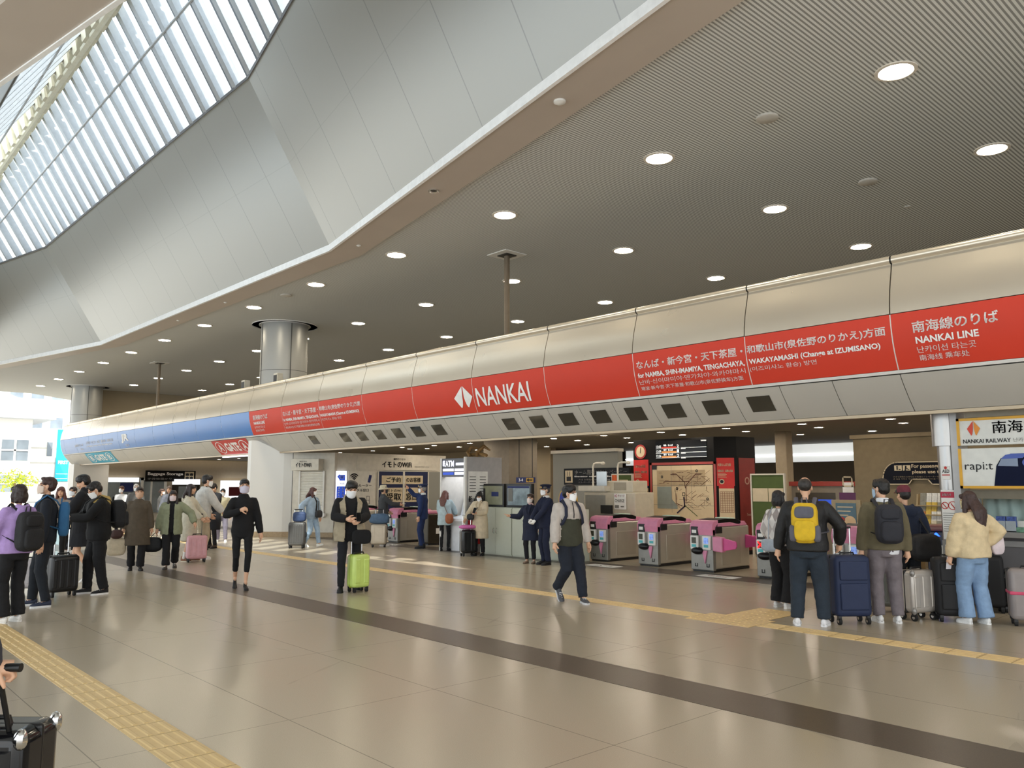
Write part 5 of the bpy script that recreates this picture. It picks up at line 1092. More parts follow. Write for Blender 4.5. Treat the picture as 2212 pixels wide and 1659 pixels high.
PEOPLE = {}
def person(key, label, px, py, top=None, hd=0, ht=None, sex='m', fat=1.0, lean=0, feet=((-.055, 0, 0, 0), (.055, 0, 0, 0)), toes=(8, -8), lh=None, rh=None, le=None, re_=None,
           lc=.35, rc=.35, ln=None, rn=None, ld=None, rd=None, head=(0, 0), hair=None, hairc='#15110f', skin=SKIN, mask=None, top_=None, inner=None, bottom=None, shoes=('sneaker', '#e8e6e2', '#e8e6e2'), glasses=False, vox=.0125, legs_bare=False, extra=None, socks=None, gloves=None, shift=(0, 0)):
    P = on_z(px, py); P.x += shift[0]; P.y += shift[1]
    if ht is None:
        d = ray(px, top); tt = math.hypot(P.x, P.y) / math.hypot(d.x, d.y); ht = CAMH + d.z * tt
    H = ht; k = H / 1.7
    los = math.atan2(P.y, P.x); ang = los - math.radians(hd)           # hd: 0 away, 90 facing right, 180 towards the camera, 270 facing left
    e = empty('person', (P.x, P.y, 0), ang - math.pi / 2, label, 'person')
    PEOPLE[key] = e; e['build_height'] = H
    SKM = skin_mat(skin); f = sex == 'f'
    shw = (.092 if f else .104) * H * (.5 + .5 * fat); thigh, shank = .245 * H, .238 * H; ua, fa = .168 * H, .142 * H
    # pelvis height from the feet
    ank = [Vector((fx * H, fy * H, .048 * H + fz * H + k * math.sin(math.radians(abs(fp))) * (.11 if fp > 0 else .06) + (.035 if shoes and shoes[0] == 'heel' else 0))) for fx, fy, fz, fp in feet]; foot0 = [(fx * H, fy * H, fz * H) for fx, fy, fz, fp in feet]
    hipz = .525 * H
    for i, s in ((0, -1), (1, 1)):
        dx, dy = ank[i].x - s * .05 * H, ank[i].y; r2 = (thigh + shank) * .997; hipz = min(hipz, ank[i].z + math.sqrt(max(.01, r2 * r2 - dx * dx - dy * dy)))
    pel = Vector((0, 0, hipz)); L = math.radians(lean)
    def B(x, y, z):                                        # torso point, z measured in heights above the hip joints when upright
        z0 = z * H - .525 * H; y0 = y; bend = L * max(0, min(1, (z0 + .02) / (.25 * H))) if z0 > 0 else 0
        return pel + Vector((x, y0 * math.cos(bend) + z0 * math.sin(bend), z0 * math.cos(bend) - y0 * math.sin(bend)))
    sho = [B(-shw, 0, .803), B(shw, 0, .803)]; hips = [pel + Vector((-.052 * H, 0, 0)), pel + Vector((.052 * H, 0, 0))]
    toe = [math.radians(toes[0]), math.radians(toes[1])]
    knee = []
    for i in (0, 1):
        kn, an = ik(hips[i], ank[i], thigh, shank, Vector((-math.sin(toe[i]) * 1.0, 1, 0))); knee.append(kn); ank[i] = an
    defl, defr = (-.155, .015, .478), (.155, .015, .478)
    if lh is None: lh = (defl[0] * (.6 + .4 * fat),) + defl[1:]
    if rh is None: rh = (defr[0] * (.6 + .4 * fat),) + defr[1:]
    tgt = [Vector((v[0] * H, v[1] * H, v[2] * H + (hipz - .525 * H))) for v in (lh, rh)]
    hint = [Vector(le or (-.6, -.8, -.2)), Vector(re_ or (.6, -.8, -.2))]
    elb, wri = [], []
    for i in (0, 1):
        el, wr_ = ik(sho[i], tgt[i], ua, fa, hint[i]); elb.append(el); wri.append(wr_)
    # head frame
    hr = Matrix.Rotation(math.radians(-head[0]), 3, 'Z') @ Matrix.Rotation(math.radians(-head[1]), 3, 'X')
    nb = B(0, -.004 * H, .852); hc = B(0, .006 * H, .885) + hr @ Vector((0, .008 * k, .055 * k)); 
    hc += Vector((0, 0, 0)); kh = k * (1.0 if not f else .97)
    dz = (H * 1.0) - (hc.z + .115 * kh) if abs(lean) < 3 and abs(head[1]) < 10 and hipz > .52 * H else 0
    hc.z += max(-.03, min(.03, dz))
    def HP(x, y, z): return hc + hr @ Vector((x * kh, y * kh, z * kh))
    # --- body, one mesh: limbs + trunk, finer head and hands
    mb = MB(); bw = fat
    TR = [(.455, .055, .055), (.49, .09, .066), (.53, .098, .068), (.57, .092, .063), (.625, .074 if f else .08, .055), (.69, .082 if f else .088, .06), (.75, .09 if f else .1, .066), (.79, .09 if f else .103, .058), (.815, .075 if f else .085, .048), (.835, .045, .038)]
    def trunk(mb, TR, ease, zl=None, zh=None, n=16, flare=None, yoff=0):
        rings = []
        for z, w, d in TR:
            if zl is not None and z < zl - 1e-4: continue
            if zh is not None and z > zh + 1e-4: continue
            rings.append([B((w * H * bw + ease) * math.cos(a), (d * H * bw + ease) * math.sin(a) + yoff, z) for a in [2 * math.pi * i / n for i in range(n)]])
        if len(rings) > 1: mb.ring_loft(rings)
    trunk(mb, TR, 0)
    mb.tube([B(0, -.006 * H, .81), nb, HP(0, -.018, -.06)], [.036 * k, .033 * k * (.9 if f else 1), .034 * k], 10)
    for i in (0, 1):
        limb(mb, [(sho[i], .034 * k * bw), (elb[i], .03 * k), (wri[i], .021 * k)], 3)
        limb(mb, [(hips[i], .062 * k * bw), (knee[i], .043 * k), (knee[i].lerp(ank[i], .35), .043 * k), (ank[i], .028 * k)], 3)
        if shoes is None or True: mb.tube([ank[i], ank[i] + Vector((-math.sin(toe[i]) * .06, math.cos(toe[i]) * .06, -.02)) * k], .026 * k, 8)
    parts = [remesh(mb, .014, 1)]
    mb = MB(); Ri = hr
    def he(c, r): mb.ell(HP(*c), tuple(v * kh for v in r), 14, 10, Ri)
    he((0, -.014, .03), (.073, .092, .084)); he((0, .018, -.035), (.06, .068, .078)); he((0, .05, -.092), (.026, .028, .02)); he((0, .093, -.022), (.0135, .014, .02)); he((0, .086, -.002), (.009, .012, .024))
    he((-.073, -.006, -.012), (.011, .018, .03)); he((.073, -.006, -.012), (.011, .018, .03)); he((0, .068, .026), (.05, .022, .012)); he((0, .081, -.062), (.021, .011, .008)); he((-.033, .05, -.03), (.028, .03, .026)); he((.033, .05, -.03), (.028, .03, .026))
    mb.tube([HP(0, -.018, -.04), HP(0, -.02, -.08), nb], [.042 * kh, .036 * kh, .034 * kh], 10)
    hm = remesh(mb, .0055, 2)
    inv = hr.inverted()
    for p in hm.polygons:
        q = inv @ (p.center - hc) / kh
        if q.y > .04:
            ax = abs(q.x)
            if ((ax - .032) / .015) ** 2 + ((q.z - .004) / .0065) ** 2 < 1: p.material_index = 1
            elif abs(ax - .033) < .02 and abs(q.z - .0255 - .002 * (ax < .03)) < .0045: p.material_index = 2
            elif (q.x / .023) ** 2 + ((q.z + .062) / .008) ** 2 < 1 and q.y > .07: p.material_index = 3
    parts.append(hm)
    mb = MB(); curls = (lc, rc)
    for i, s in ((0, -1), (1, 1)):
        fd_ = (wri[i] - elb[i]).normalized(); dv = (ld, rd)[i]; d_ = Vector(dv).normalized() if dv else fd_
        nn = (ln, rn)[i]; n_ = Vector(nn) if nn else Vector((-s, .15, 0)); th = n_.cross(d_) * s
        if (ln, rn)[i] is None: th = Vector((0, 1, 0.2))
        mb.tube([wri[i] - fd_ * .06 * k, wri[i]], [.024 * k, .022 * k], 8); hand_mesh(mb, wri[i], d_, n_, th, k, curls[i])
    hn = remesh(mb, .006, 1)
    if gloves:
        for p in hn.polygons: p.material_index = 4
    parts.append(hn)
    hm_ = hairm(hairc); obj_of(join_meshes(parts), 'body', [SKM, EYE, hm_, LIPS, cloth('#f0efec')], e)
    # --- hair
    hs = hair or 'short'
    mb = MB()
    def hh(c, r): mb.ell(HP(*c), tuple(v * kh for v in r), 14, 10, hr)
    if hs == 'balding':
        hh((0, -.030, .028), (.0775, .083, .080))
    elif hs != 'none':
        hh((0, -.022, .042), (.081, .098, .086)); hh((0, -.045, .0), (.076, .07, .075))
    if hs in ('short', 'fringe', 'mop'):
        hh((0, .05, .09), (.056, .04, .026)); hh((-.055, .02, .05), (.03, .05, .045)); hh((.055, .02, .05), (.03, .05, .045))
    if hs in ('fringe', 'mop', 'bob', 'long'):
        hh((0, .07, .066), (.058, .026, .034)); hh((-.044, .052, .058), (.026, .03, .034)); hh((.044, .052, .058), (.026, .03, .034))
    if hs == 'mop': hh((0, .0, .075), (.09, .095, .06)); hh((0, -.05, .01), (.085, .06, .075))
    if hs == 'curly':
        rn_ = random.Random(3)
        for _ in range(26):
            a = rn_.uniform(0, 6.28); hh((.068 * math.cos(a), -.02 + .075 * math.sin(a), rn_.uniform(.0, .1)), (.026, .026, .024))
    if hs in ('bob', 'long', 'longer', 'longfront'):
        for s in (-1, 1): hh((s * .056, -.04, -.045), (.034, .055, .085))
    if hs in ('bob',):
        for s in (-1, 1): mb.tube([HP(s * .06, .0, .05), HP(s * .078, -.005, -.04), HP(s * .07, .0, -.115)], [.03 * kh, .033 * kh, .018 * kh], 8)
        mb.tube([HP(0, -.06, .03), HP(0, -.085, -.05), HP(0, -.075, -.12)], [(.06 * kh, .04 * kh)] * 2 + [(.05 * kh, .025 * kh)], 10)
    if isinstance(hs, str) and hs.startswith('long'):
        Ln = {'long': .26, 'longer': .36, 'longfront': .30}[hs]
        for s in (-1, 1):
            yy = .045 if hs == 'longfront' else -.005
            mb.tube([HP(s * .055, .0, .055), HP(s * .08, .0, -.05), HP(s * .085, yy, -.15), HP(s * .08, yy, -Ln * .9)], [.032 * kh, .034 * kh, .034 * kh, .02 * kh], 8)
            if hs != 'longfront': hh((s * .045, .062, .05), (.032, .03, .034))
        if hs == 'longfront': hh((0, .072, .06), (.06, .024, .03))
        a = HP(0, -.05, .04); ls = ((top_ or {}).get('loose', .02)) * .75
        mb.tube([a, HP(0, -.09, -.05), HP(0, -.105 - ls, -.15), HP(0, -.115 - ls, -.22), HP(0, -.12 - ls, -Ln)], [(.078 * kh, .05 * kh), (.09 * kh, .05 * kh), (.112 * kh, .046 * kh), (.108 * kh, .036 * kh), (.06 * kh, .02 * kh)], 12)
    if hs == 'tied':
        mb.ell(HP(0, -.125, .0), (.03 * kh, .03 * kh, .035 * kh)); hh((0, .03, .07), (.068, .062, .045))
    if hs != 'none':
        me = remesh(mb, .007, 2, .0035, (40, 40, 22), sum(map(ord, key)) * .37)
        obj_of(me, 'hair', hm_, e)
    # --- trousers or skirt
    if bottom:
        kind, bc, wd, hem = bottom[:4]
        if kind in ('trousers', 'bellbottom'):
            mb = MB(); trunk(mb, TR, .014 * k + .006, .455, .625)
            for i in (0, 1):
                fl = wd if kind == 'trousers' else wd * 1.0
                hz = ank[i] + (knee[i] - ank[i]) * max(0, (hem - .045) / .24)
                kr = (.056 * wd) * k; hr_ = (.047 * wd * (1.0 if kind == 'trousers' else 1.35)) * k
                dn = (ank[i] - knee[i]).normalized()
                limb(mb, [(hips[i] + Vector((0, 0, .02 * H)), .080 * k * max(bw, wd * .85)), (hips[i].lerp(knee[i], .5), .072 * k * max(.9, wd * .95)), (knee[i], kr * 1.05), (knee[i].lerp(hz, .5), (kr + hr_) / 2), (hz + dn * (.0), hr_)], 3, 12)
            me = remesh(mb, vox, 3, .0055 + .002 * (wd > 1.2), (6, 6, 13), sum(map(ord, key)) * .21)
            obj_of(me, 'trousers', cloth(bc), e)
        else:
            mb = MB(); rings = []; n = 20
            zb = hem
            for j in range(6):
                fz = j / 5; z = .63 + (zb - .63) * fz; w = (.082 + (wd - .082) * fz) * H; dd = (.062 + (wd * .85 - .062) * fz) * H
                rings.append([B(w * math.cos(a) + (.006 * k * math.sin(a * 7) if fz > .4 else 0), dd * math.sin(a), z) for a in [2 * math.pi * i / n for i in range(n)]])
            mb.ring_loft(rings); me = remesh(mb, vox, 2, .004, (9, 9, 3)); obj_of(me, 'skirt' if kind == 'skirt' else 'shorts', cloth(bc), e)
    if socks:
        mb = MB()
        for i in (0, 1): limb(mb, [(ank[i] - Vector((0, 0, .02 * k)), .038 * k), (ank[i].lerp(knee[i], socks[1]), .044 * k)], 3)
        obj_of(remesh(mb, .011, 1), 'socks', cloth(socks[0]), e)
    # --- upper garments
    def garment(name, spec, order):
        col = spec.get('c'); loose = spec.get('loose', .02) * k; hem = spec.get('hem', .48); slv = spec.get('sleeve', 1.0); flare = spec.get('flare', 1.0)
        mb = MB(); T2 = [(z, w, d) for z, w, d in TR if z >= max(.5, hem) - .02]
        rings = []; n = 18
        zs = sorted(set([hem, (hem + .6) / 2 if hem < .58 else hem + .01, .57 if hem < .55 else hem + .03, .625, .69, .75, .79, .815, .838]))
        zs = [z for z in zs if z >= hem]
        def wdz(z):
            for (z0, w0, d0), (z1, w1, d1) in zip(TR, TR[1:]):
                if z0 <= z <= z1: q = (z - z0) / (z1 - z0); return w0 + (w1 - w0) * q, d0 + (d1 - d0) * q
            return (.097, .067) if z < .53 else (TR[-1][1], TR[-1][2])
        for z in zs:
            w, d = wdz(z)
            if z < .69: w = max(w, .085); d = max(d, .06)
            g = flare ** max(0, (.62 - z) / .15) if z < .62 else 1
            ez = loose * (1 if z < .76 else .75 if z < .8 else .3)
            rings.append([B((w * H * bw + ez) * g * math.cos(a), (d * H * bw + ez) * g * math.sin(a), z) for a in [2 * math.pi * i / n for i in range(n)]])
        mb.ring_loft(rings)
        mb.tube([B(0, 0, .80), B(0, -.006 * H, .835), B(0, -.006 * H, .835 + spec.get('collar', .012))], [(.075 * H, .05 * H), (.047 * H + loose * .4, .042 * H + loose * .3), (.036 * H + loose * .3, .034 * H + loose * .3)], 14)
        if slv:
            for i, s in ((0, -1), (1, 1)):
                r0 = (.047 * k + loose * .55); sp = sho[i]
                end = elb[i].lerp(wri[i], (slv - .5) * 2) if slv > .5 else sp.lerp(elb[i], slv * 2)
                mb.ell(sp - Vector((s * .016 * H, 0, .006 * H)), (r0, r0, r0 * .95), 12, 8)
                pts = [(B(s * shw * .5, 0, .795), r0 * .9), (sp, r0)]
                if slv > .5: pts += [(sp.lerp(elb[i], .45), .046 * k + loose * .75), (elb[i], .043 * k + loose * .72), (elb[i].lerp(end, .6), .039 * k + loose * .75), (end, .031 * k + loose * .55)]
                else: pts += [(end, .046 * k + loose * .7)]
                limb(mb, pts, 4, 12)
        if spec.get('hood'):
            mb.tube([B(-.05 * H, -.035 * H, .845), B(0, -.072 * H, .825), B(.05 * H, -.035 * H, .845)], [.026 * k + .004, .036 * k, .026 * k + .004], 10)
            mb.ell(B(0, -.075 * H, .80), (.07 * H, .03 * H, .05 * H), 12, 8)
        if spec.get('lapel'):
            for s in (-1, 1): mb.tube([B(s * .03 * H, .03 * H, .85), B(s * .032 * H, .072 * H + loose, .79), B(s * .012 * H, .078 * H + loose, .70)], [(.018 * k), (.022 * k), .008 * k], 8)
        if spec.get('waist'):
            mb.tube([B(0, 0, .598), B(0, 0, .622)], [(.09 * H * bw + loose * 1.2, .068 * H * bw + loose * 1.2)] * 2, 18)
        me = remesh(mb, vox, 3, spec.get('wr', .006), (6, 6, 9), sum(map(ord, key)) * .13 + order)
        cut = spec.get('open')
        if cut:                                            # open front: faces of the front middle are taken away
            bm = bmesh.new(); bm.from_mesh(me); dl = []
            for fc_ in bm.faces:
                c = fc_.calc_center_median(); zz = (c.z - pel.z) / H + .525
                if zz < .86 and c.y > .02 * H + math.sin(L) * (zz - .525) * H and abs(c.x) < cut * H * (1 + .9 * max(0, (.66 - zz)) + (1.2 * max(0, zz - .74))): dl.append(fc_)
            bmesh.ops.delete(bm, geom=dl, context='FACES'); bm.to_mesh(me); bm.free()
        cols = col if isinstance(col, list) else None
        mats = [cloth(c_) if isinstance(c_, str) else c_ for c_ in ([c for c, _ in cols] if cols else [col])]
        o = obj_of(me, name, mats, e)
        if cols:
            for p in me.polygons:
                zz = (p.center.z - pel.z) / H + .525
                arm = abs(p.center.x) > (.098 if spec.get('armcol') is not None else 9) * H * bw + loose
                if spec.get('armtest'): arm = min((p.center - sho[i].lerp(elb[i], t_)).length for i in (0, 1) for t_ in (.15, .3, .45, .6, .75, .9, 1)) < .05 * k + loose * .8 or min((p.center - elb[i].lerp(wri[i], t_)).length for i in (0, 1) for t_ in (.15, .3, .45, .6, .75, .9)) < .052 * k + loose * .85
                idx = 0
                for j, (_, z1) in enumerate(cols):
                    if zz <= z1: idx = j
                p.material_index = spec['armcol'] if (arm and spec.get('armcol') is not None) else idx
        if cut: sd_ = o.modifiers.new('thickness', 'SOLIDIFY'); sd_.thickness = .012; sd_.offset = -1
        if spec.get('zip'):
            q = MB(); pts = [B(0, (TRd(z) * H * bw + loose * .95) , z) for z in [.84, .80, .77, .74, spec['zip']]]; q.tube(pts, .007 * k, 6); q.build('zip', cloth('#1b1c22'), e, True)
        return o
    def TRd(z):
        for (z0, w0, d0), (z1, w1, d1) in zip(TR, TR[1:]):
            if z0 <= z <= z1: return d0 + (d1 - d0) * (z - z0) / (z1 - z0) + .004
        return .04
    if inner: garment(inner.get('name', 'shirt'), inner, 1)
    if top_: garment(top_.get('name', 'jacket'), top_, 2)
    # --- mask, glasses
    if mask:
        q = MB(); nu, nv = 14, 8; vs = []
        for j in range(nv + 1):
            v = j / nv
            for i in range(nu + 1):
                a = math.radians(-78 + 156 * i / nu); ca = math.cos(a); top = .004 - .022 * (1 - ca) + (.008 if abs(a) < .3 else 0); bot = -.117 + .03 * (1 - ca); z = bot + (top - bot) * v
                bul = 1 + .10 * ca * math.sin(math.pi * min(1, v * 1.05)); vs.append(HP(.072 * math.sin(a), .012 + (.079 + .013 * ca * (0.3 + v)) * ca * bul, z))
        q.add(vs, [(j * (nu + 1) + i, j * (nu + 1) + i + 1, (j + 1) * (nu + 1) + i + 1, (j + 1) * (nu + 1) + i) for j in range(nv) for i in range(nu)])
        for s in (-1, 1):
            q.tube([HP(s * .071, .03, -.02), HP(s * .079, .0, .012), HP(s * .084, -.02, -.005)], .0018, 5); q.tube([HP(s * .07, .03, -.08), HP(s * .078, .0, -.045), HP(s * .084, -.02, -.02)], .0018, 5)
        o = q.build('face_mask', mat('mask_' + mask[1:], mask, .8, var=.03), e, True, angle=80); sd_ = o.modifiers.new('thickness', 'SOLIDIFY'); sd_.thickness = .003
    if glasses:
        q = MB()
        for s in (-1, 1): q.tube([HP(s * .033 + .024 * math.cos(a), .098 - .012 * abs(math.cos(a) if s * math.cos(a) > 0 else 0), .0 + .018 * math.sin(a)) for a in [2 * math.pi * i / 14 for i in range(15)]], .0022, 5); q.tube([HP(s * .056, .088, .006), HP(s * .078, .0, .008)], .0022, 5)
        q.tube([HP(-.01, .1, .003), HP(.01, .1, .003)], .0022, 5); q.build('glasses', DARKMETAL, e, True)
    for i in (0, 1):
        if shoes: shoe(e, Vector((ank[i].x, ank[i].y, foot0[i][2])), toe[i], math.radians(feet[i][3]), k * (.92 if f else 1), cloth(shoes[1], .6), cloth(shoes[2], .6), shoes[0])
    R = dict(e=e, B=B, HP=HP, H=H, k=k, wri=wri, elb=elb, sho=sho, hr=hr, hc=hc, kh=kh, bw=bw, M=e.matrix_basis.copy(), pel=pel, TRd=TRd)
    return R
def world(R, p): return R['M'] @ p
def cap_hat(R, kind, hexc, brimc=None):
    HP, kh, hr, e = R['HP'], R['kh'], R['hr'], R['e']; m = cloth(hexc, .7)
    q = MB(); n = 24
    def ringz(r, ry, z, y0=-.018): return [HP(r * math.cos(a), y0 + ry * math.sin(a), z) for a in [2 * math.pi * i / n for i in range(n)]]
    if kind == 'bucket':
        q.ring_loft([ringz(.128, .146, .012), ringz(.124, .142, .016), ringz(.09, .108, .062), ringz(.08, .096, .115), ringz(.06, .075, .132), ringz(.01, .01, .136)]); q.build('bucket_hat', m, e, True)
    elif kind == 'baseball':
        q.ring_loft([ringz(.085, .104, .03), ringz(.087, .106, .05), ringz(.082, .098, .09), ringz(.062, .075, .122), ringz(.03, .035, .135), ringz(.004, .004, .137)]); o = q.build('cap', m, e, True)
        q = MB(); q.ring_loft([[HP(.07 * math.cos(a), .07 + (.085 if math.sin(a) > 0 else .02) * math.sin(a), z + .02 * 0) for a in [2 * math.pi * i / n for i in range(n)]] for z in (.035, .041)]); q.build('peak', cloth(brimc or hexc), o)
    elif kind == 'officer':
        q.ring_loft([ringz(.083, .102, .035), ringz(.084, .103, .075)]); o = q.build('cap', cloth('#1b2340'), e, True)
        q = MB(); q.ring_loft([ringz(.084, .103, .072), ringz(.115, .135, .100), ringz(.112, .132, .112), ringz(.06, .07, .128), ringz(.01, .01, .13)]); q.build('cap_crown', m, o, True)
        q = MB(); q.ring_loft([[HP(.07 * math.cos(a), .075 + (.055 if math.sin(a) > 0 else .02) * math.sin(a), z - .018 * max(0, math.sin(a))) for a in [2 * math.pi * i / n for i in range(n)]] for z in (.036, .042)]); q.build('peak', BLACKGLOSS, o)
        q = MB(); q.ell(HP(0, .088, .06), (.014 * kh, .006 * kh, .016 * kh)); q.build('badge', mat('gold_badge', '#c9a24a', .3, .8), o, True)

# ------------------------------------------------------------------ luggage
def suitcase(label, px, py, rz, w, d, h, m, handle=0, trim=None, ribs=4, soft=False, band=True, corner=None, group=None, wheels=.03, loc=None, zipm=None):
    P = Vector(loc) if loc else on_z(px, py); e = empty('suitcase', (P.x, P.y, 0), rz, label, 'suitcase', group); trim = trim or BLACK
    z0 = wheels * 2 + .008; w2, d2 = w / 2, d / 2
    MB().box(-w2, w2, -d2, d2, z0, h).build('shell', m, e, bevel=min(.055, d2 * .45), seg=4, smooth=True)
    if band:
        MB().box(-w2 - .002, w2 + .002, -.018, .018, z0 - .002, h + .002).build('zip_band', zipm or trim, e, bevel=min(.05, d2 * .3), seg=3)
    if ribs:
        for i in range(ribs):
            x = -w2 + w * (i + .5) / ribs
            for s in (-1, 1): r = MB().hexa([(x - w / ribs * .3, s * d2, z0 + .07), (x + w / ribs * .3, s * d2, z0 + .07), (x + w / ribs * .3, s * d2, h - .07), (x - w / ribs * .3, s * d2, h - .07)],
                                     [(x - w / ribs * .22, s * (d2 + .007), z0 + .08), (x + w / ribs * .22, s * (d2 + .007), z0 + .08), (x + w / ribs * .22, s * (d2 + .007), h - .08), (x - w / ribs * .22, s * (d2 + .007), h - .08)]); r.build('rib', m, e)
    if soft:
        MB().box(-w2 + .05, w2 - .05, -d2 - .025, -d2 + .01, z0 + .08, z0 + (h - z0) * .55).build('front_pocket', m, e, bevel=.02, seg=3); MB().box(-w2 + .05, w2 - .05, -d2 - .02, -d2 + .01, z0 + (h - z0) * .6, h - .06).build('front_pocket', m, e, bevel=.02, seg=3)
    if corner:
        for sx in (-1, 1):
            for sy_ in (-1, 1):
                for zz in (z0 + .03, h - .03): c = MB(); c.ell((sx * (w2 - .02), sy_ * (d2 - .02), zz), (.03, .03, .045), 8, 6); c.build('corner_guard', corner, e, True)
    for sx in (-1, 1):
        for sy_ in (-1, 1):
            x, y = sx * (w2 - .045), sy_ * (d2 - .045); wh = MB(); wh.cyl((x - .016, y, wheels), (x + .016, y, wheels), wheels, n=16); o = wh.build('wheel', RUBBER, e, True); MB().box(x - .02, x + .02, y - .022, y + .022, wheels * 1.2, z0 + .01).build('fork', BLACK, o)
            if wheels > .035: hb = MB(); hb.cyl((x - .018, y, wheels), (x + .018, y, wheels), wheels * .5, n=12); hb.build('hub', CHROME, o)
    MB().tube([(-.09, 0, h - .01), (-.08, 0, h + .025), (.08, 0, h + .025), (.09, 0, h - .01)], .011, 8).build('carry_handle', trim, e, True)
    MB().tube([(w2 - .005, 0, h * .42), (w2 + .025, 0, h * .45), (w2 + .025, 0, h * .6), (w2 - .005, 0, h * .63)], .01, 8).build('side_handle', trim, e, True)
    if handle:
        hx = min(.1, w2 - .06); t = MB(); t.tube([(-hx, d2 - .05, h - .02), (-hx, d2 - .05, handle)], .009, 8); t.tube([(hx, d2 - .05, h - .02), (hx, d2 - .05, handle)], .009, 8); o = t.build('telescopic_handle', CHROME, e, True)
        g = MB(); g.tube([(-hx - .012, d2 - .05, handle), (hx + .012, d2 - .05, handle)], .014, 10); g.build('grip', trim, o, True)
    return e
def soft_box(mb, c, r, p=.55, n=16, m=10, M=None):          # rounded, slightly bulging bag volume
    rings = []
    def sg(v, q): return math.copysign(abs(v) ** q, v)
    for i in range(1, m):
        a = -math.pi / 2 + math.pi * i / m
        ring = []
        for k in range(n):
            b_ = 2 * math.pi * k / n; v = Vector((r[0] * sg(math.cos(a), p) * sg(math.cos(b_), p), r[1] * sg(math.cos(a), p) * sg(math.sin(b_), p), r[2] * sg(math.sin(a), p))) + Vector(c); ring.append(M @ v if M else v)
        rings.append(ring)
    mb.ring_loft(rings); return mb
def backpack(R, label, hexc, accent=None, size=(.15, .085, .23), z=.70, sidec=None, pocket=True, cat='backpack'):
    e0, B, H, k, bw = R['e'], R['B'], R['H'], R['k'], R['bw']; w = R['M']
    up = (B(0, 0, .80) - B(0, 0, .60)).normalized(); bk = up.cross(Vector((1, 0, 0))); bk = -Vector((0, up.z, -up.y)); 
    c = B(0, 0, z) + bk * (.066 * H * bw + .03 * k + size[1])
    e = empty('backpack', tuple(w @ c), e0.rotation_euler.z, label, cat)
    M3 = Matrix.Rotation(math.atan2(up.y, up.z) * -1, 3, 'X'); m1 = cloth(hexc, .75); m2 = cloth(accent, .75) if accent else m1
    q = MB(); soft_box(q, (0, 0, 0), size, .5, M=M3); o = obj_of(remesh(q, .012, 2, .005, (9, 9, 9)), 'main_bag', m1, e)
    if pocket:
        q = MB(); soft_box(q, (0, -size[1] * .95, -size[2] * .35), (size[0] * .78, size[1] * .45, size[2] * .52), .5, M=M3); obj_of(remesh(q, .011, 2, .004, (9, 9, 9)), 'front_pocket', m2, e)
        q = MB(); soft_box(q, (0, -size[1] * .8, size[2] * .52), (size[0] * .72, size[1] * .4, size[2] * .3), .5, M=M3); obj_of(remesh(q, .011, 2, .004, (9, 9, 9)), 'lid_pocket', m1 if not sidec else cloth(sidec, .75), e)
    if sidec:
        for s in (-1, 1): q = MB(); soft_box(q, (s * size[0] * .85, -size[1] * .3, -size[2] * .5), (size[0] * .3, size[1] * .75, size[2] * .42), .55, M=M3); obj_of(remesh(q, .012, 2), 'side_pocket', cloth(sidec, .75), e)
    sm = cloth(sidec or hexc, .75); Ri = Matrix.Rotation(0, 3, 'Z')
    for s in (-1, 1):
        pts = [c + M3 @ Vector((s * size[0] * .4, size[1] * .9, size[2] * .8)), B(s * .055 * H, -.05 * H * bw - .03 * k, .815), B(s * .062 * H, 0, .848 + .012), B(s * .064 * H, .06 * H * bw + .022, .80), B(s * .075 * H, .078 * H * bw + .03, .73), B(s * .092 * H * bw, .055 * H + .03, .665), B(s * .106 * H * bw + .012, 0, .63), c + M3 @ Vector((s * size[0] * .8, size[1] * .6, -size[2] * .55))]
        q = MB(); q.tube([p - c for p in pts], [(.024 * k, .008 * k)] * len(pts), 8); q.build('strap', sm, e, True)
    q = MB(); q.tube([M3 @ Vector((-.03, size[1] * .6, size[2] * .95)), M3 @ Vector((-.025, size[1] * .5, size[2] * 1.22)), M3 @ Vector((.025, size[1] * .5, size[2] * 1.22)), M3 @ Vector((.03, size[1] * .6, size[2] * .95))], .008 * k, 8); q.build('grab_loop', sm, e, True)
    return e
def hung_bag(label, P, rz, size, hexc, strap_pts=None, name='shoulder_bag', strapc=None, cat='bag', p=.55, r=.007):
    q = MB(); soft_box(q, (0, 0, 0), size, p); me = remesh(q, .009, 2, .004, (11, 11, 11))
    if not strap_pts:
        o = obj_of(me, name, cloth(hexc, .6), None); o.location = P; o.rotation_euler = (0, 0, rz); return tag(o, label, cat)
    e = empty(name, tuple(P), rz, label, cat); obj_of(me, 'bag_body', cloth(hexc, .6), e)
    if strap_pts:
        Mi = e.matrix_basis.inverted(); q = MB(); q.tube([Mi @ Vector(s) for s in strap_pts], r, 7); q.build('strap', cloth(strapc or hexc, .6), e, True)
    return e
def phone(label, P, rz, tilt, hexc='#d8d8dc', size=(.036, .004, .075)):
    e = empty('phone', tuple(P), rz, label, 'phone'); e.rotation_euler = (tilt, 0, rz); MB().box(-size[0], size[0], -size[1], size[1], -size[2], size[2]).build('case', mat('phone_' + hexc[1:], hexc, .3), e, bevel=.004); MB().box(-size[0] * .9, size[0] * .9, size[1], size[1] + .001, -size[2] * .92, size[2] * .92).build('screen', BLACKGLOSS, e); return e
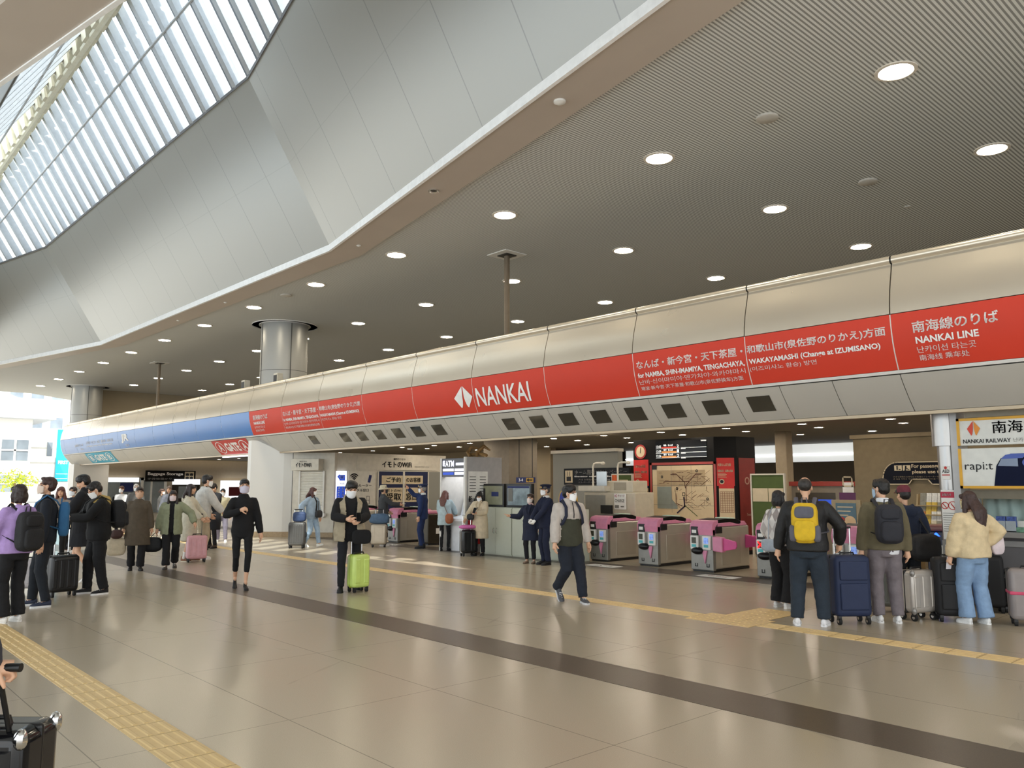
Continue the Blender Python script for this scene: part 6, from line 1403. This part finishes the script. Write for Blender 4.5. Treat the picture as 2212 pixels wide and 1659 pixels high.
# ------------------------------------------------------------------ the crowd, from the left edge to the right
BLK = '#111114'; BLKT = '#15161b'; WSH = '#e4e2de'
def argyle():
    m, t, b = node_mat('argyle_knit'); vec, X, Y, Z = obj_xyz(t)
    u = math_node(t, 'MULTIPLY', X, 1 / .115); u2 = math_node(t, 'MULTIPLY', Y, 1 / .115); s = math_node(t, 'ADD', u, math_node(t, 'MULTIPLY', u2, .35)); v = math_node(t, 'MULTIPLY', Z, 1 / .19)
    a = math_node(t, 'FLOOR', math_node(t, 'ADD', s, v)); c = math_node(t, 'FLOOR', math_node(t, 'SUBTRACT', s, v)); k = math_node(t, 'MODULO', math_node(t, 'ADD', math_node(t, 'MULTIPLY_ADD', c, 3, 300), math_node(t, 'ADD', a, 100)), 4)
    f1 = math_node(t, 'LESS_THAN', math_node(t, 'ABSOLUTE', math_node(t, 'SUBTRACT', k, 1)), .5); f2 = math_node(t, 'LESS_THAN', math_node(t, 'ABSOLUTE', math_node(t, 'SUBTRACT', k, 3)), .5)
    t.links.new(mix_col(t, f1, mix_col(t, f2, '#d3cfcb', '#b0a9a6'), '#8f8785'), b.inputs['Base Color']); b.inputs['Roughness'].default_value = .9; return m

R = person('purple', 'person in purple hoodie and flared black trousers, back turned, at the left edge', 22, 1345, 1047, 325, sex='f', hair='bob', hairc='#2a1d18', top_=dict(name='hoodie', c='#a78bc2', loose=.045, hem=.50, hood=True), bottom=('bellbottom', BLK, 1.3, .03), shoes=('sneaker', WSH, WSH), lh=(-.10, .17, .60), rh=(.12, .16, .58))
backpack(R, 'black backpack worn over the purple hoodie', '#17171a', size=(.155, .09, .24), z=.66)
R = person('navy', 'man in navy jacket with dark trousers facing left, blue bag on his back', 86, 1310, 1031, 272, hair='short', hairc='#3a2420', top_=dict(c='#141a24', loose=.03, hem=.49, collar=.03), bottom=('trousers', '#141a22', 1.25, .04), shoes=('sneaker', '#1d2740', '#d8d8d8'), feet=((-.07, -.04, 0, 0), (.08, .06, 0, 0)), head=(0, -6), mask='#d6c3b4')
backpack(R, 'blue slim backpack worn by the man in the navy jacket', '#2a628f', size=(.12, .07, .24), z=.67, pocket=False)
R = person('redhair', 'woman with reddish hair and grey top between navy jacket man and tall man', 122, 1215, 1052, 192, sex='f', hair='long', hairc='#5d342c', top_=dict(c='#8a8078', loose=.025, hem=.48), bottom=('trousers', BLK, 1.1, .05), lh=(-.12, .12, .58), rh=(.12, .13, .6), vox=.015)
R = person('behindtall', 'person in dark jacket and white mask mostly hidden behind the tall black haired man', 150, 1195, 1052, 215, hair='short', hairc='#2a211d', mask='#e8ecf2', top_=dict(c='#1d2432', loose=.03, hem=.48), bottom=('trousers', BLK, 1.1, .05), vox=.016)
R = person('tallblack', 'tall person with black mop hair, black jacket, bare calves and white socks', 172, 1256, 1021, 285, hair='mop', hairc='#0f0d0d', head=(-5, 22), top_=dict(c='#131318', loose=.045, hem=.44, collar=.035), bottom=('shorts', BLKT, .15, .33), socks=('#e6e4e0', .38), shoes=('sneaker', WSH, '#d6d3cc'), feet=((-.06, -.12, 0, 30), (.06, .10, 0, 0)), lh=(-.1, .2, .62), rh=(.1, .2, .62))
R = person('phoneman', 'heavyset man in black jacket and white mask looking down at his phone', 205, 1283, 1036, 256, fat=1.22, lean=4, hair='short', hairc='#15110f', head=(4, 34), mask='#eceae6', inner=dict(name='hooded_shirt', c='#b39757', loose=.02, hem=.6, hood=True, sleeve=0, collar=.03), top_=dict(c='#0f0f11', loose=.035, hem=.47), bottom=('trousers', BLK, 1.45, .04), shoes=('sneaker', '#17171a', '#e6e4e2'),
           lh=(-.035, .235, .665), rh=(.045, .235, .665), lc=.9, rc=.7, le=(-.7, -.3, -.7), re_=(.7, -.3, -.7), feet=((-.075, -.05, 0, 0), (.075, .05, 0, 0)))
phone('silver phone held by the heavyset man in black', world(R, R['wri'][0].lerp(R['wri'][1], .5) + Vector((0, .085, .05))), R['e'].rotation_euler.z, .6)
backpack(R, 'black backpack on the back of the heavyset man with the phone', '#121215', size=(.15, .1, .22), z=.68, pocket=True)
R = person('farpony', 'small distant woman in white top and mask left of the white haired man', 257, 1158, 1050, 205, sex='f', hair='tied', hairc='#5a3a2a', mask='#f0f0f0', top_=dict(c=[('#e2dedb', 9), ('#5b2530', .60)], loose=.03, hem=.46), bottom=('trousers', BLKT, 1.1, .05), vox=.017)
R = person('whitehair', 'white haired elderly man with mask and grey jacket in the background', 288, 1160, 1046, 172, hair='short', hairc='#d6cfc8', mask='#efefef', top_=dict(c='#605e5c', loose=.03, hem=.47), bottom=('trousers', '#2a2a2e', 1.1, .05), vox=.017)
R = person('browncoat', 'woman in long brown parka and wide black trousers walking beside the green bomber jacket', 292, 1232, 1052, 178, sex='f', hair='tied', hairc='#2a1f1b', mask='#cfa98f', top_=dict(name='parka', c='#544a3d', loose=.04, hem=.30, flare=1.10, collar=.02), bottom=('bellbottom', BLK, 1.3, .02), shoes=('boot', '#161412', '#161412'), feet=((-.05, .04, 0, 0), (.05, -.05, 0, 10)), fat=1.05)
hung_bag('beige tote bag carried by the woman in the brown parka', world(R, Vector((.36, .02, .46))), R['e'].rotation_euler.z, (.18, .07, .17), '#b9ac94', [world(R, Vector((.28, .02, .6))), world(R, R['wri'][1] + Vector((.03, .02, -.03))), world(R, Vector((.42, .02, .6)))], 'tote_bag')
hung_bag('round brown leather bag beside the beige tote of the woman in the parka', world(R, Vector((.36, .1, .70))), R['e'].rotation_euler.z, (.11, .06, .09), '#3a211c', None, 'leather_bag', p=.8)
R = person('fargrey', 'small distant woman in grey jacket and white mask by the glass shop door', 345, 1152, 1056, 100, sex='f', hair='tied', hairc='#4a3024', mask='#f2f0ee', top_=dict(c='#56524e', loose=.035, hem=.50), bottom=('trousers', '#4a5560', 1.1, .05), lh=(-.08, .15, .66), rh=(.08, .15, .66), vox=.018)
R = person('greenbomber', 'woman in open green bomber jacket with long dark hair and pale mask, walking', 366, 1228, 1056, 183, sex='f', hair='longfront', hairc='#1f1715', mask='#e3d2d4', inner=dict(name='top', c=BLK, loose=.015, hem=.50), top_=dict(c='#8a8f74', loose=.05, hem=.43, open=.028, collar=.02, wr=.01), bottom=('bellbottom', BLK, 1.35, .03), shoes=('sneaker', '#3b342e', '#2a2622'), feet=((-.05, -.10, 0, 35), (.04, .10, 0, 0)), lh=(-.27, .04, .575), rh=(.17, .0, .475), le=(-.9, -.4, -.3), fat=1.05)
hung_bag('ruffled black bag hanging beside the woman in the green bomber jacket', world(R, Vector((.34, -.05, .47))), R['e'].rotation_euler.z, (.2, .08, .15), '#17181c', [world(R, Vector((.26, -.03, .58))), world(R, R['wri'][1] + Vector((.02, .01, -.06))), world(R, Vector((.40, -.03, .58)))], 'ruffled_bag', p=.75)
R = person('farlady', 'woman with grey brown hair behind the green bomber jacket', 360, 1162, 1050, 195, sex='f', hair='bob', hairc='#6b5a50', top_=dict(c='#8b8d96', loose=.03, hem=.45), bottom=('trousers', '#3a3c44', 1.1, .05), vox=.018)
R = person('creamcoat', 'woman in long cream coat with dark hair behind the pink suitcase', 404, 1213, 1046, 105, sex='f', hair='longer', hairc='#2b1f1d', top_=dict(name='coat', c='#cdc6b2', loose=.045, hem=.27, flare=1.06, hood=True), bottom=('skirt', '#bdb5a0', .1, .26), socks=('#e8e6e0', .35), shoes=('boot', '#8a5f44', '#d8cdb8'), lh=(-.08, .2, .55), rh=(.1, .18, .56), feet=((-.05, .05, 0, 0), (.05, -.03, 0, 0)))
R = person('whitesweater', 'tall man in white sweater with black shoulder strap, beige trousers, facing right', 432, 1208, 1023, 75, hair='fringe', hairc='#1a1513', mask='#eeeeec', top_=dict(name='sweater', c='#cfcdc8', loose=.055, hem=.47), bottom=('trousers', '#b8aa90', 1.45, .04), shoes=('sneaker', '#d9d6d0', WSH), lh=(-.1, .12, .52), rh=(.12, .2, .55), head=(8, 5), lean=5)
hung_bag('black crossbody bag of the tall man in the white sweater', world(R, Vector((-.24, .1, .98))), R['e'].rotation_euler.z, (.06, .12, .09), '#141416', [world(R, R['B'](.09, -.02, .85)), world(R, R['B'](.07, .14, .78)), world(R, R['B'](-.04, .17, .70)), world(R, R['B'](-.17, .12, .60))], 'crossbody_bag', r=.014)
R = person('darkcoat', 'man in long black coat looking at his phone left of the black suited woman', 458, 1184, 1042, 225, hair='fringe', hairc='#26211f', head=(5, 28), top_=dict(name='coat', c='#16161a', loose=.045, hem=.28), bottom=('trousers', BLK, 1.1, .05), shoes=('boot', '#3a2f28', BLK), lh=(-.03, .2, .68), rh=(.04, .2, .68), vox=.015)
phone('orange red phone held by the man in the long black coat', world(R, R['wri'][0].lerp(R['wri'][1], .5) + Vector((0, .08, .03))), R['e'].rotation_euler.z, .6, '#c8553f')
R = person('creamshirt', 'person in cream sweatshirt and grey trousers with white shoes and mask, in background', 477, 1171, 1056, 185, hair='short', hairc='#191413', mask='#f0f0f0', top_=dict(name='sweatshirt', c='#cfc6a4', loose=.05, hem=.49), bottom=('trousers', '#756f7c', 1.35, .05), shoes=('sneaker', WSH, WSH), feet=((-.08, .02, 0, 0), (.07, -.06, 0, 0)), rh=(.10, .14, .66), vox=.015)
R = person('blacksuit', 'woman in black suit and heels with lavender mask walking towards the camera', 519, 1271, 1035, 176, sex='f', hair='tied', hairc='#100e0f', mask='#c9c3d2', fat=.92, top_=dict(c='#0f0f12', loose=.024, hem=.465, collar=.03, flare=1.03), bottom=('trousers', '#0f0f12', .92, .13), shoes=('heel', '#101012', '#101012'), feet=((-.035, .11, .0, 0), (.045, -.08, 0, 18)), toes=(6, -2), rh=(.035, .13, .715), re_=(.8, -.1, -.6), rc=1.2, lh=(-.165, .01, .475), le=(-.7, -.7, 0))
R = person('denim', 'woman in loose denim jacket and jeans with long brown hair, pulling a grey suitcase', 672, 1181, 1053, 130, sex='f', hair='longer', hairc='#553530', mask='#f3f3f3', head=(-25, 0), inner=dict(name='top', c='#2a2422', loose=.018, hem=.56), top_=dict(c='#9db0c2', loose=.055, hem=.47, open=.022, collar=.02, wr=.011), bottom=('trousers', '#a3bbd2', 1.3, .05), shoes=('sneaker', '#eceae4', '#eceae4'), feet=((-.05, .12, 0, -12), (.05, -.10, 0, 25)), rh=(.20, -.02, .56), lh=(-.16, .03, .50), fat=1.05)
hung_bag('dark crossbody bag at the hip of the woman in the denim jacket', world(R, Vector((.02, .24, .86))), R['e'].rotation_euler.z, (.12, .05, .1), '#2c2d30', [world(R, R['B'](-.09, .0, .85)), world(R, R['B'](-.05, .16, .76)), world(R, R['B'](.0, .2, .66)), world(R, Vector((.02, .24, .94)))], 'crossbody_bag')
R = person('vestman', 'man in beige padded vest over black top reading a phone beside a lime suitcase', 752, 1277, 1031, 172, hair='mop', hairc='#0f0d0c', mask='#eef0f2', head=(-10, 22), inner=dict(name='hoodie', c='#0f0f11', loose=.035, hem=.46, collar=.035, hood=True), top_=dict(name='vest', c='#a3977f', loose=.075, hem=.455, open=.05, sleeve=0, collar=.035, wr=.012, flare=1.06), bottom=('trousers', '#14161c', 1.12, .045), shoes=('boot', '#121214', '#101010'),
           feet=((-.09, -.14, 0, 0), (.07, .03, 0, 0)), toes=(10, -12), rh=(.055, .205, .655), lh=(-.05, .215, .64), re_=(.9, -.35, -.5), le=(-.9, -.35, -.5), rc=1.0, lc=.7)
phone('dark phone held at the chest of the man in the beige vest', world(R, R['wri'][0] + Vector((.02, .08, .06))), R['e'].rotation_euler.z, .5, '#2a2a2c')
hung_bag('black waist bag hanging at the hip of the man in the beige vest', world(R, Vector((-.15, .24, .84))), R['e'].rotation_euler.z, (.15, .05, .11), '#0f0f11', [world(R, R['B'](.1, .15, .57)), world(R, R['B'](.0, .19, .54)), world(R, Vector((-.12, .24, .93)))], 'waist_bag')
R = person('bucket', 'man in cream bucket hat and dark grey jacket behind a champagne suitcase', 826, 1179, 1049, 78, hair='short', hairc='#2a2320', mask='#2d2e33', top_=dict(c='#434446', loose=.035, hem=.44, collar=.025), bottom=('trousers', '#6a6c70', 1.15, .05), shoes=('sneaker', WSH, WSH), rh=(.06, .26, .68), re_=(.5, -.6, -.6), rc=.2, lh=(-.11, .12, .56), head=(0, -4))
cap_hat(R, 'bucket', '#d9cdb0')
hung_bag('white card slip in the outstretched hand of the man in the bucket hat', world(R, R['wri'][1] + Vector((0, .13, .02))), R['e'].rotation_euler.z, (.04, .05, .004), '#e8e6e0', None, 'card', p=.3, cat='card')
R = person('pointing', 'station officer in navy uniform and cap pointing up to the left', 912, 1185, 1046, 283, hair='short', hairc='#8a8680', mask='#f2f2f2', inner=dict(name='shirt', c='#e8e8e6', loose=.012, hem=.6, collar=.03, sleeve=0), top_=dict(name='uniform_jacket', c='#20305a', loose=.028, hem=.455, lapel=True), bottom=('trousers', '#20305a', 1.12, .04), shoes=('boot', '#15161c', '#15161c'), rh=(.06, .25, .93), re_=(.5, -.1, -.8), rc=.15, rn=(-.2, -.2, 1), lh=(-.155, .03, .478))
cap_hat(R, 'officer', '#20305a')
R = person('atmwoman', 'woman in pale blue shirt with long brown hair using the cash machine', 960, 1190, 1058, 15, sex='f', hair='longer', hairc='#6a4238', top_=dict(name='shirt', c='#b4c6ca', loose=.045, hem=.42, wr=.01), bottom=('trousers', '#161618', .95, .05), shoes=('boot', '#111113', '#111113'), rh=(.13, .24, .585), lh=(-.10, .18, .56), rc=.4, feet=((-.05, -.02, 0, 0), (.055, .03, 0, 0)), head=(8, 10))
hung_bag('tan leather bucket bag of the woman at the cash machine', world(R, Vector((.17, -.2, .80))), R['e'].rotation_euler.z, (.1, .09, .125), '#a05a34', [world(R, Vector((.12, -.2, .92))), world(R, R['B'](.04, -.16, .72)), world(R, R['B'](-.07, -.10, .815)), world(R, R['B'](-.075, -.02, .865)), world(R, R['B'](-.07, .08, .80))], 'bucket_bag', '#7a4a34', p=.7)
R = person('beigecoat', 'woman in long beige coat with black bob and white mask reading her phone', 1037, 1200, 1060, 207, sex='f', hair='bob', hairc='#141112', head=(5, 25), mask='#f0f0f2', inner=dict(name='top', c=BLK, loose=.014, hem=.6, collar=.045), top_=dict(name='coat', c='#cfbfa3', loose=.05, hem=.265, flare=1.04, lapel=True), bottom=('trousers', BLK, 1.25, .05), shoes=('boot', '#121214', '#121214'), lh=(-.03, .19, .66), rh=(.18, .15, .56), lc=.9, le=(-.8, -.4, -.5), feet=((-.05, .0, 0, 0), (.05, .06, 0, 0)))
phone('dark phone held by the woman in the beige coat', world(R, R['wri'][0] + Vector((.01, .08, .06))), R['e'].rotation_euler.z, .6, '#2c2c30')
hung_bag('small black handbag across the woman in the beige coat', world(R, Vector((.14, .22, .89))), R['e'].rotation_euler.z, (.09, .04, .07), '#141416', [world(R, R['B'](-.09, -.01, .86)), world(R, R['B'](-.05, .14, .77)), world(R, Vector((.10, .23, .94)))], 'handbag')
R = person('staffwoman', 'station staff woman in navy trench coat holding out her hand, palm up', 1146, 1217, 1067, 203, sex='f', hair='curly', hairc='#3c2a22', mask='#e9dcd6', inner=dict(name='scarf', c='#d8b8b4', loose=.012, hem=.66, collar=.035, sleeve=0), top_=dict(name='trench_coat', c='#1d2338', loose=.04, hem=.33, flare=1.05, lapel=True, waist=True), bottom=('trousers', '#14151b', 1.15, .06), shoes=('sneaker', '#7a6656', '#4a3a30'), rh=(.28, .10, .68), re_=(.4, -.2, -.9), rn=(0, 0, 1), rc=.25, rd=(.9, .3, .15))
R = person('gloved', 'stout station officer in navy uniform, cap and white gloves, hands folded in front', 1180, 1220, 1047, 242, fat=1.12, hair='short', hairc='#4a443f', mask='#f0f0f0', inner=dict(name='shirt', c='#e8e8e6', loose=.012, hem=.6, collar=.03, sleeve=0), top_=dict(name='uniform_jacket', c='#171e36', loose=.032, hem=.46, lapel=True), bottom=('trousers', '#171e36', 1.3, .04), shoes=('boot', '#101015', '#101015'), lh=(-.05, .185, .555), rh=(.05, .185, .56), lc=.8, rc=.8, gloves=True, le=(-.9, -.3, -.3), re_=(.9, -.3, -.3))
cap_hat(R, 'officer', '#171e36')
R = person('fleece', 'man in two tone fleece pullover with glasses and white mask walking right', 1230, 1299, 1040, 152, hair='mop', hairc='#0e0c0c', mask='#f4f4f4', glasses=True, head=(-42, 2), top_=dict(name='fleece', c=[('#bcb3ab', 9), ('#3c3d30', .70)], armcol=0, armtest=True, loose=.045, hem=.475, collar=.04, zip=.71), bottom=('trousers', '#1a202c', 1.5, .035), shoes=('sneaker', '#4a4b50', '#d0d0d2'), feet=((-.055, .14, 0, 0), (.06, -.11, .01, 48)), toes=(-8, 0), rh=(.165, .06, .50), lh=(-.17, .04, .475), fat=1.05)
backpack(R, 'navy backpack worn by the man in the two tone fleece', '#1c2238', size=(.14, .08, .21), z=.68, pocket=False)
R = person('argyle', 'woman in grey argyle sweater and wide black trousers at the ticket gate', 1690, 1313, 1060, 38, sex='f', hair='bob', hairc='#0f0d0f', mask='#f2f2f2', top_=dict(name='sweater', c=argyle(), loose=.045, hem=.53), bottom=('bellbottom', '#101013', 1.5, .03), shoes=('sneaker', WSH, WSH), lh=(-.12, .1, .55), rh=(.14, .14, .56))
hung_bag('small pale blue grey handbag of the woman in the argyle sweater', world(R, Vector((.06, -.28, .84))), R['e'].rotation_euler.z, (.13, .05, .085), '#9aa3ae', [world(R, Vector((.02, -.26, .91))), world(R, R['B'](-.06, -.14, .75)), world(R, R['B'](-.085, -.02, .86))], 'handbag')
R = person('yellowpack', 'balding man in black sweater and dark jeans with a yellow backpack', 1752, 1352, 1031, 4, fat=1.2, hair='balding', hairc='#2b2724', top_=dict(name='sweater', c='#101012', loose=.045, hem=.50), bottom=('trousers', '#252f3a', 1.6, .03), shoes=('sneaker', '#e8e8ea', '#e8e8ea'), feet=((-.085, 0, 0, 0), (.085, .02, 0, 0)), rh=(.20, .10, .55), lh=(-.20, .03, .485), le=(-1, -.4, .2), re_=(1, -.5, 0))
backpack(R, 'yellow and grey hiking backpack on the balding man in black', '#d0aa1c', '#d8b21f', (.15, .09, .235), .695, '#5c5c66')
R = person('olive', 'man in olive jacket and grey pleated trousers with a black backpack, looking left', 1920, 1345, 1035, 345, hair='short', hairc='#14110f', head=(-38, 0), mask='#a9c3da', inner=dict(name='tee_shirt', c='#dfe0e4', loose=.022, hem=.47, collar=.035), top_=dict(c='#655d46', loose=.05, hem=.505), bottom=('trousers', '#746c70', 1.5, .03), shoes=('sneaker', '#e6e6e6', '#e6e6e6'), feet=((-.06, 0, 0, 0), (.065, .0, 0, 0)))
backpack(R, 'black buckled backpack on the man in the olive jacket', '#23242c', size=(.155, .095, .235), z=.69)
R = person('maroon', 'man in navy hoodie and maroon cap behind the olive jacket man', 1968, 1322, 1051, 335, hair='short', hairc='#1c1715', top_=dict(name='hoodie', c='#1d263b', loose=.045, hem=.48, hood=True), bottom=('trousers', '#24272d', 1.35, .03), shoes=('sneaker', '#1a1a1d', '#2a2a2a'), rh=(.12, .14, .58), head=(-10, 6))
cap_hat(R, 'baseball', '#63202f')
hung_bag('large black shoulder bag behind the man in the navy hoodie', world(R, Vector((.12, -.24, .84))), R['e'].rotation_euler.z, (.19, .09, .18), '#141417', [world(R, Vector((.2, -.2, 1.0))), world(R, R['B'](.12, -.1, .75)), world(R, R['B'](-.07, -.02, .865)), world(R, R['B'](-.09, .08, .8))], 'shoulder_bag', r=.014)
R = person('beigesweat', 'woman in loose beige sweatshirt and wide blue jeans with long brown hair', 2112, 1348, 1062, 318, sex='f', hair='longer', hairc='#3b2723', mask='#cfc49c', top_=dict(name='sweatshirt', c='#d6c29c', loose=.065, hem=.50, wr=.012), bottom=('bellbottom', '#809cbd', 1.6, .035), shoes=('sneaker', '#eeeeec', '#eeeeec'), feet=((-.06, .03, 0, 0), (.065, -.02, 0, 0)), lh=(-.16, .06, .48), rh=(.13, .02, .60), re_=(1, -.6, 0), lc=.9, fat=1.05, head=(-12, 2))
phone('pale phone in the lowered hand of the woman in the beige sweatshirt', world(R, R['wri'][0] + Vector((0, .03, -.08))), R['e'].rotation_euler.z, .2, '#d5cfd3')
hung_bag('translucent white pouch held at the hip of the woman in the beige sweatshirt', world(R, Vector((.34, -.02, .93))), R['e'].rotation_euler.z, (.09, .03, .13), '#d9cbd0', None, 'pouch', p=.6)
R = person('deskperson', 'dark haired person in dark clothes at the information desk behind the leaflet rack', 2024, 1176, 1086, 250, hair='bob', hairc='#120f0e', sex='f', top_=dict(c='#232028', loose=.03, hem=.5), bottom=('trousers', BLK, 1.1, .05), vox=.018)

# the traveller outside the left edge whose hand grips a handle
HP_ = on_z(22, 1442, .90); base = HP_ - RT * .34 - FH * .05
R = person('edgehand', 'person at the left edge gripping the black suitcase handle, only fingers in view', 0, 1300, None, 0, ht=1.66, sex='f', hair='bob', top_=dict(c='#3a3a42', loose=.03), bottom=('trousers', BLK, 1.1, .05), rh=(.16, .02, .545), rc=1.35, rn=(0, .2, -1), rd=(.75, .5, -.15), vox=.018)
ofs = base - Vector(R['e'].location); ofs.z = 0; R['e'].location = Vector(R['e'].location) + ofs
R['e'].rotation_euler = (0, 0, math.atan2(FH.y, FH.x) - math.pi / 2)
bpy.context.view_layer.update(); hw_ = R['e'].matrix_basis @ (R['wri'][1])
ang_ = math.atan2(RT.y, RT.x)
sc0 = on_z(50, 1562, .62)
e = suitcase('glossy black trunk suitcase cut off by the lower left corner', 0, 0, ang_, .46, .30, .62, mat('trunk_black', '#0d0d10', .12), 0, loc=(sc0 - RT * .14).to_tuple(), ribs=2, corner=CHROME)
g = MB(); Mi = Matrix.Rotation(-ang_, 3, 'Z'); pg = Mi @ (HP_ - Vector(e.location)); g.tube([(pg.x - .09, pg.y, pg.z), (pg.x + .045, pg.y, pg.z)], [.017, .018], 10)
g.tube([(pg.x - .05, pg.y, pg.z), (pg.x - .05, pg.y * .5, .62)], .011, 8); g.build('telescopic_handle', BLACK, e, True)

# luggage standing about
def rz_face(px, py, off=0):                                # box front turned towards the viewer, plus an offset
    P = on_z(px, py); return math.atan2(P.y, P.x) - math.pi / 2 + math.radians(off)
HS = lambda n_, c, r_=.3, mt=0.0: mat('shell_' + n_, c, r_, mt)
suitcase('black hard suitcase with raised handle between the navy jacket man and the phone man', 131, 1288, rz_face(131, 1288, 24), .40, .25, .60, HS('black', '#141416', .35), .98)
suitcase('pale grey suitcase half hidden behind the legs of the navy jacket man', 56, 1280, rz_face(56, 1280, -10), .36, .24, .5, HS('pale', '#b5b0b2', .35))
suitcase('pink hard suitcase with raised handle in front of the cream coat woman', 423, 1214, rz_face(423, 1214, 8), .41, .25, .56, HS('pink', '#d79fa6', .3), 1.0, ribs=4, zipm=mat('zip_grey', '#6a6668', .5))
suitcase('dark grey hard suitcase pulled by the woman in the denim jacket', 641, 1184, rz_face(641, 1184, -14), .42, .27, .66, HS('grey', '#4c4b49', .4), .98, ribs=7)
hung_bag('navy bag with grey side on top of the dark grey suitcase', on_z(645, 1184) + Vector((0, 0, .80)), rz_face(641, 1184, -14), (.17, .1, .13), '#2c3f63', None, 'travel_bag', p=.5)
suitcase('lime green hard suitcase in front of the man in the beige vest', 773, 1278, rz_face(773, 1278, 30), .30, .24, .57, HS('lime', '#c2d873', .28), .86, ribs=2, zipm=mat('zip_lime', '#93a61e', .4))
suitcase('champagne hard suitcase beneath a blue bag beside the bucket hat man', 818, 1182, rz_face(818, 1182, -6), .40, .26, .60, HS('champagne', '#b9ad9a', .3, .3), .98, ribs=1, corner=None)
hung_bag('blue grey duffel bag lying on the champagne suitcase', on_z(818, 1182) + Vector((0, 0, .74)), rz_face(818, 1182, -6), (.27, .13, .135), '#4a6480', None, 'duffel_bag', p=.6)
suitcase('black and white suitcase with pink scarf beside the beige coat woman', 1010, 1201, rz_face(1010, 1201, 20), .34, .25, .60, HS('blackgloss', '#17181a', .2), .92, ribs=2, zipm=mat('zip_white', '#dedede', .4), trim=mat('trim_white', '#dcdcdc', .4))
o = hung_bag('pink patterned scarf tied on the black and white suitcase', on_z(1010, 1201) + Vector((0, 0, .66)), rz_face(1010, 1201, 20), (.22, .1, .05), '#d46fb0', None, 'scarf', p=.8, cat='scarf')
suitcase('large navy soft suitcase with two silver handle rods beside the yellow backpack man', 1836, 1346, rz_face(1836, 1346, 26), .44, .30, .80, mat('navy_nylon', '#1f2b4a', .7), 1.12, soft=True, ribs=0, wheels=.042)
suitcase('silver grey hard suitcase right of the grey pleated trousers', 1984, 1338, rz_face(1984, 1338, 48), .40, .26, .60, HS('silver', '#b5aea6', .28, .3), 0, ribs=3, wheels=.042, corner=HS('silverdark', '#8d8a86', .3, .3))
suitcase('ribbed silver suitcase behind the olive jacket man', 1905, 1320, rz_face(1905, 1320, 10), .40, .26, .66, HS('ribbed', '#8f928e', .3, .4), 0, ribs=9)
suitcase('tall black soft suitcase left of the woman in the beige sweatshirt', 2058, 1341, rz_face(2058, 1341, 15), .38, .28, .76, mat('black_nylon', '#131316', .7), 0, soft=True, ribs=0)
suitcase('black suitcase behind the wide blue jeans of the beige sweatshirt woman', 2140, 1322, rz_face(2140, 1322, 10), .34, .26, .72, mat('black_nylon', '#131316', .7), 0, ribs=0)
suitcase('small black case with yellow tag under the ticket counter', 2187, 1322, rz_face(2187, 1322, 20), .28, .26, .52, HS('black', '#141416', .35), 0, ribs=2, corner=None)
e = suitcase('grey suitcase with pink strap at the right edge', 2232, 1352, rz_face(2232, 1352, 10), .46, .28, .66, HS('warmgrey', '#8b8381', .35), 0, ribs=0)
MB().box(-.236, .236, -.147, .147, .36, .40).build('pink_strap', mat('strap_pink', '#c8486a', .6), e, bevel=.012)
bpy.data.scenes.remove(TMP)
